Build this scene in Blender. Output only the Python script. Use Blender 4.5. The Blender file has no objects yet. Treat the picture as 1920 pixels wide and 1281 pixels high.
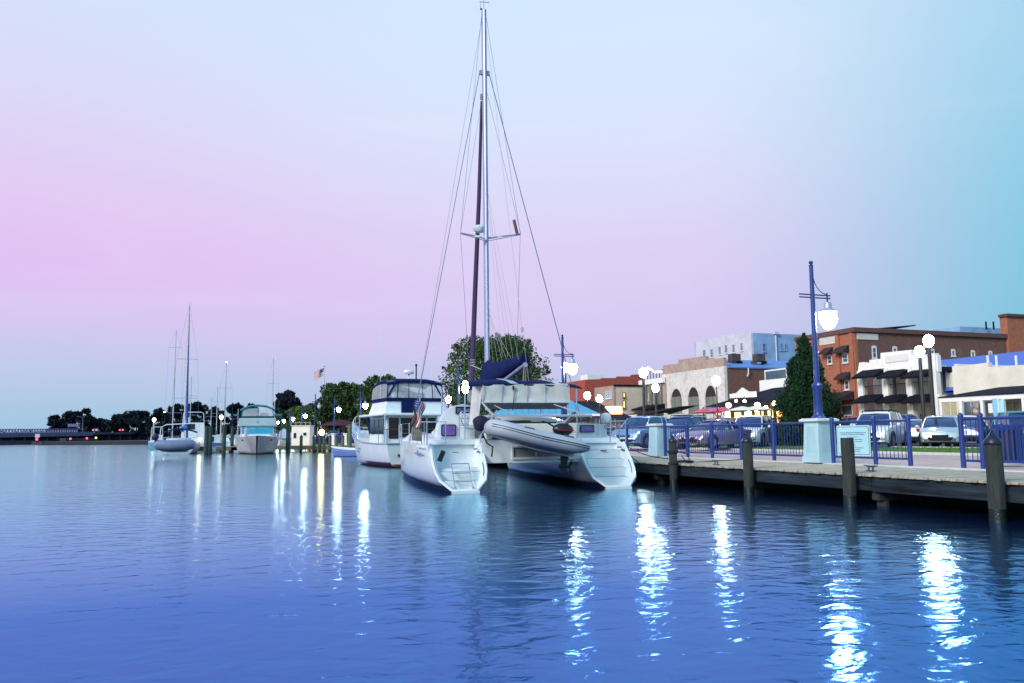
import bpy, math, random
import numpy as np
from mathutils import Vector, Matrix
random.seed(7); rng = np.random.default_rng(7)
R = math.radians
sc = bpy.context.scene
COL = sc.collection

# ------------------------------------------------------------------ camera
# World axes: +Y runs along the quay away from the camera, +X is landward, z=0 is the water.
F = 1550.0; PITCH = R(6.5); YAW = R(-19.9); ROLL = R(-.5); H = 1.45
CM = Matrix.Rotation(YAW, 3, 'Z') @ Matrix.Rotation(math.pi/2 + PITCH, 3, 'X') @ Matrix.Rotation(ROLL, 3, 'Z')
CP = Vector((0, 0, H))
cd = bpy.data.cameras.new('camera'); cam = bpy.data.objects.new('camera', cd); COL.objects.link(cam)
cam.matrix_world = Matrix.Translation(CP) @ CM.to_4x4()
cd.sensor_width = 36; cd.lens = F/1920*36; cd.clip_start = .1; cd.clip_end = 6000
sc.camera = cam
SY, CY = math.sin(-YAW), math.cos(-YAW)
def ray(x, y): return CM @ Vector(((x-960)/F, -(y-640.5)/F, -1))
def at(x, y, X=None, Y=None, z=None, D=None):
    d = ray(x, y)
    if X is not None: t = X/d.x
    elif Y is not None: t = Y/d.y
    elif z is not None: t = (z-H)/d.z
    else: t = D/(d.x*SY + d.y*CY)
    return CP + t*d
def gxy(x, D, y=815):
    p = at(x, y, D=D); return p.x, p.y

# ------------------------------------------------------------------ render / world / sun
sc.render.engine = 'CYCLES'
sc.cycles.use_denoising = True
sc.cycles.sample_clamp_indirect = 6; sc.cycles.sample_clamp_direct = 0
sc.cycles.max_bounces = 7; sc.cycles.transparent_max_bounces = 12
sc.cycles.caustics_reflective = False; sc.cycles.caustics_refractive = False
sc.view_settings.view_transform = 'Standard'; sc.view_settings.look = 'None'
sc.view_settings.exposure = 0; sc.view_settings.gamma = 1
def lin(c): return tuple((v/255/12.92 if v/255 <= .04045 else ((v/255+.055)/1.055)**2.4) for v in c)
w = bpy.data.worlds.new('World'); sc.world = w; w.use_nodes = True
nt = w.node_tree; N = nt.nodes; L = nt.links; N.clear()
def mth(op, a, b=None, clamp=False):
    n = N.new('ShaderNodeMath'); n.operation = op; n.use_clamp = clamp
    for i, v in enumerate((a, b)):
        if v is None: continue
        if isinstance(v, (int, float)): n.inputs[i].default_value = v
        else: L.new(v, n.inputs[i])
    return n.outputs[0]
tc = N.new('ShaderNodeTexCoord'); sp = N.new('ShaderNodeSeparateXYZ'); L.new(tc.outputs['Generated'], sp.inputs[0])
el = mth('MULTIPLY', mth('ARCSINE', sp.outputs['Z']), 180/math.pi/90)      # 0..1 over 0..90 deg
side = mth('ADD', mth('MULTIPLY', sp.outputs['X'], CY), mth('MULTIPLY', sp.outputs['Y'], -SY))
def ramp(stops):
    r = N.new('ShaderNodeValToRGB'); L.new(el, r.inputs[0]); e = r.color_ramp
    e.interpolation = 'B_SPLINE'
    while len(e.elements) < len(stops): e.elements.new(.5)
    for k, (d, c) in enumerate(stops):
        e.elements[k].position = d/90; e.elements[k].color = (*lin(c), 1)
    return r.outputs[0]
HI = [(42, (150, 196, 246)), (62, (92, 140, 232)), (90, (62, 104, 214))]
sky_l = ramp([(0, (150,194,222)), (2, (166,200,228)), (5.5, (198,199,236)), (8.5, (219,193,242)), (11.5, (226,190,242)), (17, (224,206,243)), (24, (214,224,248)), (32, (206,226,250))] + HI)
sky_c = ramp([(0, (164,194,230)), (4, (192,196,234)), (7, (214,196,240)), (12.5, (220,204,243)), (18, (219,221,249)), (24, (213,230,252)), (32, (208,232,253))] + HI)
sky_r = ramp([(0, (70,180,206)), (5, (84,188,212)), (9, (94,194,217)), (15, (108,199,222)), (22, (142,204,232)), (30, (160,206,236)), (40, (110,160,222)), (60, (70,116,200))] + HI[2:])
def mixc(f, a, b):
    m = N.new('ShaderNodeMix'); m.data_type = 'RGBA'; L.new(f, m.inputs[0]); L.new(a, m.inputs[6]); L.new(b, m.inputs[7]); return m.outputs[2]
def mrange(v, a, b):
    m = N.new('ShaderNodeMapRange'); m.interpolation_type = 'SMOOTHSTEP'; L.new(v, m.inputs[0]); m.inputs[1].default_value = a; m.inputs[2].default_value = b; return m.outputs[0]
c1 = mixc(mrange(side, -.5, .02), sky_l, sky_c)
c2 = mixc(mrange(side, .18, .66), c1, sky_r)
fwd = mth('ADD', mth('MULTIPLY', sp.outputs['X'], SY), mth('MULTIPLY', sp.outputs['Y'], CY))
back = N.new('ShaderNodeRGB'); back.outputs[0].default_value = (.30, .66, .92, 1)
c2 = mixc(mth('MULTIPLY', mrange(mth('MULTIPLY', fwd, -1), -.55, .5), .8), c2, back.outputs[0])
# faint thin cloud veils, and a physical dusk sky mixed in lightly
no = N.new('ShaderNodeTexNoise'); no.inputs['Scale'].default_value = 2.2; no.inputs['Detail'].default_value = 7; no.inputs['Distortion'].default_value = .6
mp = N.new('ShaderNodeMapping'); mp.inputs['Scale'].default_value = (1, 1, 5); L.new(tc.outputs['Generated'], mp.inputs[0]); L.new(mp.outputs[0], no.inputs[0])
vf = mth('MULTIPLY', mrange(no.outputs[0], .45, .85), .13)
wh = N.new('ShaderNodeRGB'); wh.outputs[0].default_value = (.92, .93, 1, 1)
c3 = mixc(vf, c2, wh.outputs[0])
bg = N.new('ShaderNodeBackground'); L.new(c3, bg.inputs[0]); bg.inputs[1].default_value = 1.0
st = N.new('ShaderNodeTexSky'); st.sky_type = 'NISHITA'; st.sun_disc = False; st.sun_elevation = R(3); st.sun_rotation = R(250)
bg2 = N.new('ShaderNodeBackground'); L.new(st.outputs[0], bg2.inputs[0]); bg2.inputs[1].default_value = .012
ad = N.new('ShaderNodeAddShader'); L.new(bg.outputs[0], ad.inputs[0]); L.new(bg2.outputs[0], ad.inputs[1])
ow = N.new('ShaderNodeOutputWorld'); L.new(ad.outputs[0], ow.inputs[0])
# afterglow: one weak, broad, pinkish sun from the west, behind and left of the camera
sd = bpy.data.lights.new('afterglow_sun', 'SUN'); sd.energy = 3.0; sd.angle = R(20); sd.color = (1, .93, .90)
so = bpy.data.objects.new('afterglow_sun', sd); COL.objects.link(so)
so.rotation_euler = Vector((.80, .38, -.46)).to_track_quat('-Z', 'Y').to_euler()

# ------------------------------------------------------------------ materials
def mat(name, col, rough=.55, metal=0., var=.12, scale=3., bump=0., bscale=30., emit=None, es=0., alpha=1., stretch=(1,1,1), spec=.5, trans=0., coat=0.):
    m = bpy.data.materials.new(name); m.use_nodes = True; t = m.node_tree; n = t.nodes; l = t.links
    b = n['Principled BSDF']; b.inputs['Roughness'].default_value = rough; b.inputs['Metallic'].default_value = metal
    b.inputs['Base Color'].default_value = (*col, 1); b.inputs['Specular IOR Level'].default_value = spec
    b.inputs['Alpha'].default_value = alpha; b.inputs['Transmission Weight'].default_value = trans; b.inputs['Coat Weight'].default_value = coat
    if emit: b.inputs['Emission Color'].default_value = (*emit, 1); b.inputs['Emission Strength'].default_value = es
    if var or bump:
        tcn = n.new('ShaderNodeTexCoord'); mpn = n.new('ShaderNodeMapping'); mpn.inputs['Scale'].default_value = stretch
        l.new(tcn.outputs['Object'], mpn.inputs[0])
    if var:
        ns = n.new('ShaderNodeTexNoise'); ns.inputs['Scale'].default_value = scale; ns.inputs['Detail'].default_value = 6; ns.inputs['Roughness'].default_value = .65
        l.new(mpn.outputs[0], ns.inputs[0])
        cr = n.new('ShaderNodeValToRGB'); l.new(ns.outputs[0], cr.inputs[0])
        cr.color_ramp.elements[0].position = .3; cr.color_ramp.elements[1].position = .7
        cr.color_ramp.elements[0].color = (*[c*(1-var) for c in col], 1); cr.color_ramp.elements[1].color = (*[min(1, c*(1+var)) for c in col], 1)
        l.new(cr.outputs[0], b.inputs['Base Color'])
    if bump:
        nb = n.new('ShaderNodeTexNoise'); nb.inputs['Scale'].default_value = bscale; nb.inputs['Detail'].default_value = 4; l.new(mpn.outputs[0], nb.inputs[0])
        bp = n.new('ShaderNodeBump'); bp.inputs['Strength'].default_value = bump; bp.inputs['Distance'].default_value = .02; l.new(nb.outputs[0], bp.inputs['Height']); l.new(bp.outputs[0], b.inputs['Normal'])
    return m
def stain(m, z0=.10, z1=.30, col=(.26,.22,.10)):
    """brown scum line that the river leaves on a hull just above the water"""
    t = m.node_tree; n = t.nodes; l = t.links; b = n['Principled BSDF']; src = b.inputs['Base Color'].links[0].from_socket
    tcn = n.new('ShaderNodeTexCoord'); s = n.new('ShaderNodeSeparateXYZ'); l.new(tcn.outputs['Object'], s.inputs[0])
    ns = n.new('ShaderNodeTexNoise'); ns.inputs['Scale'].default_value = 5; ns.inputs['Detail'].default_value = 6; l.new(tcn.outputs['Object'], ns.inputs[0])
    a = n.new('ShaderNodeMath'); a.operation = 'MULTIPLY_ADD'; l.new(ns.outputs[0], a.inputs[0]); a.inputs[1].default_value = -.22; l.new(s.outputs[2], a.inputs[2])
    r = n.new('ShaderNodeMapRange'); l.new(a.outputs[0], r.inputs[0]); r.inputs[1].default_value = z0-.11; r.inputs[2].default_value = z1-.11; r.inputs[3].default_value = .75; r.inputs[4].default_value = 0
    x = n.new('ShaderNodeMix'); x.data_type = 'RGBA'; l.new(r.outputs[0], x.inputs[0]); l.new(src, x.inputs[6]); x.inputs[7].default_value = (*col, 1); l.new(x.outputs[2], b.inputs['Base Color']); return m
def brickmat(name, c1, c2, mortar, sx=1., worn=.0, worncol=(.6,.58,.54), flat=False, bw=.22, rh=.075, ms=.012):
    m = bpy.data.materials.new(name); m.use_nodes = True; t = m.node_tree; n = t.nodes; l = t.links; b = n['Principled BSDF']; b.inputs['Roughness'].default_value = .85
    tcn = n.new('ShaderNodeTexCoord'); s = n.new('ShaderNodeSeparateXYZ'); l.new(tcn.outputs['Object'], s.inputs[0])
    cb = n.new('ShaderNodeCombineXYZ')
    if flat: l.new(s.outputs[0], cb.inputs[0]); l.new(s.outputs[1], cb.inputs[1])
    else:
        a = n.new('ShaderNodeMath'); a.operation = 'ADD'; l.new(s.outputs[0], a.inputs[0]); l.new(s.outputs[1], a.inputs[1]); l.new(a.outputs[0], cb.inputs[0]); l.new(s.outputs[2], cb.inputs[1])
    br = n.new('ShaderNodeTexBrick'); l.new(cb.outputs[0], br.inputs[0]); br.inputs['Scale'].default_value = 1
    br.inputs['Color1'].default_value = (*c1, 1); br.inputs['Color2'].default_value = (*c2, 1); br.inputs['Mortar'].default_value = (*mortar, 1)
    br.inputs['Brick Width'].default_value = bw*sx; br.inputs['Row Height'].default_value = rh*sx; br.inputs['Mortar Size'].default_value = ms
    ns = n.new('ShaderNodeTexNoise'); ns.inputs['Scale'].default_value = .6; ns.inputs['Detail'].default_value = 8; ns.inputs['Roughness'].default_value = .7; l.new(tcn.outputs['Object'], ns.inputs[0])
    cr = n.new('ShaderNodeValToRGB'); l.new(ns.outputs[0], cr.inputs[0]); cr.color_ramp.elements[0].position = .58-worn*.3; cr.color_ramp.elements[1].position = .75-worn*.3
    mx = n.new('ShaderNodeMix'); mx.data_type = 'RGBA'; l.new(cr.outputs[0], mx.inputs[0]); l.new(br.outputs[0], mx.inputs[6]); mx.inputs[7].default_value = (*worncol, 1)
    n2 = n.new('ShaderNodeTexNoise'); n2.inputs['Scale'].default_value = 2.5; n2.inputs['Detail'].default_value = 5; l.new(tcn.outputs['Object'], n2.inputs[0])
    m2 = n.new('ShaderNodeMix'); m2.data_type = 'RGBA'; m2.blend_type = 'MULTIPLY'; m2.inputs[0].default_value = .55
    l.new(mx.outputs[2] if worn else br.outputs[0], m2.inputs[6])
    c2r = n.new('ShaderNodeValToRGB'); l.new(n2.outputs[0], c2r.inputs[0]); c2r.color_ramp.elements[0].position = .3; c2r.color_ramp.elements[0].color = (.62,.62,.62,1); c2r.color_ramp.elements[1].position = .65
    l.new(c2r.outputs[0], m2.inputs[7]); l.new(m2.outputs[2], b.inputs['Base Color'])
    return m
def glassy(name, col, alpha=.35, rough=.08):
    return mat(name, col, rough=rough, var=.1, scale=1.5, alpha=alpha, spec=.8)
MT = {}
def m_(k, *a, **kw):
    if k not in MT: MT[k] = mat(k, *a, **kw)
    return MT[k]
WHITE = m_('gelcoat_white', (.76,.83,.85), .25, var=.06, scale=1.2, coat=.3)
HULLW = stain(m_('hull_white', (.74,.82,.85), .22, var=.07, scale=1.2, coat=.3, stretch=(1.4,1.4,.8)))
GEL2 = m_('gelcoat_cream', (.72,.71,.66), .35, var=.1, scale=1.5)
BLUEP = m_('blue_paint', (.016,.042,.21), .35, var=.18, scale=2.5, bump=.1)
NAVY = m_('navy_canvas', (.005,.012,.075), .9, spec=.15, var=.3, scale=4, bump=.4, bscale=14)
STEEL = m_('stainless_steel', (.62,.66,.72), .22, metal=.9, var=.05)
ALU = m_('mast_aluminium', (.34,.37,.52), .4, metal=.35, var=.12, stretch=(1,1,.2))
BLACK = m_('black_rubber', (.015,.015,.018), .6, var=.2)
DARKGL = m_('dark_glass', (.012,.02,.035), .08, var=.2, spec=.5)
ROPE = m_('dark_rope', (.02,.02,.03), .9, var=.2)
WIRE = m_('rigging_wire', (.16,.22,.30), .45, metal=.5, var=0)
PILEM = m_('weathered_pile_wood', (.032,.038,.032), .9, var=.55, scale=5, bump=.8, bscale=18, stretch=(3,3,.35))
ALGAE = m_('wet_algae_band', (.008,.014,.010), .35, var=.5, scale=6, bump=.6)
GREENP = m_('treated_pile_wood', (.10,.14,.09), .9, var=.4, scale=4, bump=.6, bscale=14, stretch=(3,3,.4))
DECKM = m_('weathered_deck_wood', (.42,.37,.28), .9, var=.5, scale=3, bump=.5, bscale=25, stretch=(.4,5,2))
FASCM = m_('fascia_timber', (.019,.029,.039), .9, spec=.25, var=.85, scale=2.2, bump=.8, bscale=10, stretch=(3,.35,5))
CONC = m_('pale_concrete', (.55,.54,.50), .85, var=.15, scale=3, bump=.2)
PILLAR = m_('painted_pillar', (.42,.62,.68), .6, var=.1, scale=2, bump=.15)
GLOBE = m_('lit_globe', (1,1,1), .4, var=0, emit=(1,.95,.93), es=95)
GLOBEL = m_('lit_globe_dock_row', (1,1,1), .4, var=0, emit=(1,.95,.88), es=120)
GLOBED = m_('dim_globe', (1,1,1), .4, var=0, emit=(1,.93,.8), es=9)
GLOBEF = m_('lit_globe_far', (1,1,1), .4, var=0, emit=(1,.95,.88), es=80)
WARM = m_('warm_bulb', (1,.8,.5), .4, var=0, emit=(1,.62,.22), es=40)

# ------------------------------------------------------------------ mesh builder
class MB:
    def __init__(s): s.v = []; s.f = []; s.mi = []; s.m = 0
    def add(s, vs, fs):
        o = len(s.v); s.v += [tuple(v) for v in vs]
        for f in fs: s.f.append([i+o for i in f]); s.mi.append(s.m)
        return s
    def box(s, a, b):
        x0, y0, z0 = a; x1, y1, z1 = b
        return s.add([(x0,y0,z0),(x1,y0,z0),(x1,y1,z0),(x0,y1,z0),(x0,y0,z1),(x1,y0,z1),(x1,y1,z1),(x0,y1,z1)],
                     [(0,3,2,1),(4,5,6,7),(0,1,5,4),(1,2,6,5),(2,3,7,6),(3,0,4,7)])
    def cbox(s, c, d, rz=0, ry=0, rx=0):
        mt = Matrix.Rotation(rz,3,'Z') @ Matrix.Rotation(ry,3,'Y') @ Matrix.Rotation(rx,3,'X')
        o = len(s.v); h = [k/2 for k in d]; s.box((-h[0],-h[1],-h[2]), (h[0],h[1],h[2]))
        for i in range(o, len(s.v)): s.v[i] = tuple(mt @ Vector(s.v[i]) + Vector(c))
        return s
    def cyl(s, p0, p1, r0, r1=None, n=10, cap=True):
        r1 = r0 if r1 is None else r1
        p0 = Vector(p0); p1 = Vector(p1); d = (p1-p0).normalized()
        a = d.orthogonal().normalized(); b = d.cross(a); vs = []
        for p, r in ((p0,r0),(p1,r1)):
            for k in range(n):
                t = 2*math.pi*k/n; vs.append(p + r*(math.cos(t)*a + math.sin(t)*b))
        fs = [(k, (k+1)%n, n+(k+1)%n, n+k) for k in range(n)]
        if cap: fs += [tuple(range(n-1,-1,-1)), tuple(range(n,2*n))]
        return s.add(vs, fs)
    def tube(s, pts, r, n=6):
        pts = [Vector(p) for p in pts]; vs = []; up = None
        for i, p in enumerate(pts):
            d = (pts[min(i+1,len(pts)-1)] - pts[max(i-1,0)]).normalized()
            if up is None: up = d.orthogonal().normalized()
            a = (up - up.dot(d)*d).normalized(); up = a; b = d.cross(a)
            rr = r[i] if isinstance(r, (list, tuple)) else r
            for k in range(n):
                t = 2*math.pi*k/n; vs.append(p + rr*(math.cos(t)*a + math.sin(t)*b))
        fs = []
        for i in range(len(pts)-1):
            for k in range(n): fs.append((i*n+k, i*n+(k+1)%n, (i+1)*n+(k+1)%n, (i+1)*n+k))
        fs += [tuple(range(n-1,-1,-1)), tuple(range((len(pts)-1)*n, len(pts)*n))]
        return s.add(vs, fs)
    def wet(s, z):
        for i, f in enumerate(s.f):
            if sum(s.v[k][2] for k in f)/len(f) < z: s.mi[i] = 1
        return s
    def lathe(s, prof, c=(0,0,0), n=16, rot=0):
        vs = []; fs = []
        for r, z in prof:
            for k in range(n):
                t = 2*math.pi*k/n + rot; vs.append((c[0]+r*math.cos(t), c[1]+r*math.sin(t), c[2]+z))
        for i in range(len(prof)-1):
            for k in range(n): fs.append((i*n+k, i*n+(k+1)%n, (i+1)*n+(k+1)%n, (i+1)*n+k))
        fs += [tuple(range(n-1,-1,-1)), tuple(range((len(prof)-1)*n, len(prof)*n))]
        return s.add(vs, fs)
    def ball(s, c, r, n=12, m=8, sq=(1,1,1)):
        return s.lathe_s([(r*math.sin(math.pi*k/m), -r*math.cos(math.pi*k/m)) for k in range(m+1)], c, n, sq)
    def lathe_s(s, prof, c, n, sq):
        o = len(s.v); s.lathe([(max(a,1e-4),b) for a,b in prof], (0,0,0), n)
        for i in range(o, len(s.v)):
            v = s.v[i]; s.v[i] = (c[0]+v[0]*sq[0], c[1]+v[1]*sq[1], c[2]+v[2]*sq[2])
        return s
    def prism(s, pts, ax, lo, hi):
        n = len(pts)
        def P(p, h): return (h,p[0],p[1]) if ax == 'x' else (p[0],h,p[1]) if ax == 'y' else (p[0],p[1],h)
        vs = [P(p,lo) for p in pts] + [P(p,hi) for p in pts]
        return s.add(vs, [tuple(range(n-1,-1,-1)), tuple(range(n,2*n))] + [(k,(k+1)%n,n+(k+1)%n,n+k) for k in range(n)])
    def loft(s, rings, closed=True, cap=True):
        n = len(rings[0]); vs = [p for r in rings for p in r]; fs = []
        for i in range(len(rings)-1):
            for k in range(n if closed else n-1): fs.append((i*n+k, i*n+(k+1)%n, (i+1)*n+(k+1)%n, (i+1)*n+k))
        if cap: fs += [tuple(range(n-1,-1,-1)), tuple(range((len(rings)-1)*n, len(rings)*n))]
        return s.add(vs, fs)
    def quad(s, a, b, c, d): return s.add([a,b,c,d], [(0,1,2,3)])
    def xf(s, M4):
        s.v = [tuple(M4 @ Vector(v)) for v in s.v]; return s
    def build(s, name, mats, parent=None, smooth=False, bevel=0., solid=0.):
        me = bpy.data.meshes.new(name); me.from_pydata(s.v, [], s.f); me.validate()
        mats = mats if isinstance(mats, (list, tuple)) else [mats]
        for m in mats: me.materials.append(m)
        if len(mats) > 1 and len(me.polygons) == len(s.mi): me.polygons.foreach_set('material_index', s.mi)
        import bmesh
        bm = bmesh.new(); bm.from_mesh(me); bmesh.ops.recalc_face_normals(bm, faces=bm.faces); bm.to_mesh(me); bm.free()
        if smooth:
            me.polygons.foreach_set('use_smooth', [True]*len(me.polygons))
            try: me.set_sharp_from_angle(angle=R(40))
            except Exception: pass
        me.update()
        o = bpy.data.objects.new(name, me); COL.objects.link(o)
        if parent: o.parent = parent
        if bevel:
            b = o.modifiers.new('bevel', 'BEVEL'); b.width = bevel; b.segments = 2; b.limit_method = 'ANGLE'
        if solid:
            b = o.modifiers.new('solid', 'SOLIDIFY'); b.thickness = solid; b.offset = 0
        return o
def tag(o, label=None, cat=None, group=None, kind=None):
    if label: o['label'] = label
    if cat: o['category'] = cat
    if group: o['group'] = group
    if kind: o['kind'] = kind
    return o
def thing(name, label, cat, loc=(0,0,0), rz=0., group=None):
    o = bpy.data.objects.new(name, None); COL.objects.link(o); o.empty_display_size = .2
    o.location = loc; o.rotation_euler = (0,0,rz); return tag(o, label, cat, group)
def copy_tree(o, parent=None, **kw):
    c = o.copy(); COL.objects.link(c)
    if parent: c.parent = parent
    for ch in list(o.children): copy_tree(ch, c)
    return c
def text(s, size, name, material, parent, loc, rot, align='CENTER'):
    cu = bpy.data.curves.new(name, 'FONT'); cu.body = s; cu.size = size; cu.align_x = align; cu.extrude = .001
    t = bpy.data.objects.new(name, cu); COL.objects.link(t)
    me = bpy.data.meshes.new_from_object(t.evaluated_get(bpy.context.evaluated_depsgraph_get()))
    COL.objects.unlink(t); bpy.data.objects.remove(t)
    me.materials.clear(); me.materials.append(material)
    o = bpy.data.objects.new(name, me); COL.objects.link(o); o.parent = parent; o.location = loc; o.rotation_euler = rot
    return o

# ================================================================== SETTING
GZ = .63     # boardwalk / promenade level
PZ = .72     # parking level
def water_mat():
    """calm river at dusk: deep blue body, mirror-like at grazing angles, tinted by the water where seen more steeply"""
    m = bpy.data.materials.new('river_water'); m.use_nodes = True; t = m.node_tree; n = t.nodes; l = t.links; n.clear()
    out = n.new('ShaderNodeOutputMaterial'); df = n.new('ShaderNodeBsdfDiffuse'); df.inputs[0].default_value = (.006,.026,.11,1)
    gl = n.new('ShaderNodeBsdfGlossy'); gl.inputs['Roughness'].default_value = .12
    tcn = n.new('ShaderNodeTexCoord')
    def noise(scale, st, det, rot):
        mp = n.new('ShaderNodeMapping'); mp.inputs['Scale'].default_value = st; mp.inputs['Rotation'].default_value = (0,0,rot); l.new(tcn.outputs['Object'], mp.inputs[0])
        x = n.new('ShaderNodeTexNoise'); x.inputs['Scale'].default_value = scale; x.inputs['Detail'].default_value = det; x.inputs['Roughness'].default_value = .5; x.inputs['Distortion'].default_value = .5
        l.new(mp.outputs[0], x.inputs[0]); return x.outputs[0]
    a = noise(2.9, (.85,1.2,1), 2, R(19.9)); c = noise(10, (.8,1.2,1), 2, R(28)); g = noise(.1, (.6,1.4,1), 2, R(10))
    cm = n.new('ShaderNodeMath'); cm.operation = 'MULTIPLY'; l.new(c, cm.inputs[0]); cm.inputs[1].default_value = .17
    s1 = n.new('ShaderNodeMath'); s1.operation = 'ADD'; l.new(a, s1.inputs[0]); l.new(cm.outputs[0], s1.inputs[1])
    bp = n.new('ShaderNodeBump'); bp.inputs['Distance'].default_value = .020
    cr = n.new('ShaderNodeMapRange'); l.new(g, cr.inputs[0]); cr.inputs[1].default_value = .35; cr.inputs[2].default_value = .65; cr.inputs[3].default_value = .6; cr.inputs[4].default_value = 1
    l.new(cr.outputs[0], bp.inputs['Strength']); l.new(s1.outputs[0], bp.inputs['Height']); l.new(bp.outputs[0], gl.inputs['Normal'])
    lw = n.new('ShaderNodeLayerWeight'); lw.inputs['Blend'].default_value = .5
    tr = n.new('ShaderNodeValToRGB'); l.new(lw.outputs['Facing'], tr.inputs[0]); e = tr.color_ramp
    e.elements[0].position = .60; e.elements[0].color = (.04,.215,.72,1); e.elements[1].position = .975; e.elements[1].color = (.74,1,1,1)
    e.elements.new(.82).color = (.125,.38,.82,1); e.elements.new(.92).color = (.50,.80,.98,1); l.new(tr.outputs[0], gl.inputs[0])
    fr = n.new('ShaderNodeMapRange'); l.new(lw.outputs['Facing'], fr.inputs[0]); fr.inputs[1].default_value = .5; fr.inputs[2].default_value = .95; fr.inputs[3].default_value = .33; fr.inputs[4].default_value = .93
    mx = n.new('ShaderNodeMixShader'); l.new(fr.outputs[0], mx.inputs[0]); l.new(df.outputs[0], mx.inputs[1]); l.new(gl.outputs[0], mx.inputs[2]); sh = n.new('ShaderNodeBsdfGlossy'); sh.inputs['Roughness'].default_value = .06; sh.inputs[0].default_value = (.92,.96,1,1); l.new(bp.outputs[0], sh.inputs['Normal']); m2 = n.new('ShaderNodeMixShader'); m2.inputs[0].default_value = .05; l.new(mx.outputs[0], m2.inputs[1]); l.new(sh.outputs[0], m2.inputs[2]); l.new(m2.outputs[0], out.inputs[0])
    return m
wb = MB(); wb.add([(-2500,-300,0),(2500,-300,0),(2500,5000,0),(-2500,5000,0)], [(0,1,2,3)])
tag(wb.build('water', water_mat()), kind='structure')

# land: promenade, kerbs, grass, parking (one ground sheet plus the layers on it)
PAVE = brickmat('promenade_brick', (.54,.34,.30), (.64,.46,.40), (.40,.36,.33), flat=True, worn=.25, worncol=(.55,.47,.42), bw=.22, rh=.11, ms=.008)
GRASS = mat('grass', (.09,.19,.028), .95, var=.45, scale=1.3, bump=1, bscale=40)
ASPH = mat('asphalt', (.085,.088,.10), .9, var=.25, scale=1.2, bump=.3, bscale=60)
LANDM = mat('ground', (.10,.10,.085), .95, var=.3, scale=.2)
g = MB(); g.box((15.25,-60,-1.5), (900,1400,GZ-.012))
tag(g.build('ground', LANDM), kind='structure')
g = MB(); g.box((15.62,-30,GZ-.01), (24.3,230,GZ)); tag(g.build('promenade', PAVE), kind='structure')
g = MB(); g.box((15.28,-30,GZ-.3), (15.62,230,GZ+.035)); g.box((24.3,-30,GZ-.01),(24.75,230,GZ+.09)); tag(g.build('kerb', CONC, bevel=.02), kind='structure')
g = MB(); g.add([(24.75,-30,GZ+.05),(29.6,-30,PZ+.05),(29.6,230,PZ+.05),(24.75,230,GZ+.05)], [(0,1,2,3)]); tag(g.build('grass', GRASS), kind='structure')
# grass blades: one uncountable mass
def blades(n, x0, x1, y0, y1, h, name):
    xs = rng.uniform(x0,x1,n); ys = y0 + (y1-y0)*rng.uniform(0,1,n)**1.3; th = rng.uniform(0,math.pi,n); hh = h*rng.uniform(.5,1.3,n)
    zs = GZ+.05 + (xs-24.75)/(29.6-24.75)*(PZ-GZ); dx = np.cos(th)*.018; dy = np.sin(th)*.018; lx = rng.normal(0,.02,n); ly = rng.normal(0,.02,n)
    v = np.stack([np.stack([xs-dx,ys-dy,zs],1), np.stack([xs+dx,ys+dy,zs],1), np.stack([xs+lx,ys+ly,zs+hh],1)],1).reshape(-1,3)
    me = bpy.data.meshes.new(name); me.from_pydata(v.tolist(), [], np.arange(3*n).reshape(-1,3).tolist()); me.materials.append(GRASS)
    o = bpy.data.objects.new(name, me); COL.objects.link(o); return o
tag(blades(22000, 24.78, 29.5, 4, 60, .07, 'grass_blades'), 'short mown grass in the strip between brick promenade and car park', 'grass', kind='stuff')
g = MB(); g.box((29.6,-30,PZ-.1), (29.85,230,PZ+.09)); tag(g.build('parking_kerb', CONC, bevel=.02), kind='structure')
g = MB(); g.add([(29.85,-60,PZ),(110,-60,PZ),(110,230,PZ),(29.85,230,PZ)], [(0,1,2,3)]); tag(g.build('parking_lot', ASPH), kind='structure')
LINE = mat('road_paint', (.7,.7,.66), .8, var=.2, scale=6)
g = MB()
for y in np.arange(2, 110, 3.6):
    g.add([(30.1,y,PZ+.004),(35.6,y+4.4,PZ+.004),(35.6,y+4.53,PZ+.004),(30.1,y+.13,PZ+.004)], [(0,1,2,3)])
tag(g.build('parking_markings', LINE), kind='structure')

# boardwalk
g = MB(); y = 2.0; rnd = random.Random(3)
while y < 62:
    wd = .138; x0 = 12.27 + rnd.uniform(-.035,.03); zt = GZ + rnd.uniform(-.006,.004)
    g.box((x0, y, zt-.045), (15.27, y+wd, zt)); y += wd+.012
tag(g.build('boardwalk', DECKM, bevel=.006), kind='structure')
g = MB(); ys = [2.0, 5.6, 9.27, 13.2, 17.2, 21.9, 26, 30.4, 35, 40, 45, 50, 56, 62]
for a, b in zip(ys[:-1], ys[1:]):
    g.box((12.33, a+.012, .295+rnd.uniform(-.01,.01)), (12.41, b-.012, GZ-.05))
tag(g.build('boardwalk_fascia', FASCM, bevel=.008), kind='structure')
g = MB()
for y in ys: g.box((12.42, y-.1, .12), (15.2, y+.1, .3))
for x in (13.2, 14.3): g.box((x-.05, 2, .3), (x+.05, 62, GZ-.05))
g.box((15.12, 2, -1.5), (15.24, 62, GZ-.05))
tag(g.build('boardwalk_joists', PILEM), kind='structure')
for y in ys[:9]:
    g = MB(); g.cyl((12.62,y+.02,-1.5), (12.62,y+.02,.12), .13, .12, 12)
    tag(g.build('support_post', PILEM, smooth=True), 'dark timber stub post in the shadow under the boardwalk beam', 'post', 'stub posts under the boardwalk')

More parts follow.
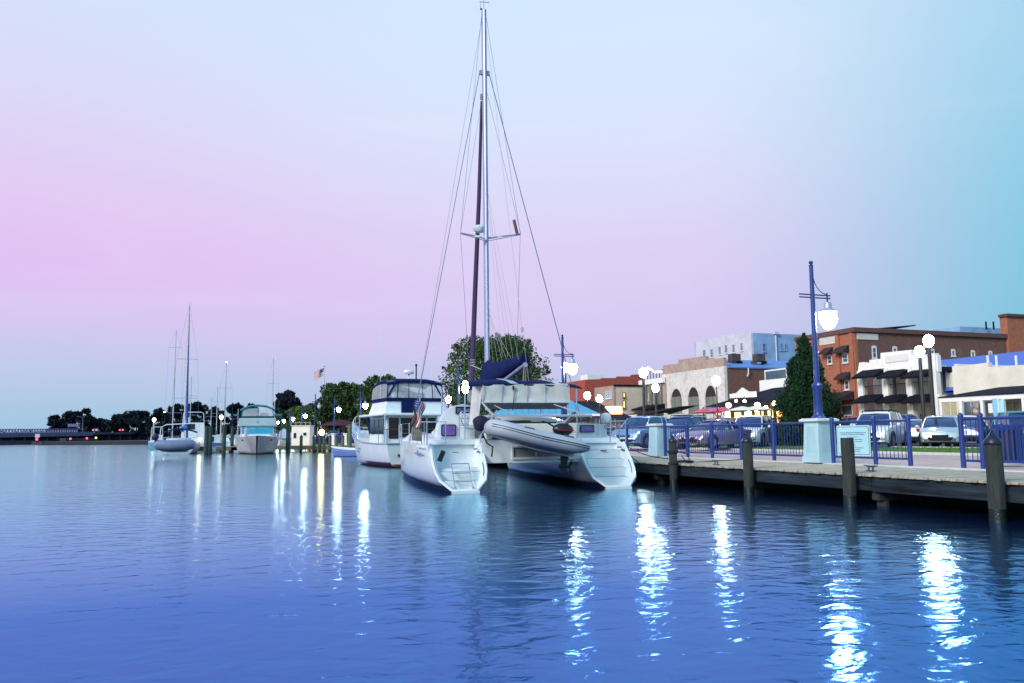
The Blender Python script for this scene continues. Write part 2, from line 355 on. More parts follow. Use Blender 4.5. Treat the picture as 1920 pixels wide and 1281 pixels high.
# piles in front of the boardwalk
def pile(px, pytop, X, r, capped, label, group=None, name='mooring_pile', material=None, D=None, base=None, lean=0.):
    material = material or PILEM
    p = at(px, pytop, X=X) if X is not None else at(px, pytop, D=D)
    zt = p.z; t = thing(name, label, 'piling', (p.x, p.y, 0), 0, group)
    m = MB(); n = 14; rings = []
    zs_ = [-1.6,-.4,.06,.17,.20]+[.2+(zt-.2)*k/5 for k in range(1,6)]
    for k in range(10):
        z = zs_[k]; f = (z+1.6)/(zt+1.6); rr = r*(1.06-.09*f)
        rings.append([((rr*(1+.03*math.sin(3*a+k*.7)+.02*math.sin(7*a+k)))*math.cos(a)+lean*f, rr*(1+.03*math.sin(3*a+k*.7))*math.sin(a), z) for a in [2*math.pi*j/n for j in range(n)]])
    m.loft(rings).wet(.19 if r < .16 or capped else .3); m.build('shaft', [material, ALGAE], t, smooth=True)
    if capped:
        c = MB(); c.lathe([(r*1.05,-.05),(r*1.1,-.04),(r*1.1,.0),(r*.6,r*.62),(.012,r*1.35)], (lean,0,zt), 14)
        c.build('cone_cap', m_('pile_cap_metal', (.02,.025,.05), .35, metal=.4, var=.3), t, smooth=True)
    return t
PG = 'timber mooring piles along the boardwalk'
pile(1861, 828, 12.08, .132, True, 'thick dark mooring pile with pointed black cap at the right edge', PG)
pile(1588, 821, 12.1, .13, False, 'bare flat-topped mooring pile in front of the pale blue notice sign', PG)
pile(1401, 826, 12.12, .123, True, 'dark capped mooring pile standing before the railing, left of the lamp pillar', PG)
t_rope = pile(1261, 826, 12.1, .112, True, 'roped mooring pile with pointed black cap beside the catamaran', PG)
px_, py_ = t_rope.location.x, t_rope.location.y
m = MB()
for z0, k in ((.92,3),(.62,2)):
    pts = []
    for i in range(k*12+1):
        a = i/12*2*math.pi; pts.append((px_+.135*math.cos(a), py_+.135*math.sin(a), z0+.028*i/12))
    m.tube(pts, .017)
m.tube([(px_+.18,py_-.1,.95),(px_+.3,py_-.25,.9),(px_+.34,py_-.3,.75),(px_+.27,py_-.22,.7),(px_+.2,py_-.12,.86)], .014)
tag(m.build('mooring_rope', ROPE), 'black rope coiled in turns around the capped pile beside the catamaran', 'rope')

# fence, pillars
FX = 15.45
def fy(px): return at(px, 860, X=FX).y
def post_mb(y, z0=GZ+.035, h=1.2):
    return MB().lathe([(.055,0),(.055,h-.09),(.062,h-.085),(.062,h-.05),(.05,h-.03),(.03,h-.01),(.004,h)], (FX,y,z0), 12)
FBLUE = m_('fence_paint', (.014,.038,.20), .38, var=.3, scale=5, bump=.15)
def fence(posts, label):
    t = thing('blue_fence', label, 'fence', (FX, posts[0], GZ), 0, 'blue metal fence along the boardwalk'); inv = Matrix.Translation((-FX,-posts[0],-GZ))
    for y in posts: post_mb(y).xf(inv).build('post', FBLUE, t, smooth=True)
    for a, b in zip(posts[:-1], posts[1:]):
        if abs(b-a) > 3.2: continue
        m = MB(); m.tube([(FX,a+.05,GZ+1.1),(FX,b-.05,GZ+1.1)], .032, 10); m.xf(inv).build('top_rail', FBLUE, t, smooth=True)
        m = MB(); m.box((FX-.02,min(a,b)+.05,GZ+.17), (FX+.02,max(a,b)-.05,GZ+.22)); m.xf(inv).build('bottom_rail', FBLUE, t)
        m = MB(); n = max(2, round(abs(b-a)/.122)-1)
        for k in range(1, n+1):
            y = a+(b-a)*k/(n+1); m.cyl((FX,y,GZ+.2), (FX,y,GZ+1.08), .0095, n=6, cap=False)
        m.xf(inv).build('balusters', FBLUE, t)
    return t
PA, PB = fy(1536), fy(1236)
fence([fy(1707), fy(1642), fy(1563)], 'blue fence section holding the pale notice sign, right of the lamp pillar')
fence([PA+.42, fy(1452), fy(1391), fy(1336), fy(1290), fy(1248)][:], 'blue fence run between the lamp pillar and the plain pillar')
fence([fy(1955), fy(1843), fy(1806)], 'blue fence section at the right edge in front of the litter bin')
fence([PB+.45+2.03*k for k in range(5)], 'blue fence run just behind the catamaran starboard stern')
def pillar(y, label, lampless=False):
    t = thing('pillar', label, 'pillar', (15.5, y, GZ), 0, 'pale blue pillars in the fence line'); m = MB()
    z = 0
    def sq(a, b, r0, r1): m.loft([[(-r0,-r0,a),(r0,-r0,a),(r0,r0,a),(-r0,r0,a)], [(-r1,-r1,b),(r1,-r1,b),(r1,r1,b),(-r1,r1,b)]])
    sq(.03,.2,.345,.335); sq(.2,1.13,.315,.275)
    m.build('shaft', PILLAR, t, bevel=.012)
    p = MB()
    for s in (0,1,2,3):
        q = MB(); q.loft([[(-.2,-.312,.3),(.2,-.312,.3),(.2,-.30,.3),(-.2,-.30,.3)], [(-.17,-.287,1.0),(.17,-.287,1.0),(.17,-.275,1.0),(-.17,-.275,1.0)]])
        q.xf(Matrix.Rotation(s*math.pi/2,4,'Z')); p.add(q.v, q.f)
    p.build('panel', m_('pillar_panel_paint', (.36,.56,.62), .6, var=.1), t)
    c = MB(); c.box((-.37,-.37,1.13),(.37,.37,1.19)); c.box((-.33,-.33,1.19),(.33,.33,1.215)); c.build('cap', m_('pillar_cap', (.62,.70,.70), .6, var=.08), t, bevel=.012)
    return t
pillar(PA, 'pale blue square pillar carrying the near blue street lamp, beside the notice sign')
pillar(PB, 'pale blue square pillar with flat cap and no lamp, beside the roped pile')
for k, y in enumerate((35.8, 44.5, 53.5, 62.3)):
    pillar(y, ['pale pillar in the fence line directly behind the catamaran cockpit','pale pillar behind the catamaran mast, second beyond the plain one','distant pale pillar behind the catamaran port hull','farthest pale pillar of the fence line behind the motor trawler'][k])
for k, (a, b) in enumerate(((36.3,44.0),(45,53),(54,61.8),(62.8,71),(72,80),(81,92))):
    n = 4; fence([a+(b-a)*i/n for i in range(n+1)], ['blue fence run behind the catamaran cockpit','blue fence run behind the catamaran port hull','blue fence run behind the stern of the trawler','blue fence run behind the middle of the trawler','blue fence run beyond the bow of the trawler','farthest blue fence run near the white dock shed'][k])

# notice sign on the fence
sy0, sy1 = at(1569,800,X=FX-.05).y, at(1631,800,X=FX-.05).y
t = thing('notice_sign', 'pale blue notice sign with dark border fixed to the blue fence', 'sign', (FX-.06, (sy0+sy1)/2, GZ+.62))
sw = abs(sy0-sy1)/2; SIGNM = m_('sign_face', (.40,.68,.74), .5, var=.05); INK = m_('sign_ink', (.02,.06,.22), .6, var=0)
def rrect(hw, hh, r, n=5):
    pts = []
    for cx, cz, a0 in ((hw-r,hh-r,0),(-hw+r,hh-r,90),(-hw+r,-hh+r,180),(hw-r,-hh+r,270)):
        for k in range(n+1):
            a = R(a0+90*k/n); pts.append((cx+r*math.cos(a), cz+r*math.sin(a)))
    return pts
MB().prism(rrect(sw,.385,.05), 'x', -.008, .008).build('board', m_('sign_edge', (.5,.7,.74), .5, var=.03), t)
MB().prism(rrect(sw-.03,.355,.045), 'x', -.0115, -.0085).build('border', INK, t)
MB().prism(rrect(sw-.043,.342,.04), 'x', -.015, -.012).build('face', SIGNM, t)
rr = (math.pi/2, 0, -math.pi/2)
for s, z, sz in (('The Orange Walk describes the restaurants, shops, and',.19,.052),('historic points of interest in Historic Washington.',.145,.052),('Maps are available at the Visitor Center',.085,.032),('Visitors are welcome and maps available at',.02,.05),('the Harbor District and on the map signs.',-.03,.05),('Washington, NC',-.08,.03),('Walk with care',-.11,.03),('Open dawn to dusk',-.135,.03),('For information please call or visit Chamber of',-.19,.05),('Commerce, register and visit.',-.235,.05),('Historic Downtown Washington District',-.28,.036),('City of Washington',-.325,.02)):
    text(s, sz*.78, 'lettering', INK, t, (-.018, 0, z), rr)

# cleats and coiled rope on the boardwalk
def cleat(px, py, label):
    p = at(px, py, z=GZ); t = thing('dock_cleat', label, 'cleat', (p.x, p.y, GZ), 0, 'galvanised cleats on the boardwalk'); gm = m_('galvanised_iron', (.10,.13,.15), .5, metal=.6, var=.3)
    MB().cbox((0,0,.012),(.1,.2,.022)).build('foot_plate', gm, t, bevel=.004)
    MB().cyl((0,-.055,.02),(0,-.065,.105),.018,.02,8).cyl((0,.055,.02),(0,.065,.105),.018,.02,8).build('stem', gm, t, smooth=True)
    MB().tube([(0,-.2,.125),(0,-.13,.115),(0,0,.108),(0,.13,.115),(0,.2,.125)], [.01,.018,.022,.018,.01], 8).build('horn', gm, t, smooth=True)
cleat(1633, 884, 'horned dock cleat right of the flat-topped pile')
cleat(1343, 872, 'horned dock cleat between the roped pile and the dark capped pile')
p = at(1284, 868, z=GZ); m = MB(); pts = []
for i in range(90):
    a = i*.36; r = .12+.11*math.sin(i*.21)**2; pts.append((p.x+r*math.cos(a)*.9, p.y+r*1.6*math.sin(a), GZ+.02+.035*abs(math.sin(i*.13))))
m.tube(pts, .016); tag(m.build('rope_coil', ROPE), 'heap of black mooring line lying on the boardwalk planks', 'rope')

# ================================================================== STREET LAMPS
LBLUE = m_('lamp_post_paint', (.024,.05,.22), .3, var=.15, scale=3)
def blue_lamp(x, y, zb, label, zt=6.2, far=False, grp='blue harbour street lamps', lit=True, n=12):
    t = thing('street_lamp', label, 'street lamp', (x,y,zb), 0, grp); h = zt-zb
    MB().lathe([(.19,0),(.19,.035),(.15,.06),(.125,.11),(.12,.16),(.11,.8),(.135,.83),(.15,.87),(.15,.9),(.12,.93),(.09,.97)], (0,0,0), n).build('lower_shaft', LBLUE, t, smooth=True)
    MB().lathe([(.078,.95),(.055,h-.13)], (0,0,0), n).build('pole', LBLUE, t, smooth=True)
    MB().lathe([(.06,h-.14),(.07,h-.13),(.03,h-.1),(.055,h-.07),(.062,h-.045),(.045,h-.01),(.004,h)], (0,0,0), n).build('finial', LBLUE, t, smooth=True)
    a = h-1.0
    MB().cyl((-.44,0,a+.05),(.6,0,a+.05),.02,n=8).cyl((-.44,0,a-.03),(.6,0,a-.03),.02,n=8).cyl((.5,0,a-.16),(.5,0,a+.12),.022,n=8).build('cross_arm', LBLUE, t, smooth=True)
    pts = [(.05+.48*math.sin(k/10*math.pi/2)**1.0, 0, a+.07+.62*(1-math.sin(k/10*math.pi/2))**1.1) for k in range(11)]
    pts = [(.04+.46*(1-math.cos(k/10*math.pi/2)), 0, a+.68-.6*math.sin(k/10*math.pi/2)) for k in range(11)]
    MB().tube(pts, .012, 6).build('brace', LBLUE, t, smooth=True)
    MB().lathe([(.05,-.13),(.1,-.16),(.11,-.3),(.16,-.33),(.25,-.4),(.26,-.42),(.22,-.425)], (.5,0,a), n).build('hood', m_('lantern_hood', (.45,.5,.6), .4, metal=.4, var=.1), t, smooth=True)
    gl = GLOBEL if far else GLOBE
    if not lit: gl = m_('unlit_globe', (.6,.65,.75), .3, var=.1)
    MB().lathe([(.2,-.43),(.235,-.5),(.235,-.62),(.2,-.75),(.12,-.86),(.02,-.9)], (.5,0,a), n).build('globe', gl, t, smooth=True)
    return t
ZB = GZ+1.215
blue_lamp(15.5, PA, ZB, 'near blue street lamp with lit lantern on the pale blue pillar by the notice sign')
blue_lamp(15.5, 35.8, ZB, 'lit blue street lamp rising behind the catamaran awning, its post right of the mast')
blue_lamp(15.5, 53.5, ZB, 'lit blue street lamp between the trawler flybridge and the catamaran mast')
blue_lamp(15.5, 71.2, ZB, 'lit blue street lamp glaring through the trawler flybridge curtains')
for px, D, zt, lb in ((675,83.6,6.2,'lit blue street lamp just left of the trawler, in front of bright green leaves'),(626,95.6,6.2,'lit blue street lamp over the dock between shed and trawler'),(565,122,6.2,'lit street lamp right above the white dock shed'),(543,140,6.2,'lit street lamp over the left edge of the white dock shed'),(527,158,6.2,'lit street lamp left of the white dock shed, third from the teal cruiser'),(516,172,6.2,'lit street lamp second from the teal cruiser'),(507,186,6.2,'lit street lamp just right of the teal cruiser flybridge')):
    x, y = gxy(px, D); blue_lamp(x, y, GZ, lb, zt, True, n=8)
x, y = gxy(590, 104); blue_lamp(x, y, GZ, 'unlit blue street lamp between dock shed and flag pole', 6.9, True, lit=False, n=8)
def pole_lamp(px, py, D, label, z0=PZ, r=.24, wide=.06, cross=False, name='pole_lamp', globe=None, light=False):
    p = at(px, py, D=D); t = thing(name, label, 'street lamp', (p.x,p.y,z0), 0, 'pole lamps of the car park and town'); h = p.z-z0
    pm = m_('pale_lamp_pole', (.5,.48,.4), .6, var=.1) if light else m_('dark_lamp_pole', (.02,.022,.026), .5, var=.2)
    MB().lathe([(wide*2.2,0),(wide*2.2,.25),(wide*1.5,.5),(wide*1.25,.9),(wide,h-r*1.2)], (0,0,0), 10).build('pole', pm, t, smooth=True)
    MB().lathe([(r*.45,-r*1.25),(r*.85,-r*.7),(r,0),(r*.8,r*.6),(r*.35,r*.95),(.01,r*1.05)], (0,0,h), 12).build('globe', globe or (GLOBED if light else GLOBEF), t, smooth=True)
    if cross: MB().cyl((-.9,0,h-r*9),(0,0,h-r*9),.02,n=6).build('banner_arm', pm, t)
    return t
pole_lamp(1741, 638, 40, 'taller of the two black lamps in front of the white balcony building', wide=.085, r=.26)
pole_lamp(1724, 658, 44, 'shorter of the two black lamps in front of the white balcony building', wide=.085, r=.26)
pole_lamp(1206, 698, 46, 'tall black lamp at the left end of the arched white building', wide=.075, cross=True)
pole_lamp(1229, 727, 58, 'black lamp against the pilastered beige wall beside the arched building', wide=.07)
pole_lamp(1343, 713, 47, 'thin black lamp in front of the third arch and the restaurant roof', wide=.03, r=.24)
pole_lamp(1101, 741, 74, 'lamp over the dark roofed house, left of the tan block', r=.3)
pole_lamp(1124, 747, 80, 'lamp in front of the tan block, right of its neighbour', r=.3)
pole_lamp(1060, 688, 52, 'bright lamp just behind the blue street lamp post right of the mast', r=.26)
pole_lamp(841, 748, 76, 'lamp in the tree foliage between trawler and catamaran', r=.3)
pole_lamp(872, 719, 62, 'small bright lamp by the catamaran forestay', r=.2)
pole_lamp(289, 787, 150, 'pale lamp on the river bank by the leftmost moored boat', r=.32, wide=.14, light=True, z0=.5)
pole_lamp(415, 782, 125, 'pale globe lamp on the pier among the sailboat masts', r=.28, wide=.1, light=True, z0=.5)

# ================================================================== BUILDINGS
BR_O = brickmat('orange_brick', (.40,.085,.035), (.50,.13,.05), (.36,.2,.14))
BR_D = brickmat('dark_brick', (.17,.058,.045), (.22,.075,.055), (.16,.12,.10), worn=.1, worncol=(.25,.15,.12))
BR_W = brickmat('whitewashed_brick', (.76,.72,.66), (.82,.78,.73), (.66,.62,.57), worn=.22, worncol=(.58,.50,.43))
BR_P = brickmat('pink_brick', (.42,.24,.18), (.5,.31,.24), (.45,.36,.3), worn=.3, worncol=(.5,.42,.36))
BR_R = brickmat('red_painted_brick', (.42,.075,.05), (.48,.10,.065), (.34,.08,.06))
CREAM = mat('cream_stucco', (.74,.69,.57), .85, var=.12, scale=.8, bump=.1)
TAN = mat('tan_siding', (.62,.53,.42), .85, var=.1, scale=.8, bump=.1)
OFFW = mat('white_painted_wall', (.84,.82,.76), .8, var=.08, scale=1)
PALE = mat('pale_stucco', (.60,.60,.66), .85, var=.15, scale=.7)
BLUEW = mat('blue_grey_wall', (.26,.40,.62), .8, var=.2, scale=.6)
BLUER = mat('blue_metal_roof', (.07,.15,.55), .5, var=.15, scale=.5, stretch=(.2,4,1))
AWN = mat('black_awning', (.007,.008,.014), .9, spec=.15, var=.35, scale=3, bump=.2)
SHING = mat('dark_shingles', (.013,.016,.028), .95, spec=.15, var=.4, scale=6, bump=.5, bscale=14)
FRAMEM = mat('white_frame', (.72,.72,.7), .6, var=.05)
GLASSW = mat('window_glass', (.05,.085,.12), .08, var=.4, scale=1.2, spec=.9)
PLY = mat('weathered_plywood', (.17,.18,.15), .9, var=.45, scale=2.5, stretch=(1,1,.3))
LITW = mat('lit_window', (.9,.6,.3), .6, var=.0, emit=(1,.52,.17), es=3.6)
LITW2 = mat('lit_shopfront', (.9,.7,.45), .6, var=.0, emit=(1,.60,.24), es=5)

class Bld:
    """box building; front wall is the plane X=x0 (faces the river), side wall the plane Y=y0 (faces down-quay)"""
    def __init__(s, name, label, cat, px, D, ytop, pxl=None, depth=20., z0=PZ, mats=None, group=None, cornice=None, wallh=None):
        p = at(px, ytop, D=D); s.x0, s.y0, s.zt, s.z0 = p.x, p.y, (wallh or p.z), z0
        s.y1 = at(pxl, 800, X=s.x0).y if pxl else s.y0+10
        s.t = thing(name, label, cat, (s.x0, s.y0, z0), 0, group); s.depth = depth
        s.inv = Matrix.Translation((-s.x0,-s.y0,-z0))
    def part(s, mb, name, m, parent=None, **k):
        mb.xf(s.inv); return mb.build(name, m, parent or s.t, **k)
    def walls(s, mf, ms=None, top=None, name='wall'):
        """front wall polygon from list of (y,z) along the top, plus a side wall"""
        m = MB(); a = top or [(s.y1,s.zt),(s.y0,s.zt)]
        m.prism([(s.y0,s.z0)]+[(s.y1,s.z0)]+a, 'x', s.x0, s.x0+.35)
        s.part(m, 'front_wall', mf)
        m = MB(); m.box((s.x0+.352, s.y0+.003, s.z0), (s.x0+s.depth, s.y0+.35, a[-1][1]-.003))
        m.box((s.x0+.352, s.y1-.35, s.z0), (s.x0+s.depth, s.y1-.003, a[0][1]-.003)); m.box((s.x0+s.depth-.35,s.y0+.36,s.z0),(s.x0+s.depth-.003,s.y1-.36,a[-1][1]-.003))
        s.part(m, 'side_wall', ms or mf)
        zr = min(p[1] for p in a)-.5
        m = MB(); m.box((s.x0+.36,s.y0+.36,zr-.25),(s.x0+s.depth-.36,s.y1-.36,zr)); s.part(m, 'roof', SHING)
    def P(s, px, py, pl='f'): return at(px, py, X=s.x0) if pl == 'f' else at(px, py, Y=s.y0)
    def win(s, px0, py0, px1, py1, pl='f', mglass=None, nv=1, nh=1, arch=0, sill=True, fm=None, fr=.07, frame=True, name='window'):
        a = s.P(px0,py0,pl); b = s.P(px1,py1,pl); c = s.P(px0,py1,pl)
        u0, u1 = (a.y, b.y) if pl == 'f' else (a.x, b.x)
        if u0 > u1: u0, u1 = u1, u0
        z1 = a.z; z0 = c.z
        def bx(m, ua, ub, za, zb, o0, o1):
            if pl == 'f': m.box((s.x0-o1, ua, za), (s.x0-o0, ub, zb))
            else: m.box((ua, s.y0-o1, za), (ub, s.y0-o0, zb))
        m = MB()
        bx(m, u0, u0+fr, z0, z1, .003, .08); bx(m, u1-fr, u1, z0, z1, .003, .08); bx(m, u0+fr, u1-fr, z1-fr, z1, .003, .08); bx(m, u0+fr, u1-fr, z0, z0+fr, .003, .08)
        for k in range(1, nv): uu = u0+(u1-u0)*k/nv; bx(m, uu-.02, uu+.02, z0+fr, z1-fr, .012, .05)
        for k in range(1, nh+1 if nh > 1 else 1):
            if k < nh: zz = z0+(z1-z0)*k/nh; bx(m, u0+fr, u1-fr, zz-.02, zz+.02, .012, .051)
        if sill: bx(m, u0-.06, u1+.06, z0-.1, z0-.002, .003, .14)
        o = s.part(m, name, fm or FRAMEM)
        if arch:
            m = MB(); uc = (u0+u1)/2; rad = (u1-u0)/2; pts = [(uc+rad*math.cos(R(180*k/10)), z1+rad*.55*math.sin(R(180*k/10))) for k in range(11)]
            m.prism(pts, 'x' if pl == 'f' else 'y', (s.x0 if pl == 'f' else s.y0)-.07, (s.x0 if pl == 'f' else s.y0)-.003); s.part(m, 'arch_head', fm or FRAMEM, o)
        m = MB(); bx(m, u0+fr, u1-fr, z0+fr, z1-fr, .004, .01); s.part(m, 'pane', mglass or GLASSW, o)
        return o
    def arch_door(s, pxc, ptop, pbot, wpx, mtop, mlow, split):
        """tall round-headed opening with a dark top light and boarded lower part"""
        c = s.P(pxc, ptop); b = s.P(pxc, pbot); l = s.P(pxc-wpx/2, ptop).y; r = s.P(pxc+wpx/2, ptop).y; rad = abs(l-r)/2; yc = (l+r)/2
        zs = c.z-rad*1.35; sp = s.P(pxc, split).z
        def arc(rr, z0, ox): return [(yc-rr, z0)] + [(yc-rr*math.cos(R(180*k/14)), zs+rr*1.35*math.sin(R(180*k/14))) for k in range(15)] + [(yc+rr, z0)]
        o = arc(rad*1.22, b.z, 0); i = arc(rad, b.z, 0)
        m = MB(); vs = []
        for x in (s.x0-.1, s.x0-.003): vs += [(x,p[0],p[1]) for p in o] + [(x,p[0],p[1]) for p in i]
        n = len(o); fs = []
        for k in range(n-1): fs += [(k,k+1,n+k+1,n+k), (2*n+k,2*n+k+1,k+1,k), (n+k,n+k+1,3*n+k+1,3*n+k)]
        m.add(vs, fs); op = s.part(m, 'arched_opening', BR_W)
        m = MB(); m.prism([(yc-rad,sp)]+[p for p in i[1:-1] if p[1] > sp]+[(yc+rad,sp)], 'x', s.x0-.02, s.x0-.005); s.part(m, 'top_light', mtop, op)
        m = MB(); m.box((s.x0-.04, yc-rad, b.z), (s.x0-.005, yc+rad, sp)); s.part(m, 'boards', mlow, op)
    def awning(s, px0, px1, ptop, pbot, out=.9, pl='f', m=None, name='awning'):
        a = s.P(px0,ptop,pl); b = s.P(px1,ptop,pl); c = s.P(px0,pbot,pl)
        if pl == 'f':
            y0, y1 = sorted((a.y, b.y)); zt = a.z; zb = c.z
            mb = MB(); mb.prism([(s.x0-.004,zt),(s.x0-out,zb+.13),(s.x0-out,zb-.02),(s.x0-out+.03,zb-.02),(s.x0-.004,zb+.08)], 'y', y0, y1)
        else:
            x0, x1 = sorted((a.x, b.x)); zt = a.z; zb = c.z
            mb = MB(); mb.prism([(s.y0-.004,zt),(s.y0-out,zb+.15),(s.y0-out,zb),(s.y0-out+.03,zb),(s.y0-.004,zb+.08)], 'x', x0, x1)
        return s.part(mb, name, m or AWN)

# --- white building with balconies
b = Bld('balcony_building', 'white two-storey building with balconies and black awnings behind the black lamps', 'building', 1757, 60, 668, pxl=1611, depth=13)
fx = b.x0
tops = [(1611,680),(1621,679),(1621,682),(1630,680),(1630,675),(1651,673),(1651,662),(1709,656),(1709,666),(1736,664),(1736,671),(1750,669),(1750,667),(1757,666)]
pol = [(b.P(x,y).y, b.P(x,y).z) for x, y in tops]
zsl = b.P(1680,745).z; zhd = b.P(1680,704).z; zh2 = b.P(1680,750).z
# parapet band over the upper balconies, slab, recessed back wall
m = MB(); m.prism([(b.y0,zhd),(b.y1,zhd)]+pol, 'x', fx, fx+.35); b.part(m, 'parapet_wall', OFFW)
m = MB(); a0 = b.P(1660,668); a1 = b.P(1703,676); m.box((fx-.06, min(a0.y,a1.y), min(a0.z,a1.z)), (fx-.003, max(a0.y,a1.y), max(a0.z,a1.z))); b.part(m, 'sign_panel', FRAMEM)
m = MB(); m.box((fx+1.7,b.y0+.01,b.z0),(fx+1.9,b.y1-.01,zhd)); b.part(m, 'recessed_wall', CREAM)
m = MB(); m.box((fx+.02,b.y0+.02,zsl-.3),(fx+1.69,b.y1-.02,zsl)); m.box((fx-.02,b.y0,zsl-.34),(fx+.015,b.y1,zsl+.03)); b.part(m, 'balcony_slab', OFFW)
m = MB(); m.box((fx+1.91,b.y0+.01,b.z0),(fx+b.depth,b.y0+.3,pol[-1][1]-.6)); m.box((fx+1.91,b.y1-.3,b.z0),(fx+b.depth,b.y1-.01,pol[0][1]-.4)); b.part(m, 'side_wall', OFFW)
m = MB(); m.box((fx+.36,b.y0+.31,zhd+.1),(fx+b.depth,b.y1-.31,zhd+.4)); b.part(m, 'roof', SHING)
for x0_, x1_ in ((1611,1621),(1657,1668),(1702,1713),(1750,1760)):
    ya, yb = sorted((b.P(x0_,740).y, b.P(x1_,740).y)); m = MB(); m.box((fx-.12,ya,b.z0),(fx+.3,yb,zhd+.6 if x0_<1740 else pol[-1][1]+.15)); b.part(m, 'pier', OFFW)
for x0_, x1_ in ((1619,1659),(1666,1704),(1711,1751)):
    b.awning(x0_-3, x1_, 695, 711.5, 1.1); b.awning(x0_-3, x1_, 741, 757.5, 1.1)
    ya, yb = sorted((b.P(x0_+2,740).y, b.P(x1_-2,740).y))
    for zb, nm in ((zsl,0),(b.z0+.05,1)):
        m = MB(); m.box((fx+.03,ya,zb+1.0),(fx+.07,yb,zb+1.05)); m.box((fx+.03,ya,zb+.08),(fx+.07,yb,zb+.12))
        k = ya
        while k < yb: m.box((fx+.04,k,zb+.1),(fx+.06,k+.02,zb+1.0)); k += .14
        b.part(m, 'railing', m_('iron_railing', (.03,.03,.03), .6, var=0))
    for zb in (zsl, b.z0):
        for q, (f0, f1) in enumerate(((.08,.36),(.42,.62),(.68,.92))):
            m = MB(); m.box((fx+1.62, ya+(yb-ya)*f0, zb+.1), (fx+1.69, ya+(yb-ya)*f1, zb+2.25)); o = b.part(m, 'balcony_door', FRAMEM)
            m = MB(); m.box((fx+1.6, ya+(yb-ya)*f0+.12, zb+.2), (fx+1.618, ya+(yb-ya)*f1-.12, zb+2.13)); b.part(m, 'pane', GLASSW, o)
XB = b

# --- long cream building with porch (right)
p = at(1785, 686, D=58); b = Bld('porch_building', 'long cream building with black porch roof and white columns at the right edge', 'building', 1940, 47, 690, pxl=1785, depth=14)
b2 = b; x0 = fx-.4; b.x0 = x0; b.y1 = at(1785,700,X=x0).y; b.y0 = at(1985,700,X=x0).y; b.t.location = (x0,b.y0,PZ); b.inv = Matrix.Translation((-x0,-b.y0,-PZ))
pt = [(b.P(x,y).y, b.P(x,y).z) for x, y in ((1785,687),(1805,686),(1853,680),(1853,689),(1920,684),(1985,680))]
b.zt = pt[-1][1]; b.walls(CREAM, CREAM, top=pt)
ew = at(1762,743,X=x0-2.6); yA = b.y0-2; yB = ew.y; zE = at(1850,741.5,X=x0-2.7).z; zW = b.P(1860,727).z
m = MB(); m.loft([[(x0-2.8,yA,zE-.02),(x0-2.8,yA,zE+.05),(x0-.004,yA+2,zW),(x0-.004,yA+2,zW-.1)], [(x0-2.8,yB,zE-.02),(x0-2.8,yB,zE+.05),(x0-.004,yB-2.4,zW),(x0-.004,yB-2.4,zW-.1)]]); b.part(m, 'porch_roof', SHING)
m = MB(); m.box((x0-2.75,yA,zE-.3),(x0-2.6,yB-.05,zE-.025)); b.part(m, 'porch_beam', OFFW)
for px in (1766,1804,1843,1883,1921):
    y = at(px,770,X=x0-2.65).y; m = MB(); m.box((x0-2.74,y-.09,PZ),(x0-2.6,y+.09,zE-.3)); b.part(m, 'column', OFFW)
m = MB(); m.box((x0-2.72,yA,PZ+1.0),(x0-2.68,yB-.2,PZ+1.04)); k = yA
while k < yB: m.box((x0-2.71,k,PZ+.1),(x0-2.69,k+.02,PZ+1.0)); k += .13
b.part(m, 'railing', MT['iron_railing'])
for a0, a1 in ((1768,1800),(1806,1840),(1847,1880),(1886,1918)):
    dk = (a0 in (1806,)); b.win(a0, 752, a1, 806, mglass=GLASSW if dk else mat('drawn_blind', (.45,.40,.24), .7, var=.15, scale=2), nv=2, sill=False)
# blue metal roof behind the white and cream fronts
bm = Bld('blue_roofed_building', 'building with a large blue metal roof behind the cream porch building', 'building', 1757, 75, 660, pxl=1740, depth=40)
pA = at(1762, 668, D=74); pB = at(1762, 690, D=62)
zr = at(1850,666,X=fx+13.1).z; yq = at(1764,670,X=fx+13.1).y; m = MB(); m.box((fx+13.2, b.y0-8, PZ), (fx+15, yq, zr-.3)); bm.part(m, 'wall', PALE)
m = MB(); m.loft([[(fx+.5,b.y0-8,zr-3.6),(fx+.5,XB.y0-.05,zr-3.6)],[(fx+13.1,b.y0-8,zr),(fx+13.1,yq,zr)],[(fx+13.1,b.y0-8,zr-.2),(fx+13.1,yq,zr-.2)],[(fx+.5,b.y0-8,zr-3.8),(fx+.5,XB.y0-.05,zr-3.8)]], closed=True, cap=False); bm.part(m, 'roof', BLUER)
for px in (1852, 1868, 1905):
    q = at(px, 672, D=60); m = MB(); m.cyl((q.x,q.y,q.z-.8),(q.x,q.y,q.z+.2),.09); bm.part(m, 'vent_pipe', FRAMEM)

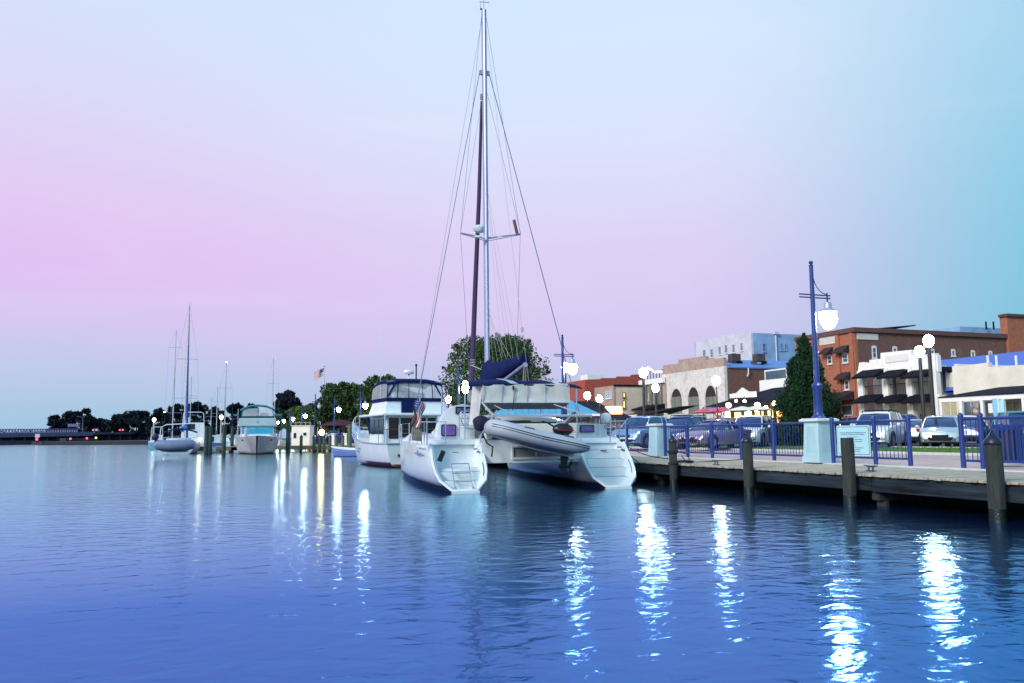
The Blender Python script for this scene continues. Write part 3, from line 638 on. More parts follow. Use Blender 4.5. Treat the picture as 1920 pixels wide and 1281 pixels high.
# --- three-storey brick building
b = Bld('brick_building', 'three-storey orange brick corner building with black window awnings and long dark side wall', 'building', 1601, 82, 616, pxl=1500, depth=46)
b.walls(BR_O, BR_D, top=[(b.y1,b.zt),(b.y0,b.zt)])  # side wall in darker brick, its shade put into the colour
m = MB(); m.box((b.x0-.25,b.y0-.25,b.zt-.35),(b.x0+b.depth,b.y0-.004,b.zt+.1)); m.box((b.x0-.25,b.y0,b.zt-.35),(b.x0-.004,b.y1,b.zt+.1)); b.part(m, 'cornice', mat('cornice_brick', (.13,.06,.05), .8, var=.3))
for (x0_,y0_,x1_,y1_,pl) in ((1537,632,1572,643,'f'),(1606,625,1646,638,'s')):
    a = b.P(x0_,y0_,pl); c = b.P(x1_,y1_,pl); m = MB()
    if pl == 'f': m.box((b.x0-.08,min(a.y,c.y),c.z),(b.x0-.004,max(a.y,c.y),a.z))
    else: m.box((a.x,b.y0-.08,c.z),(c.x,b.y0-.004,a.z))
    b.part(m, 'name_panel', mat('faded_panel', (.62,.58,.5), .8, var=.15, scale=3))
for (x0_,y0_,x1_,y1_) in ((1580,665,1591,681),(1584,714,1593,731),(1552,668,1561,683)): b.win(x0_,y0_,x1_,y1_,nh=2,arch=1)
for (x0_,x1_,yt,yb) in ((1570,1592,650,664),(1574,1595,699,713),(1545,1562,653,666)): b.awning(x0_,x1_,yt,yb,.8,m=mat('dark_brown_awning', (.035,.018,.022), .85, var=.2))
b.awning(1560,1604,736,754,2.4,m=mat('brown_canopy', (.03,.014,.014), .85, var=.2))
b.win(1578,760,1600,780,nv=1,sill=False)
for x0_,x1_,y0_,y1_ in ((1634,1644,651,672),(1673,1682,652,664),(1744,1752,656,672),(1783,1791,657,668),(1820,1828,659,672),(1853,1860,660,668),(1889,1896,661,669)): b.win(x0_,y0_,x1_,y1_,'s',nh=2,arch=1,fr=.1)
for px in (1571,1597):
    a = b.P(px,640); m = MB(); m.box((b.x0-.15,a.y-.25,PZ),(b.x0-.004,a.y+.25,b.zt-.4)); b.part(m, 'pilaster', BR_O)
q = at(1690,616,D=95); m = MB(); m.loft([[(q.x-5,q.y,q.z-.3),(q.x+2.2,q.y,q.z+.45)],[(q.x-5,q.y+3,q.z-.3),(q.x+2.2,q.y+3,q.z+.45)]], closed=False, cap=False); b.part(m, 'skylight', SHING, solid=.12)
# taller brick block at right edge
b = Bld('tall_brick_block', 'tallest dark red brick block rising at the right edge of the town', 'building', 1896, 79.8, 595, depth=22)
b.x0 = at(1896,700,Y=at(1601,700,D=82).y-.4).x; b.y0 = at(1601,700,D=82).y-.4; b.y1 = b.y0+.9; b.zt = at(1896,594,Y=b.y0).z; b.t.location = (b.x0,b.y0,PZ); b.inv = Matrix.Translation((-b.x0,-b.y0,-PZ))
b.walls(BR_O, BR_O, top=[(b.y1,b.zt),(b.y0,b.zt)]); m = MB(); m.box((b.x0-.2,b.y0-.2,b.zt),(b.x0+b.depth,b.y0+.3,b.zt+.3)); m.box((b.x0-.2,b.y0+.31,b.zt),(b.x0+.3,b.y1,b.zt+.3)); b.part(m, 'cornice', MT.get('x') or mat('coping', (.1,.05,.05), .8, var=.2))
b = Bld('rooftop_building', 'pale blue flat-roofed block with roof vents peeping over the long brick wall', 'building', 1800, 120, 612, pxl=1798, depth=24)
b.y1 = b.y0+12; b.walls(BLUEW, BLUEW, top=[(b.y1,b.zt),(b.y0,b.zt)])
for px in (1849,1863): q = at(px,612,D=121); m = MB(); m.cyl((q.x,q.y,q.z-.5),(q.x,q.y,q.z+.7),.12); b.part(m, 'vent_pipe', AWN)

# --- pale four-storey block
b = Bld('pale_block', 'tall pale building, pinkish front and blue side, behind the arched building', 'building', 1408, 118, 625, pxl=1304, depth=26)
tp = [(1304,641),(1322,640),(1322,636),(1345,634),(1345,630),(1372,628),(1372,627),(1408,624)]
b.walls(PALE, BLUEW, top=[(b.P(x,y).y,b.P(x,y).z) for x, y in tp])
for k, (x, y) in enumerate(((1321,661),(1335,660),(1350,655),(1362,652),(1376,651),(1391,648))): b.win(x-3, y-5, x+3, y+11, nh=3, nv=2, fm=PALE, fr=.1)
for x0_,x1_,y0_,y1_ in ((1429,1436,644,660),(1462,1467,644,657),(1470,1475,645,657),(1491,1500,645,663)): b.win(x0_,y0_,x1_,y1_,'s',nv=2,nh=2,fm=BLUEW,mglass=mat('dark_pane',(.05,.05,.10),.3,var=.3))
q = b.P(1453,626,'s'); m = MB(); m.cyl((q.x,b.y0-.15,PZ+8),(q.x,b.y0-.15,q.z),.1); m.box((q.x-.35,b.y0-.4,q.z-.1),(q.x+.35,b.y0-.01,q.z+.25)); b.part(m, 'downpipe', PALE)

# --- arched whitewashed building
DARKTOP = mat('dark_fanlight', (.03,.018,.018), .6, var=.4, scale=2)
b = Bld('arched_building', 'whitewashed brick building with three tall boarded arches', 'building', 1357, 86, 672, pxl=1244, depth=24)
tp = [(1244,685),(1272,682),(1272,675),(1320,668),(1324,668),(1324,675),(1357,671)]
pl_ = [(b.P(x,y).y,b.P(x,y).z) for x,y in tp]; zc = b.P(1300,694).z
m = MB(); m.box((b.x0,b.y0,b.z0),(b.x0+.35,b.y1,zc)); b.part(m, 'front_wall', BR_W)
m = MB(); m.prism([(b.y0,zc),(b.y1,zc)]+pl_, 'x', b.x0-.03, b.x0+.35); b.part(m, 'parapet', BR_P)
zs = at(1400,688,Y=b.y0).z
m = MB(); m.box((b.x0+.352,b.y0,b.z0),(b.x0+b.depth,b.y0+.35,zs)); m.box((b.x0+.352,b.y1-.35,b.z0),(b.x0+b.depth,b.y1,zs)); m.box((b.x0+b.depth,b.y0,b.z0),(b.x0+b.depth+.3,b.y1,zs)); b.part(m, 'side_wall', BR_D)
zr = at(1400,675,D=93).z; m = MB(); m.loft([[(b.x0+.4,b.y0-.15,zs-.1),(b.x0+b.depth,b.y0-.15,zs-.1)],[(b.x0+.4,b.y0+6,zr),(b.x0+b.depth,b.y0+6,zr)],[(b.x0+.4,b.y1,zs),(b.x0+b.depth,b.y1,zs)]], closed=False, cap=False); b.part(m, 'roof', mat('pale_blue_roof', (.12,.28,.62), .6, var=.15), solid=.15)
for px in (1377,1423): 
    q = at(px,676,D=90); m = MB(); m.cbox((q.x,q.y,q.z+.3),(1.1,.8,.8)); m.box((q.x-.7,q.y-.5,q.z-.4),(q.x-.64,q.y+.5,q.z-.1)); m.box((q.x+.64,q.y-.5,q.z-.4),(q.x+.7,q.y+.5,q.z-.1)); m.box((q.x-.75,q.y-.55,q.z-.12),(q.x+.75,q.y+.55,q.z-.1)); b.part(m, 'air_conditioner', mat('rusty_unit', (.10,.07,.07), .7, metal=.3, var=.4))
q = at(1403,690,Y=b.y0-.2); m = MB(); m.tube([(q.x,q.y,q.z),(q.x,q.y,q.z-.6),(q.x-.25,q.y-.1,q.z-.9)], .07); b.part(m, 'downpipe', FRAMEM)
for c, tpx in ((1269,731),(1301,728),(1333,725)): b.arch_door(c, tpx-2, 776, 21, DARKTOP, PLY, 744)

# --- restaurant with lit terrace
b = Bld('restaurant', 'waterfront restaurant with dark hip roof, white gable sign board and glowing terrace', 'building', 1452, 66, 728, pxl=1340, depth=7)
zE = at(1400,757,D=66).z; zT = at(1400,729,D=72).z; x0, y0, y1 = b.x0, b.y0, b.y1
b.x0 = x0; m = MB(); m.box((x0+2.5,y0+.4,PZ),(x0+2.7,y1-.4,zE)); m.box((x0+2.71,y0+.4,PZ),(x0+4.9,y0+.6,zE)); m.box((x0+2.71,y1-.6,PZ),(x0+4.9,y1-.4,zE)); b.part(m, 'wall', mat('ochre_wall', (.55,.36,.16), .8, var=.2))
ye = at(1317,757,X=x0-1).y
m = MB(); m.add([(x0-1,y0-.4,zE),(x0-1,ye,zE),(x0+5,ye,zE),(x0+5,y0-.4,zE),(x0+3.2,y0+1,zT),(x0+3.2,ye-4.5,zT),(x0+4.6,ye-4.5,zT),(x0+4.6,y0+1,zT)],
    [(0,1,5,4),(1,2,6,5),(2,3,7,6),(3,0,4,7),(4,5,6,7),(0,3,2,1)]); b.part(m, 'roof', SHING)
m = MB()
for px in (1319,1350,1375,1400,1426,1446):
    y = at(px,770,X=x0-.9).y; m = MB(); m.box((x0-.96,y-.06,PZ),(x0-.84,y+.06,zE-.02)); b.part(m, 'porch_post', mat('dark_post', (.05,.035,.03), .7, var=.2))
a = at(1370,747,X=x0-1.15); c = at(1418,734,X=x0-1.15); g2 = at(1393,727,X=x0-1.15)
m = MB(); m.prism([(a.y,a.z),(c.y,a.z-.05),(c.y,c.z),(at(1405,735,X=x0-1.15).y,c.z+.02),(g2.y,g2.z),(at(1382,735,X=x0-1.15).y,c.z-.0),(a.y,c.z-.05)], 'x', x0-1.25, x0-1.12); b.part(m, 'sign_board', FRAMEM)
for k, (p0, p1) in enumerate(((1356,1372),(1376,1392),(1396,1412),(1416,1434),(1440,1452),(1456,1470))):
    ya, yb = sorted((at(p0,770,X=x0+2.5).y, at(p1,770,X=x0+2.5).y)); m = MB(); m.box((x0+2.42,ya,PZ+.5),(x0+2.497,yb,zE-.35)); o = b.part(m, 'window', mat('timber_frame', (.12,.06,.03), .6, var=.2)); m = MB(); m.box((x0+2.40,ya+.1,PZ+.6),(x0+2.415,yb-.1,zE-.45)); b.part(m, 'pane', LITW2 if k % 2 == 0 else LITW, o)
m = MB(); zp = at(1445,727,D=74).z; m.box((x0+6.5,at(1474,722,X=x0+6.5).y,zE),(x0+7,at(1424,722,X=x0+6.5).y,zp+.9)); b.part(m, 'rooftop_parapet', OFFW)
m = MB(); q0 = at(1434,718,X=x0+8).y; m.box((x0+8,at(1476,715,X=x0+8).y,zp+.5),(x0+8.4,q0,zp+2.0)); o = b.part(m, 'window_band', FRAMEM); m = MB(); m.box((x0+7.97,at(1474,715,X=x0+8).y,zp+.95),(x0+7.998,q0-.2,zp+1.85)); b.part(m, 'pane', GLASSW, o)
REX, REY0, REY1 = x0, y0, ye
for i, (px, py, D, r) in enumerate(((1366,760,66,.2),(1363,773,62,.2),(1420,760,66,.22),(1396,752,66,.12),(1418,770,62,.1),(1453,757,64,.2),(1404,775,61,.16),(1380,752,66,.1),(1436,764,64,.14))):
    q = at(px, py, D=D); t = thing('terrace_lamp', 'round warm lamp number hanging at the restaurant terrace', 'lamp', tuple(q), 0, 'warm lamps of the restaurant terrace')
    t['label'] = ['large warm lamp at the left end of the restaurant sign','warm lamp low at the left of the terrace beside the pink umbrella','large warm lamp right of the sign board','small warm lamp under the gable of the sign','small warm lamp beside the right white umbrella','warm lamp partly behind the conical evergreen','warm lamp between the two white umbrellas at table height','small warm lamp under the left end of the sign board','medium warm lamp between sign board and evergreen'][i]
    MB().ball((0,0,0), r, 10, 8).build('bulb', WARM, t, smooth=True); MB().cyl((0,0,r*.8),(0,0,r+.25),.02).build('hanger', AWN, t)
# terrace wall and planters
q0 = at(1296,780,D=60); q1 = at(1440,780,D=52)
b = thing('terrace_wall', 'low reddish brick wall with timber panels around the restaurant terrace', 'wall', (q0.x,q0.y,PZ)); m = MB(); dx, dy = q1.x-q0.x, q1.y-q0.y
BRT = brickmat('terrace_brick', (.36,.12,.06), (.42,.16,.09), (.3,.2,.15))
ln = math.hypot(dx,dy); an = math.atan2(dy,dx)
m.cbox((ln/2*math.cos(an),ln/2*math.sin(an),.75),(ln,.25,1.5),rz=an); m.build('brick_wall', BRT, b)
m = MB()
for k in range(8): f = (k+.5)/8; m.cbox((ln*f*math.cos(an)-.2*math.sin(an)*-1,ln*f*math.sin(an)-.25,1.15),(ln/9,.08,1.1),rz=an)
m.build('timber_panel', mat('terrace_timber', (.22,.09,.05), .8, var=.3), b)
def umbrella(px, py, D, wid, col, label, drop=.30, closed=False):
    q = at(px, py, D=D); t = thing('umbrella', label, 'umbrella', (q.x,q.y,PZ), 0, 'patio umbrellas of the restaurant'); h = q.z-PZ
    MB().cyl((0,0,0),(0,0,h),.03).build('pole', FRAMEM, t)
    m = MB(); n = 8; ap = (0,0,h); rim = [(wid*math.cos(2*math.pi*k/n), wid*math.sin(2*math.pi*k/n), h-drop) for k in range(n)]; mid = [(wid*.5*math.cos(2*math.pi*k/n), wid*.5*math.sin(2*math.pi*k/n), h-drop*.38) for k in range(n)]
    m.add([ap]+mid+rim, [(0,1+k,1+(k+1)%n) for k in range(n)]+[(1+k,1+(k+1)%n,1+n+(k+1)%n,1+n+k)[::-1] for k in range(n)]); m.build('canopy', col, t, solid=.02)
    MB().lathe([(.25,0),(.25,.08),(.05,.1)], (0,0,0), 10).build('foot', AWN, t)
PINK = mat('pink_umbrella', (.55,.09,.16), .8, var=.1); WUM = mat('white_umbrella', (.75,.73,.68), .8, var=.06)
umbrella(1320,766,60,.95,PINK,'leftmost pink patio umbrella behind the brick terrace wall'); umbrella(1338,765,60,.95,mat('magenta_umbrella', (.55,.12,.35), .8, var=.1),'magenta patio umbrella, middle of the three dark-toned ones'); umbrella(1356,764,59,.95,PINK,'rightmost red-pink patio umbrella next to the round red sign')
umbrella(1392,762,57,1.1,WUM,'left white patio umbrella below the sign board'); umbrella(1418,761,57,1.1,WUM,'right white patio umbrella nearer the evergreen')
q = at(1347,776,D=56); t = thing('round_sign', 'round red and white sign on a post before the terrace wall', 'sign', (q.x,q.y,PZ)); h = q.z-PZ
MB().cyl((0,0,0),(0,0,h-.2),.04).build('post', AWN, t); an = math.atan2(q.y,q.x)
mm = Matrix.Translation((0,0,h)) @ Matrix.Rotation(an+math.pi,4,'Z') @ Matrix.Rotation(math.pi/2,4,'Y')
MB().cyl((0,0,-.03),(0,0,.03),.24,n=24).xf(mm).build('disc', mat('sign_red', (.5,.03,.02), .5, var=0), t); MB().prism([(-.04,-.17),(.1,-.14),(.1,.14),(-.04,.17)], 'z', .031, .04).xf(mm).build('white_band', FRAMEM, t)
t = thing('pinwheel_sign', 'small black and white round sign beside the red one', 'sign', (at(1357,777,D=57).x,at(1357,777,D=57).y,PZ)); MB().cyl((0,0,0),(0,0,h-.2),.03).build('post', AWN, t); MB().cyl((0,0,-.03),(0,0,.03),.17,n=20).xf(mm).build('disc', FRAMEM, t); MB().prism([(-.1,-.03),(.1,-.03),(.1,.03),(-.1,.03)], 'z', .031, .04).xf(mm).build('dark_bar', AWN, t)
for q, lb, rz in (((1384,783,55),'white terrace chair left of the timber panels',.3),((1401,782,55),'white terrace chair right of its neighbour',-.4)):
    p = at(q[0],q[1],D=q[2]); t = thing('terrace_chair', lb, 'chair', (p.x,p.y,PZ+.5), rz, 'white chairs of the terrace')
    MB().cbox((0,0,.45),(.45,.45,.04)).build('seat', FRAMEM, t); MB().tube([(-.2,.2,.45),(-.2,.25,.95),(.2,.25,.95),(.2,.2,.45)], .02).tube([(-.1,.22,.5),(-.1,.25,.93)],.012).tube([(.1,.22,.5),(.1,.25,.93)],.012).build('backrest', FRAMEM, t)
    for sx in (-1,1):
        for sy in (-1,1): MB().cyl((sx*.2,sy*.2,-.5),(sx*.2,sy*.2,.45),.02,n=6).build('leg', FRAMEM, t)

# --- beige pilastered building, tan block, red brick, distant brick
b = Bld('pilastered_building', 'weathered beige building with vertical pilasters between lamp and arched building', 'building', 1247, 97, 708, pxl=1204, depth=16)
b.walls(BR_P, BR_P)
for px in (1205,1212,1222,1232,1240): a = b.P(px,730); m = MB(); m.box((b.x0-.25,a.y-.3,PZ+3.2),(b.x0-.004,a.y+.3,b.zt-.5)); b.part(m, 'pilaster', PLY)
m = MB(); m.box((b.x0-.35,b.y0,b.zt-.6),(b.x0-.004,b.y1,b.zt)); b.part(m, 'cornice', OFFW)
b.win(1216,738,1222,750,nh=2); b.awning(1204,1247,760,770,2.0)
m = MB()
for k in range(9): y = b.y0+(b.y1-b.y0)*k/8; m.box((b.x0+.5,y-.03,b.zt),(b.x0+.56,y+.03,b.zt+1))
m.box((b.x0+.5,b.y0,b.zt+1),(b.x0+.56,b.y1,b.zt+1.06)); b.part(m, 'roof_railing', AWN)
q = at(1240,697,D=98); m = MB(); m.tube([(q.x,q.y,q.z),(q.x+.5,q.y+2.5,q.z+.15),(q.x+1,q.y+5,q.z+.9)], .12); b.part(m, 'string_lights', m_('string_light', (1,.8,.7), .5, var=0, emit=(1,.62,.5), es=4))
b = Bld('low_awning_building', 'low shop with black hip awning roof and warm shop windows right of the tan block', 'building', 1247, 84, 775, pxl=1178, depth=8)
zE = at(1200,775,D=84).z; zT = at(1230,763,D=86).z; ye = at(1171,776,X=b.x0-1.5).y
m = MB(); m.add([(b.x0-1.5,b.y0,zE),(b.x0-1.5,ye,zE),(b.x0+4,ye,zE),(b.x0+4,b.y0,zT+.1),(b.x0+2,b.y0,zT),(b.x0+2,ye-6,zT)], [(0,1,5,4),(1,2,5),(2,3,4,5),(0,4,3),(0,3,2,1)]); b.part(m, 'roof', SHING)
m = MB(); m.box((b.x0,b.y0,PZ),(b.x0+.3,b.y1,zE)); b.part(m, 'wall', CREAM)
for p0,p1,mm_ in ((1178,1186,LITW),(1204,1212,LITW),(1214,1230,LITW2),(1233,1242,GLASSW)): 
    ya, yb = sorted((at(p0,785,X=b.x0).y, at(p1,785,X=b.x0).y)); m = MB(); m.box((b.x0-.05,ya,PZ+.4),(b.x0-.004,yb,zE-.5)); o = b.part(m, 'shop_window', AWN); m = MB(); m.box((b.x0-.07,ya+.15,PZ+.5),(b.x0-.052,yb-.15,zE-.6)); b.part(m, 'pane', mm_, o)
m = MB(); m.cyl((b.x0-1.4,ye-.2,PZ),(b.x0-1.4,ye-.2,zE),.07); b.part(m, 'porch_post', AWN)
b = Bld('tan_block', 'plain tan two-storey block with one narrow lit window column', 'building', 1150, 100, 723, pxl=1116, depth=9)
b.walls(BR_P, TAN)
X2 = at(1205,723,Y=b.y0).x
for y0_,y1_,mm_ in ((736,746,LITW),(751,766,LITW)): b.win(1167,y0_,1173,y1_,'s',mglass=mm_,nh=3,fm=mat('brown_frame',(.3,.12,.06),.6,var=0),fr=.12)
b.win(1162,776,1168,790,'s',mglass=PLY,sill=False,fm=mat('brown_frame2',(.3,.12,.06),.6,var=0)); b.win(1136,734,1147,748,nv=3,mglass=mat('pale_pane',(.3,.42,.5),.2,var=.2))
m = MB(); m.box((b.x0+.02,b.y0-.12,b.zt-.1),(b.x0+b.depth,b.y0-.004,b.zt+.12)); b.part(m, 'coping', AWN)
b = Bld('red_brick_building', 'red painted brick building with stepped parapet above the tan block', 'building', 1097, 116, 712, depth=11)
b.y1 = b.y0+12; X = lambda px, py: (at(px,py,Y=b.y0).x, at(px,py,Y=b.y0).z)
poly = [X(1097,800),X(1206,800),X(1206,701),X(1184,703),X(1184,706),X(1157,706),X(1157,709),X(1128,709),X(1128,711),X(1097,712)]
m = MB(); m.prism(poly, 'y', b.y0, b.y0+.4); b.part(m, 'stepped_wall', BR_R)
m = MB(); m.box((b.x0,b.y0+.41,PZ),(b.x0+.3,b.y1,b.zt)); m.box((b.x0+b.depth,b.y0+.41,PZ),(b.x0+b.depth+.3,b.y1,b.zt)); b.part(m, 'side_wall', BR_R)
m = MB(); m.box((b.x0+.31,b.y0+.41,b.zt-1),(b.x0+b.depth-.01,b.y1,b.zt-.7)); b.part(m, 'roof', SHING)
b = Bld('distant_brick_building', 'pinkish brick building with rows of white sash windows just right of the catamaran awning', 'building', 1099, 126, 717, pxl=1060, depth=14)
b.walls(BR_P, BR_P)
for x in (1066,1076,1085,1094):
    for y in (722,745): b.win(x-2.4, y, x+2.4, y+12, nh=2, fr=.12)
q = at(1111,706,D=122); b = thing('penthouse', 'small white rooftop hut with one dark window above the red brick parapet', 'building', (q.x,q.y,q.z-3)); MB().box((-1.3,-1,-2),(1.3,1.5,3.2)).build('wall', OFFW, b); MB().box((-.2,-1.06,1.4),(.5,-1.003,2.5)).build('window', AWN, b)
# dark-roofed house
b = thing('dark_roofed_house', 'low house with steep dark shingle roof in front of the tan block', 'house', (*gxy(1125,82), PZ)); X1 = 3.1
m = MB(); m.box((-3.2,-1,0),(3.2,6,2.2)); m.build('wall', BR_P, b)
m = MB(); zt = at(1120,752,D=84).z-PZ; m.add([(-3.8,-1.5,2.1),(3.8,-1.5,2.1),(3.8,6.5,2.1),(-3.8,6.5,2.1),(-1.6,2.5,zt),(.6,2.5,zt)], [(0,1,5,4),(1,2,5),(2,3,4,5),(3,0,4),(3,2,1,0)]); m.build('roof', SHING, b)
m = MB(); m.box((1.2,-.2,zt-1.6),(2.4,1.2,zt-.6)); m.build('dormer', LITW, b)

# --- teal roofed pavilion behind the catamaran
pc = at(1020, 779, D=60); b = thing('pavilion', 'open pavilion with teal metal hip roof behind the catamaran stern', 'pavilion', (pc.x,pc.y,GZ)); he = pc.z-GZ; hw = 3.75
TEAL = mat('teal_metal_roof', (.09,.33,.50), .45, var=.12, scale=2, stretch=(6,.3,1))
rz = R(-19.9); rot = Matrix.Rotation(rz,4,'Z')
ht = at(1020,756,D=62).z-GZ
MB().add([(-hw,-hw*.8,he),(hw,-hw*.8,he),(hw,hw*.8,he),(-hw,hw*.8,he),(-hw+2.1,0,ht+.25),(hw-2.1,0,ht+.25)], [(0,1,5,4),(1,2,5),(2,3,4,5),(3,0,4),(3,2,1,0)]).xf(rot).build('roof', TEAL, b)
m = MB(); m.box((-hw,-hw*.8-.04,he-.14),(hw,-hw*.8+.03,he+.0)); m.box((-hw,hw*.8-.03,he-.14),(hw,hw*.8+.04,he)); m.xf(rot).build('eave_beam', FRAMEM, b)
for sx in (-.93,-.31,.31,.93):
    for sy in (-.72,.72): MB().cyl((sx*hw,sy*hw,0),(sx*hw,sy*hw,he-.02),.06).xf(rot).build('column', m_('pavilion_post', (.15,.1,.07), .7), b)
m = MB()
for k in range(16):
    f = -1+2*(k+.5)/16; xe = f*hw; xt = max(-hw+2.1, min(hw-2.1, xe)); g = 1 if abs(xe) <= hw-2.1 else (hw-abs(xe))/2.1
    m.tube([(xe,-hw*.8,he+.02),(xe if abs(xe) <= hw-2.1 else xe,-hw*.8*(1-g),he+(ht+.25-he)*g+.02)], .02, 4)
m.xf(rot).build('roof_ribs', TEAL, b)

# pale blue board signs at the right
q = at(1874, 790, D=43); t = thing('hoarding_sign', 'tall pale blue folding board with small white notice by the porch', 'sign', (q.x,q.y,PZ)); h = at(1874,747,D=43).z-PZ
an = math.atan2(q.y,q.x)-math.pi/2; LB = mat('pale_blue_board', (.32,.60,.78), .5, var=.08); ro = Matrix.Rotation(an,4,'Z')
MB().cbox((-.12,0,h/2+.2),(.26,.05,h-.4),rz=.5).xf(ro).build('left_panel', LB, t); MB().cbox((.13,0,h/2+.15),(.27,.05,h-.5),rz=-.35).xf(ro).build('right_panel', LB, t); MB().cyl((0,0,0),(0,0,h+.1),.03).xf(ro).build('post', FRAMEM, t)
MB().cbox((-.36,.02,h-.5),(.2,.03,.5)).xf(ro).build('notice', FRAMEM, t); MB().prism([(-.25,h*.28),(0,h*.45),(.02,h*.3),(-.22,h*.2)], 'y', -.08, -.05).xf(ro).build('red_flag', mat('red_cloth', (.4,.02,.03), .8, var=.1), t)

# litter bin
q = at(1893, 860, X=17.6); t = thing('litter_bin', 'dark blue slatted litter bin behind the fence at the right', 'bin', (q.x,q.y,GZ))
m = MB()
for k in range(20): a = 2*math.pi*k/20; m.cbox((.3*math.cos(a),.3*math.sin(a),.5),(.018,.045,.72),rz=a)
m.build('slats', BLUEP, t)
MB().lathe([(.26,.1),(.26,.85)], n=20).build('liner', BLACK, t, smooth=True); MB().lathe([(.32,.1),(.32,.16)], n=24).build('bottom_ring', BLUEP, t)
m = MB(); m.lathe([(.3,.84),(.36,.94),(.36,.98),(.33,.98),(.29,.86)], n=24); m.build('rim', BLUEP, t, smooth=True)

# ================================================================== TREES
def leafmat(name, c, var=.5):
    m = mat(name, c, .8, var=var, scale=.9, spec=.2); b = m.node_tree.nodes['Principled BSDF']; return m
LEAF_D = leafmat('evergreen_leaves', (.012,.042,.016)); LEAF_M = leafmat('oak_leaves', (.038,.075,.024)); LEAF_F = leafmat('far_leaves', (.010,.018,.030), .35)
LEAF_LIT = leafmat('lamplit_leaves', (.09,.15,.03)); BARK = mat('bark', (.05,.04,.032), .95, var=.4, scale=4, bump=.6)  # brighter leaves: lamplight put into the leaf colour
def leaves(name, centers, radii, per, size, material, parent, seed=1, squash=.8, droop=0.):
    rg = np.random.default_rng(seed); P = []
    for c, r in zip(centers, radii):
        n = per if isinstance(per, int) else per(r)
        d = rg.normal(size=(n,3)); d /= np.linalg.norm(d,axis=1)[:,None]; rad = r*rg.uniform(.25,1,n)**.45
        p = d*rad[:,None]; p[:,2] *= squash; P.append(p+np.array(c))
    P = np.concatenate(P); n = len(P)
    a = rg.normal(size=(n,3)); a /= np.linalg.norm(a,axis=1)[:,None]; b = rg.normal(size=(n,3)); b -= (a*b).sum(1)[:,None]*a; b /= np.linalg.norm(b,axis=1)[:,None]
    s = size*rg.uniform(.5,1.35,n)[:,None]
    if droop: a[:,2] -= droop; a /= np.linalg.norm(a,axis=1)[:,None]
    v = np.stack([P-a*s, P+b*s*.42, P+a*s, P-b*s*.42],1).reshape(-1,3)
    me = bpy.data.meshes.new(name); me.vertices.add(4*n); me.vertices.foreach_set('co', v.ravel())
    me.loops.add(4*n); me.loops.foreach_set('vertex_index', np.arange(4*n)); me.polygons.add(n); me.polygons.foreach_set('loop_start', np.arange(0,4*n,4)); me.polygons.foreach_set('loop_total', np.full(n,4))
    me.update(calc_edges=True); me.materials.append(material)
    o = bpy.data.objects.new(name, me); COL.objects.link(o); o.parent = parent; return o
def tree(px, D, ybase_z, wpx, ytop, label, material, nblob=26, per=230, leaf=.16, seed=1, trunkh=.3, squash=.75, name='leafy_tree', bottom=None, group=None, tr=.22):
    x, y = gxy(px, D); t = thing(name, label, 'tree', (x,y,ybase_z), 0, group); rd = random.Random(seed)
    Ht = at(px, ytop, D=D).z - ybase_z; Wd = wpx/F*D/2*1.05
    hb = Ht*trunkh; cen = []; rad = []
    for k in range(nblob):
        f = rd.uniform(0,1)**.8; z = hb + (Ht-hb)*(.12+.8*f)
        env = math.sin(math.pi*(.16+.72*f))**.6; a = rd.uniform(0,2*math.pi); rr = Wd*env*rd.uniform(.25,.82)
        r = Wd*rd.uniform(.2,.36)*(.75+.4*env)
        z = min(z, Ht-r*squash)
        cen.append((rr*math.cos(a), rr*math.sin(a), z)); rad.append(r)
    cen.append((0,0,Ht-Wd*.25)); rad.append(Wd*.28)
    for k in range(nblob):      # loose twigs that break the outline
        j = rd.randrange(len(cen)); c, r = cen[j], rad[j]; a = rd.uniform(0,2*math.pi); e = rd.uniform(-.3,1.1); q = r*rd.uniform(.95,1.25)
        cen.append((c[0]+q*math.cos(a)*math.cos(e), c[1]+q*math.sin(a)*math.cos(e), min(Ht*1.03,c[2]+q*math.sin(e)*squash))); rad.append(r*rd.uniform(.18,.34))
    m = MB(); m.tube([(0,0,-.1),(.05*Wd,.02,hb*.6),(-.03*Wd,0,hb*1.2),(0,0,Ht*.7)], [tr*1.3,tr,tr*.75,tr*.25], 9)
    for c, r in list(zip(cen,rad))[:14]: m.tube([(0,0,hb*.8+rd.uniform(0,hb*.5)),(c[0]*.5,c[1]*.5,(hb+c[2])/2+.1),c], [tr*.4,tr*.25,tr*.08], 5)
    m.build('trunk', BARK, t, smooth=True)
    mr = max(rad); leaves('crown', cen, rad, lambda r: max(12, int(per*min(1,(r/mr)**1.3*1.25))), leaf, material, t, seed, squash)
    return t
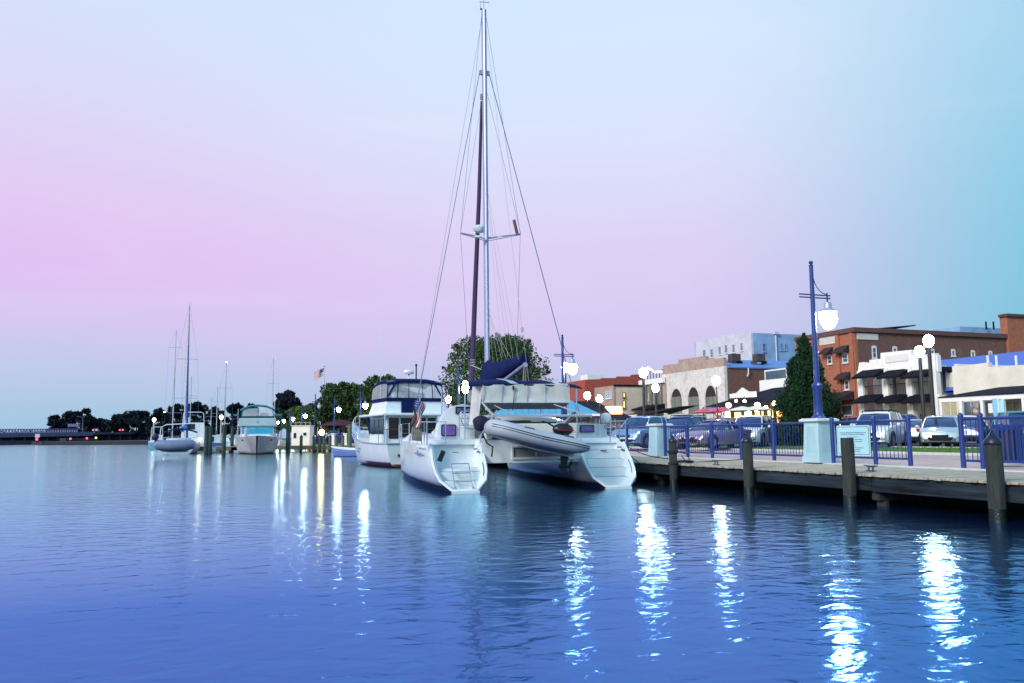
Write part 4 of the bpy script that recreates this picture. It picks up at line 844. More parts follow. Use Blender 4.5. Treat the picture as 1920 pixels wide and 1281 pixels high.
# conical evergreen
def conifer(px, D, z0, wpx, ytop, label, n, seed=5):
    x, y = gxy(px, D); t = thing('evergreen_tree', label, 'tree', (x,y,z0)); rg = np.random.default_rng(seed)
    Ht = at(px+2, ytop, D=D).z - z0; Wd = wpx/F*D/2
    MB().tube([(0,0,0),(0,0,Ht*.5),(.05,0,Ht*.97)], [.16,.09,.015], 8).build('trunk', BARK, t, smooth=True)
    cen = []; rad = []
    for k in range(n):
        f = rg.uniform(0,1)**1.25; z = Ht*(.03+.93*f); prof = (1-f)**.72*(1+.12*math.sin(f*19)) * min(1,.72+f*3)
        a = rg.uniform(0,2*math.pi); rr = Wd*prof*rg.uniform(.55,.95); cen.append((rr*math.cos(a),rr*math.sin(a),z)); rad.append(max(.12,Wd*.24*(prof+.15)))
    for k in range(14): cen.append((rg.normal(0,.03+.015*k),rg.normal(0,.03+.015*k),Ht*(1.035-.013*k))); rad.append(.07+.02*k)
    for k in range(int(n*.3)):
        f = rg.uniform(0,.9); cen.append((0,0,Ht*(.04+.9*f))); rad.append(Wd*.7*(1-f)**.8+.05)
    leaves('crown', cen, rad, 150, .075, LEAF_D, t, seed, 1.15, droop=-.5)
conifer(1517, 45, PZ, 150, 634, 'dense dark conical evergreen beside the near street lamp', 330)
tree(936, 66, GZ, 200, 628, 'large airy dark tree right behind the catamaran mast', LEAF_M, 95, 330, .125, 11, .2, name='willow_oak')
tree(865, 74, GZ, 60, 728, 'smaller lamplit tree between trawler flybridge and catamaran', LEAF_LIT, 22, 260, .16, 12, .15, name='willow_oak')
tree(725, 100, GZ, 120, 705, 'lamplit tree directly behind the trawler flybridge', LEAF_M, 34, 300, .24, 14, .2)
tree(700, 92, GZ, 60, 755, 'low bright green tree under the lamp left of the trawler', LEAF_LIT, 22, 260, .18, 15, .15)
tree(690, 118, GZ, 90, 722, 'green tree between the broad dark tree and the trawler', LEAF_M, 36, 330, .22, 21, .18)
tree(617, 125, GZ, 60, 752, 'lower green tree just right of the flag pole foot', LEAF_LIT, 26, 280, .22, 22, .15)
tree(566, 150, GZ, 70, 760, 'low lamplit tree directly above the dock shed', LEAF_LIT, 24, 260, .24, 23, .12)
tree(500, 230, GZ, 60, 786, 'low lamplit shrubs behind the lamps right of the teal cruiser', LEAF_LIT, 20, 240, .26, 24, .1)
tree(648, 112, GZ, 125, 718, 'broad dark tree behind the dock lamps, right of the flag pole', LEAF_M, 40, 320, .26, 16, .2)
tree(588, 128, GZ, 70, 756, 'rounded tree behind the white dock shed', LEAF_M, 26, 260, .28, 17, .15)
tree(541, 225, GZ, 62, 731, 'taller dark tree standing above the others left of the flag pole', LEAF_F, 34, 330, .5, 18, .2)
tree(521, 220, GZ, 40, 765, 'small dark tree left of the taller one, by the bare boat mast', LEAF_M, 18, 220, .3, 19, .15)
TG = 'dark trees on the far river bank'
for i, (px, D, w_, yt, lb) in enumerate(((104,430,34,780,'leftmost round dark tree on the far bank'),(128,430,42,772,'broad dark tree on the far bank behind the bridge sign'),(158,425,38,766,'tallest dark tree of the left group on the far bank'),(190,430,40,785,'low dark tree in the dip of the far bank tree line'),(222,400,44,776,'dark tree behind the middle of the bridge on the far bank'),(256,400,58,770,'wide dark tree just left of the pale bank lamp'),(300,330,48,766,'dark tree behind the leftmost sailboat rigging'),(330,330,40,757,'dark tree directly behind the tall sailboat masts'),(368,320,50,753,'dark tree right of the tall sailboat masts'),(402,320,36,762,'dark tree behind the cluster of bare masts'),(437,310,50,757,'dark tree just left of the teal cruiser'),(470,300,44,757,'dark tree behind the teal cruiser flybridge'),(497,290,30,775,'dark tree right of the teal cruiser'))):
    tree(px, D, 1.0, w_, yt, lb, LEAF_F, 24, 150, .9*D/400, 30+i, .04, .8, 'far_tree', group=TG, tr=.6)
# far bank land and wood line
LB = mat('far_bank', (.02,.028,.03), .95, var=.3, scale=.05)
m = MB(); m.add([(-420,700,-.5),(-420,1400,-.5),(60,1400,-.5),(60,235,-.5),(-30,235,-.5),(-60,420,-.5),(-130,430,-.5)], [(0,6,5,4,3,2,1)])
m = MB(); m.prism([(-134,432),(-90,400),(-62,330),(-44,260),(15.2,200),(15.2,1400),(-500,1400)], 'z', -1, .9); tag(m.build('far_bank', LB), kind='structure')
cen = []; rad = []
for k in range(60):
    px = -60+k*2.6; x, y = gxy(px, 1150); hgt = 7+5*rng.uniform(); cen.append((x,y,hgt*.5)); rad.append(hgt*.9)
root = None
o = leaves('distant_wood', cen, rad, 60, 3.0, LEAF_F, None, 77, .8); tag(o, 'far low wooded shore beyond the left end of the bridge', 'woodland', kind='stuff')
m = MB(); m.prism([(-1400,1100),(-200,1000),(-200,1500),(-1400,1500)], 'z', -1, 1.2); tag(m.build('far_shore', LB), kind='structure')

# ================================================================== BRIDGE
BC = mat('bridge_concrete', (.15,.13,.22), .85, var=.2, scale=.2); BDK = mat('bridge_dark', (.045,.035,.06), .9, var=.3, scale=.2)
t = thing('road_bridge', 'long low concrete road bridge crossing the river at the far left', 'bridge', (0,0,0))
A = gxy(-260, 215); B = gxy(148, 330); C = gxy(330, 520)
def seg(p, q, z0, z1, wd, off=0):
    m = MB(); d = Vector((q[0]-p[0], q[1]-p[1], 0)); n = Vector((-d.y, d.x, 0)).normalized(); vs = []
    for (pp, za, zb) in ((p,*z0),(q,*z1)):
        for s, z in ((off-wd,za),(off+wd,za),(off+wd,zb),(off-wd,zb)): vs.append((pp[0]+n.x*s, pp[1]+n.y*s, z))
    m.loft([vs[:4], vs[4:]]); return m
zA, zB_, zC = 3.1, 4.4, 6.0
seg(A,B,(zA-1.3,zA),(zB_-1.5,zB_),5.5).build('deck', BC, t); seg(B,C,(zB_-1.1,zB_-.2),(zC-1.2,zC-.2),5.5).build('deck', BDK, t)
m = MB(); n_ = 64
for k in range(n_): f = k/n_; x = A[0]+(B[0]-A[0])*f; y = A[1]+(B[1]-A[1])*f; z = zA+(zB_-zA)*f; m.cbox((x,y,z+.55),(.5,.5,1.1))
m.build('balustrade', mat('balustrade_concrete', (.26,.22,.40), .8, var=.15), t)
seg(A,B,(zA+1.1,zA+1.35),(zB_+1.1,zB_+1.35),.3).build('handrail', MT.get('zz') or mat('handrail_concrete', (.24,.20,.38), .8, var=.1), t)
m = MB()
for (P0, P1, k0, za, zb) in ((A,B,16,zA-1.3,zB_-1.5),(B,C,11,zB_-1.1,zC-1.2)):
    for k in range(k0):
        f = (k+.5)/k0; x = P0[0]+(P1[0]-P0[0])*f; y = P0[1]+(P1[1]-P0[1])*f; z = za+(zb-za)*f
        a = MB(); a.cbox((x,y,z/2-.5),(9,1.2,z+1),rz=math.atan2(P1[1]-P0[1],P1[0]-P0[0])+math.pi/2); a.build('pier', BDK, t)
# tie-up fender walls below
m = seg(gxy(-200,235), gxy(100,262), (-.5,1.5), (-.5,1.2), 1.0); tag(m.build('fender_wall', BDK), 'dark timber fender wall in the water below the left part of the bridge', 'wall')
m = seg(gxy(118,270), gxy(175,290), (-.5,1.9), (-.5,1.9), 1.0); tag(m.build('fender_wall', BDK), 'short dark fender wall below the bridge near the yellow light', 'wall')
RED = mat('red_beacon', (1,.1,.1), .5, var=0, emit=(1,.05,.08), es=5); YEL = mat('yellow_beacon', (1,.8,.1), .5, var=0, emit=(1,.7,.1), es=3)
for px, py, D, mm_, lb in ((69,824,228,RED,'red navigation light below a white box at the left end of the bridge'),(132,823,268,RED,'red navigation light in the middle of the bridge fender'),(163,822,282,RED,'red navigation light nearest the yellow bridge light'),(180,821,286,YEL,'yellow navigation marker under the bridge')):
    q = at(px,py,D=D); t = thing('navigation_light', lb, 'beacon', tuple(q), 0, 'navigation lights under the bridge'); MB().ball((0,0,0), .32, 10, 8).build('lens', mm_, t, smooth=True); MB().cyl((0,0,-1.4),(0,0,-.3),.12).cyl((0,0,-.34),(0,0,-.28),.3).build('bracket', BDK, t)
    if px == 69: MB().box((-.5,.2,.5),(.6,.6,1.5)).build('white_box', FRAMEM, t)
q = gxy(137, 330); t = thing('overhead_sign', 'dark overhead road sign board with pale panel on the bridge', 'sign', (q[0],q[1],4.2)); MB().box((-2.1,-.2,2.2),(2.1,.1,3.5)).build('board', mat('sign_back', (.10,.10,.22), .7, var=.2), t); MB().cyl((-1.6,0,-.2),(-1.6,0,2.2),.15).cyl((1.6,0,-.2),(1.6,0,2.2),.15).build('post', BDK, t)
m = MB()
for k in range(5): m.box((-1.85+k*.75,-.24,2.45),(-1.35+k*.75,-.205,3.25))
m.build('pale_panel', mat('sign_pale', (.25,.27,.45), .7, var=.1), t)
q = gxy(154, 335); t = thing('bridge_lamp_post', 'thin unlit lamp post rising from the bridge beside the road sign', 'street lamp', (q[0],q[1],4.4)); MB().cyl((0,0,0),(0,0,6.0),.14).cyl((0,0,5.9),(-1.6,0,6.3),.1).build('pole', BC, t); MB().cbox((-1.9,0,6.3),(.9,.35,.2)).build('lamp_head', BC, t)
q = gxy(226, 420); t = thing('bridge_marker', 'small pale blue marker board on the bridge rail', 'sign', (q[0],q[1],5.2)); MB().box((-.9,-.1,.9),(.9,.1,3.0)).build('board', mat('blue_marker', (.15,.2,.6), .6, var=.1), t); MB().cyl((0,0.15,-.3),(0,.15,1),.12).build('post', BDK, t)

# ================================================================== CARS
TYRE = mat('tyre', (.012,.012,.014), .8, var=.2); RIM = mat('alloy_rim', (.35,.36,.38), .35, metal=.7, var=.05); TAILR = mat('tail_light', (.35,.01,.015), .2, var=0, spec=.8)
HLM = mat('headlight_glass', (.65,.72,.78), .1, var=0, spec=.9); TRIMB = mat('black_trim', (.008,.008,.010), .6, var=.1, spec=.2); PLATE = mat('licence_plate', (.6,.62,.66), .5, var=.05); CGL = mat('car_glass', (.015,.035,.10), .05, var=.15, spec=1.)
def paint(n, c, met=.3): return mat(n, c, .22, metal=met, var=.04, scale=1, coat=.6)
CARPROF = {  # x from nose (0) to tail; (x, hood/belt z, half width) and greenhouse stations
 'suv':   dict(L=4.7, W=.95, belt=[(0,.55,.72),(.12,.82,.84),(.5,.98,.90),(1.2,1.06,.94),(2.4,1.10,.95),(4.2,1.12,.94),(4.62,1.05,.86),(4.7,.7,.8)], gh=[(1.15,1.06,.84,1.08,.80),(1.75,1.08,.86,1.62,.66),(2.3,1.1,.87,1.72,.66),(3.7,1.12,.86,1.72,.65),(4.25,1.12,.84,1.6,.62),(4.6,1.1,.8,1.13,.76)], r=.36),
 'hatch': dict(L=4.0, W=.86, belt=[(0,.45,.62),(.1,.70,.76),(.5,.86,.82),(1.05,.95,.85),(2.2,.98,.86),(3.6,1.02,.84),(3.95,.95,.76),(4.0,.6,.7)], gh=[(.95,.93,.76,.95,.72),(1.75,.97,.78,1.38,.6),(2.3,.98,.79,1.47,.59),(3.1,1.0,.78,1.42,.58),(3.85,1.0,.72,1.02,.68)], r=.31),
 'sedan': dict(L=4.7, W=.92, belt=[(0,.45,.66),(.12,.68,.80),(.6,.82,.87),(1.4,.92,.91),(2.6,.95,.92),(3.7,.98,.90),(4.55,.96,.84),(4.7,.6,.76)], gh=[(1.35,.92,.8,.94,.76),(2.1,.94,.81,1.36,.62),(2.7,.95,.82,1.43,.61),(3.3,.96,.8,1.36,.6),(4.05,.97,.76,.99,.72)], r=.32)}
def car(name, kind, px, py_ground, D, pt, label, nose_az=230, rails=False, grille='h', z=PZ, scale=1.):
    C_ = CARPROF[kind]; Lg = C_['L']; x, y = gxy(px, D); a = R(nose_az)
    # local frame: nose toward -Y local -> rotate
    t = thing(name, label, 'car', (x,y,z), 0, None); t.rotation_euler = (0,0,-(a-math.pi)); t.scale = (scale,)*3
    half = Lg/2
    def Y(s): return -half+s      # nose at -Y
    rings = []
    for s, zt, hw in C_['belt']:
        zb = .22 if .3 < s < Lg-.3 else .30
        rings.append([(-hw*.93,Y(s),zb),(-hw,Y(s),zb+.15),(-hw,Y(s),zt-.16),(-hw*.965,Y(s),zt-.04),(-hw*.86,Y(s),zt),(0,Y(s),zt+.03),(hw*.86,Y(s),zt),(hw*.965,Y(s),zt-.04),(hw,Y(s),zt-.16),(hw,Y(s),zb+.15),(hw*.93,Y(s),zb)])
    body = MB().loft(rings).build('body', pt, t, smooth=True)
    r = C_['r']
    gl = MB(); rg_ = []
    for s, zb, wb, zt, wt in C_['gh']: rg_.append([(-wb,Y(s),zb-.04),(-wt,Y(s),zt-.03),(-wt*.8,Y(s),zt),(wt*.8,Y(s),zt),(wt,Y(s),zt-.03),(wb,Y(s),zb-.04)])
    gl.loft(rg_).build('windows', CGL, t, smooth=True)
    G = C_['gh']; rf = MB(); rr = []
    for s, zb, wb, zt, wt in G[1:-1]: rr.append([(-wt-.02,Y(s),zt-.06),(-wt*.86,Y(s),zt+.012),(0,Y(s),zt+.03),(wt*.86,Y(s),zt+.012),(wt+.02,Y(s),zt-.06)])
    rf.loft(rr, closed=False, cap=False).build('roof', pt, t, smooth=True, solid=.012)
    PL = []
    for sx in (-1,1):
        pl = MB(); PL.append(pl); pl.tube([(sx*(G[0][2]-.02),Y(G[0][0]-.02),G[0][1]-.02),(sx*(G[1][4]),Y(G[1][0]),G[1][3]-.02)], .035, 5)
        pl = MB(); PL.append(pl); pl.tube([(sx*(G[-1][2]),Y(G[-1][0]+.02),G[-1][1]-.02),(sx*(G[-2][4]),Y(G[-2][0]),G[-2][3]-.02)], .045, 5)
        mid = (G[2][0]+G[-2][0])/2-.15; pl = MB(); PL.append(pl); pl.tube([(sx*.83*C_['W']/.92,Y(mid),1.02*C_['belt'][4][1]/1.0-.05),(sx*(G[2][4]+.015),Y(mid),G[2][3]-.03)], .04, 5)
        if kind == 'suv': pl = MB(); PL.append(pl); pl.tube([(sx*.88,Y(3.75),1.06),(sx*.675,Y(3.65),1.69)], .05, 5)
    for pl in PL: pl.build('roof_pillar', pt, t, smooth=True)
    for sx in (-1,1):
        for s in (.85, Lg-.9):
            w_ = MB().cyl((sx*(C_['W']-.22),Y(s),r),(sx*(C_['W']+.012),Y(s),r),r,n=20).build('wheel', TYRE, t, smooth=True)
            q = MB().cyl((sx*(C_['W']-.03),Y(s),r),(sx*(C_['W']+.022),Y(s),r),r*.62,r*.55,n=14).build('rim', RIM, w_, smooth=True)
            ar = MB(); pts = [(sx*(C_['W']+.003),Y(s)+(r+.06)*math.cos(R(k*18)),r+(r+.06)*math.sin(R(k*18))) for k in range(11)]; ar.tube(pts, .03, 5).build('wheel_arch', TRIMB, t, smooth=True)
        b0 = C_['belt']; zh = b0[1][1]; wf = b0[1][2]
        MB().loft([[(sx*wf*.50,Y(-.005),zh-.20),(sx*wf*.9,Y(.1),zh-.16),(sx*wf*.98,Y(.32),zh-.02),(sx*wf*.56,Y(.06),zh-.09)],[(sx*wf*.50,Y(.12),zh-.20),(sx*wf*.86,Y(.22),zh-.16),(sx*wf*.94,Y(.4),zh-.03),(sx*wf*.56,Y(.2),zh-.09)]]).build('headlight', HLM, t)
        MB().cbox((sx*C_['belt'][-2][2]*.84,Y(Lg-.06),C_['belt'][-2][1]-.12 if kind != 'suv' else 1.0),(.22,.14,.16 if kind != 'suv' else .38)).build('tail_light', TAILR, t)
        MB().ball((sx*(C_['W']+.10),Y(G[0][0]+.55),1.0*G[0][1]+.05), .1, 8, 6, (1.1,.6,.8)).build('mirror', pt, t, smooth=True)
    zh = C_['belt'][1][1]; wf = C_['belt'][1][2]
    MB().prism([(-wf*.46,zh-.1),(wf*.46,zh-.1),(wf*.38,zh-.26),(-wf*.38,zh-.26)], 'y', Y(-.02), Y(.05)).build('grille', TRIMB, t, bevel=.01)
    MB().prism([(-wf*.7,.50),(wf*.7,.50),(wf*.55,.34),(-wf*.55,.34)], 'y', Y(-.03), Y(.05)).build('lower_intake', TRIMB, t, bevel=.015)
    MB().cbox((0,Y(-.035),.56),(.3,.02,.1)).build('front_plate', TRIMB if grille == 'd' else PLATE, t)
    MB().cbox((0,Y(Lg+.012),.72),(.34,.02,.16)).build('rear_plate', PLATE, t)
    MB().box((-wf*.9,Y(Lg-.03),.28),(wf*.9,Y(Lg+.04),.48)).build('rear_bumper', TRIMB, t, bevel=.02)
    MB().tube([(-wf*.42,Y(-.03),zh-.08),(0,Y(-.035),zh-.14),(wf*.42,Y(-.03),zh-.08)], .013, 5).build('chrome_bar', STEEL, t)
    if rails:
        for sx in (-1,1): MB().tube([(sx*.6,Y(1.9),1.70),(sx*.62,Y(2.0),1.78),(sx*.62,Y(3.9),1.78),(sx*.6,Y(4.0),1.68)], .022, 6).build('roof_rail', TRIMB, t)
        MB().tube([(-.62,Y(2.3),1.80),(.62,Y(2.3),1.80)], .022, 6).tube([(-.62,Y(3.4),1.80),(.62,Y(3.4),1.80)], .022, 6).build('cross_bar', TRIMB, t)
    return t
SIL = paint('silver_paint', (.42,.52,.55)); WHT = paint('white_paint', (.72,.74,.76), 0); DKB = paint('dark_blue_paint', (.02,.045,.16)); LBL = paint('light_blue_paint', (.22,.38,.62)); MAR = paint('maroon_paint', (.12,.015,.03)); BLK = paint('black_paint', (.012,.013,.018)); GRY = paint('grey_paint', (.16,.18,.22)); TEA = paint('teal_paint', (.06,.22,.26)); PNK = paint('pale_rose_paint', (.26,.20,.34)); RDC = paint('red_car_paint', (.3,.02,.03))
car('small_car', 'hatch', 1765, 838, 38.5, SIL, 'pale silver blue hatchback facing the gap in the railing', 229, grille='d')
car('suv', 'suv', 1648, 838, 40.5, WHT, 'white sport utility car with roof rails facing the water, right of the lamp pillar', 236, rails=True)
car('sedan', 'sedan', 1718, 838, 47, SIL, 'silver saloon seen from behind, between the white roof-rail car and the hatchback', 60)
car('pickup_van', 'suv', 1693, 838, 56, GRY, 'grey blue van-like car with dark windows in the second row beneath the balconies', 215, scale=1.12)
car('suv', 'suv', 1604, 838, 54, MAR, 'maroon car half hidden beside the evergreen', 205)
car('sedan', 'sedan', 1742, 838, 61, BLK, 'black saloon behind the bases of the two black lamps', 250, scale=1.1)
car('suv', 'suv', 1811, 838, 52, WHT, 'white pickup-like car with black windscreen in the second row at the right', 222)
car('sedan', 'sedan', 1817, 838, 43, DKB, 'dark blue car seen from behind right of the hatchback', 55)
car('suv', 'suv', 1913, 838, 42, TEA, 'dark teal car with roof aerial at the right edge', 215)
car('suv', 'suv', 1413, 838, 46, WHT, 'plain white sport utility car left of the evergreen', 232)
car('suv', 'suv', 1350, 838, 52, GRY, 'grey car with reflecting windscreen below the round red sign', 236)
car('sedan', 'sedan', 1338, 838, 42, PNK, 'low dusky violet saloon passing behind the railing', 245)
car('suv', 'suv', 1283, 838, 47, DKB, 'dark blue sport utility car right of the plain pillar', 238, rails=True)
car('suv', 'suv', 1207, 838, 46, LBL, 'light blue sport utility car left of the plain pillar', 236)
car('suv', 'suv', 1238, 838, 54, SIL, 'silver car with arched side windows behind the plain pillar', 240)
car('sedan', 'sedan', 1381, 838, 53, TEA, 'small teal saloon between the grey and the plain white car', 236)
car('sedan', 'sedan', 1172, 838, 66, BLK, 'black saloon farther back beside the catamaran starboard stern', 238)
car('sedan', 'sedan', 1140, 838, 68, RDC, 'dark red saloon farther back between catamaran and light blue car', 60)
car('sedan', 'sedan', 1112, 838, 66, DKB, 'dark blue saloon farther back just right of the teal pavilion', 240)
car('suv', 'suv', 632, 820, 118, LBL, 'light blue car parked beyond the dock under the broad tree', 215, z=.9)
car('sedan', 'sedan', 646, 820, 118, RDC, 'reddish car parked beyond the dock right of the light blue one', 215, z=.9)

for k, (f, lb) in enumerate(((.12,'dark car with red tail lights on the bridge above the yellow marker'),(.34,'dark car with red tail lights on the bridge, middle of three'),(.52,'dark car with red tail lights on the bridge nearest the moored boats'))):
    t = car('bridge_car', 'suv', 200, 812, 400, [DKB,BLK,MAR][k], lb, 0, z=0); x = B[0]+(C[0]-B[0])*f; y = B[1]+(C[1]-B[1])*f; t.location = (x,y,zB_-.2+(zC-zB_)*f); t['group'] = 'cars crossing the bridge'
    t.rotation_euler.z = math.atan2(C[1]-B[1],C[0]-B[0])+math.pi/2
    for sx in (-1,1): MB().cbox((sx*.7,2.5,1.0),(.3,.1,.25)).build('lit_tail_light', m_('lit_tail_light', (.6,.02,.03), .4, var=0, emit=(1,.06,.08), es=20), t)
# flag pole on land
def flag_mesh(wd, ht, t, folds, name='flag'):
    """stars and stripes: 13 stripes and a canton as one cloth mesh"""
    m = MB(); nx, nz = 26, 13
    def pt(i, k):
        u = i/nx; v = k/nz; x = wd*u*(1-.0*u); return folds(x, v*ht, u, v)
    g_ = [[pt(i,k) for k in range(nz+1)] for i in range(nx+1)]
    for i in range(nx):
        for k in range(nz):
            canton = (k >= nz-7 and i < nx*.4); m.m = 2 if canton else (0 if k % 2 == 0 else 1)
            m.add([g_[i][k],g_[i+1][k],g_[i+1][k+1],g_[i][k+1]], [(0,1,2,3)])
    # stars
    m.m = 1
    for r_ in range(5):
        for c_ in range(6):
            i = .8+c_*1.72; k = nz-6.3+r_*1.3; i0 = int(i); k0 = int(k); a = Vector(g_[i0][k0]); du = (Vector(g_[i0+1][k0])-a)*.26; dv = (Vector(g_[i0][k0+1])-a)*.3; nn = du.cross(dv).normalized()*.006
            for s in (1,-1):
                c0 = a+du*2+dv*1.6+nn*s; m.add([c0-du,c0-dv,c0+du,c0+dv], [(0,1,2,3)])
    m.m = 0
    return m.build(name, [m_('flag_red', (.50,.03,.05), .8, var=.1), m_('flag_white', (.78,.76,.76), .8, var=.05), m_('flag_blue', (.03,.05,.22), .8, var=.1)], t)
q = gxy(606, 125); zt = at(604,688,D=125).z; t = thing('flag_pole', 'tall white flag pole flying a national flag above the trees', 'flag pole', (q[0],q[1],GZ)); MB().lathe([(.16,0),(.07,zt-GZ)], n=10).build('pole', FRAMEM, t, smooth=True); MB().ball((0,0,zt-GZ+.1), .12, 8, 6).build('finial', STEEL, t)
fl = flag_mesh(1.5, 1.15, t, lambda x, z, u, v: (-x*.94, x*.3+.12*math.sin(u*8), zt-GZ-1.25+z-x*.5))
q2 = at(600,750,D=123); t = thing('small_flags', 'faded red flag beside the top of the dark trees below the flag pole', 'flag', tuple(q2)); MB().add([(-.9,0,-.5),(.1,0,-.3),(.1,0,.2),(-.7,.1,-.1)], [(0,1,2,3)]).build('cloth', m_('faded_red_cloth', (.5,.12,.16), .8), t, solid=.01); MB().cyl((.1,0,-4),(.1,0,.5),.04).build('pole', FRAMEM, t)

# ================================================================== BOATS
BOOT = mat('boot_stripe', (.025,.035,.10), .5, var=.2); CLEARV = mat('clear_vinyl', (.75,.80,.84), .2, var=.2, scale=2.5, alpha=.38, spec=.6); CLEAR2 = mat('clear_vinyl_curtain', (.66,.66,.62), .3, var=.2, scale=2.0, alpha=.86, spec=.5)
HATCHG = mat('purple_reflection_glass', (.16,.09,.34), .12, var=.3, scale=4, spec=.8); MESHG = mat('mesh_panel', (.16,.19,.24), .8, var=.25, scale=3); TEAK = mat('teak', (.14,.065,.03), .6, var=.3, scale=4)  # hatch glass: purple reflection put into its colour
HYP = mat('grey_inflatable_tube', (.44,.48,.55), .45, var=.08, scale=2); RIBH = mat('dinghy_hull', (.50,.51,.50), .35, var=.08); OUTB = mat('outboard_black', (.012,.012,.015), .35, var=.2)
def mark(mb, o, zlim, idx=1):
    for i in range(o, len(mb.f)):
        if sum(mb.v[k][2] for k in mb.f[i])/len(mb.f[i]) < zlim: mb.mi[i] = idx
PROFS = dict(cat=[(1,1),(1.02,.82),(1.03,.62),(.99,.42),(.91,.27),(.76,.14),(.50,.055)], flare=[(1,1),(.97,.72),(.93,.45),(.88,.2),(.82,.06)], rnd=[(1,1),(1.02,.75),(.98,.45),(.86,.2),(.74,.06)], bow=[(1,1),(.86,.72),(.72,.45),(.58,.2),(.5,.06)])
def hull_mb(stations, cx=0., keel=-.45, wl=.07):
    """stations: (y, half width, deck z, rake, profile name). Rings run deck edge -> keel -> deck edge."""
    m = MB(); rings = []
    for y, hw, zd, rk, pn in stations:
        pr = [(f*hw, g*zd) for f, g in PROFS[pn]] + [(hw*.55*PROFS[pn][-1][0], -.22), (0, keel)]
        side = [(x, z) for x, z in pr]
        full = [(-x, z) for x, z in side] + [(x, z) for x, z in reversed(side[:-1])]
        rings.append([(cx+x, y+rk*max(0,min(1,z/zd)), z) for x, z in full])
    o = len(m.f); m.loft(rings, closed=False, cap=False)
    mark(m, o, wl); return m, rings
def deck_from(rings, dz=0., inset=0.):
    m = MB(); m.add([r[0] for r in rings]+[r[-1] for r in rings], [(i,i+1,len(rings)+i+1,len(rings)+i) for i in range(len(rings)-1)])
    m.v = [(x,y,z+dz) for x,y,z in m.v]; return m

# ------------------------------------------------------------------ catamaran
CX, CYY, CR = 8.22, 20.33, R(-4.5)
cat = thing('catamaran', 'large white sailing catamaran with navy sail cover moored stern towards the camera', 'catamaran', (CX,CYY,0), CR)
CI = (Matrix.Translation((CX,CYY,0)) @ Matrix.Rotation(CR,4,'Z')).inverted()
def cl(px, py, D): return CI @ at(px, py, D=D)
def cly(px, py, yl):       # pixel -> catamaran frame on the plane local y = yl
    a = CI @ CP; d = CI.to_3x3() @ ray(px, py); t = (yl-a.y)/d.y; return a + t*d
ST = [(0,.72,1.22,1.25,'cat'),(.8,.76,1.23,.7,'cat'),(2,.78,1.25,.1,'cat'),(4,.78,1.28,0,'cat'),(6,.70,1.3,0,'cat'),(8,.52,1.34,0,'cat'),(9.6,.33,1.38,.1,'cat'),(10.8,.2,1.41,.2,'cat'),(11.2,.03,1.42,.25,'cat')]
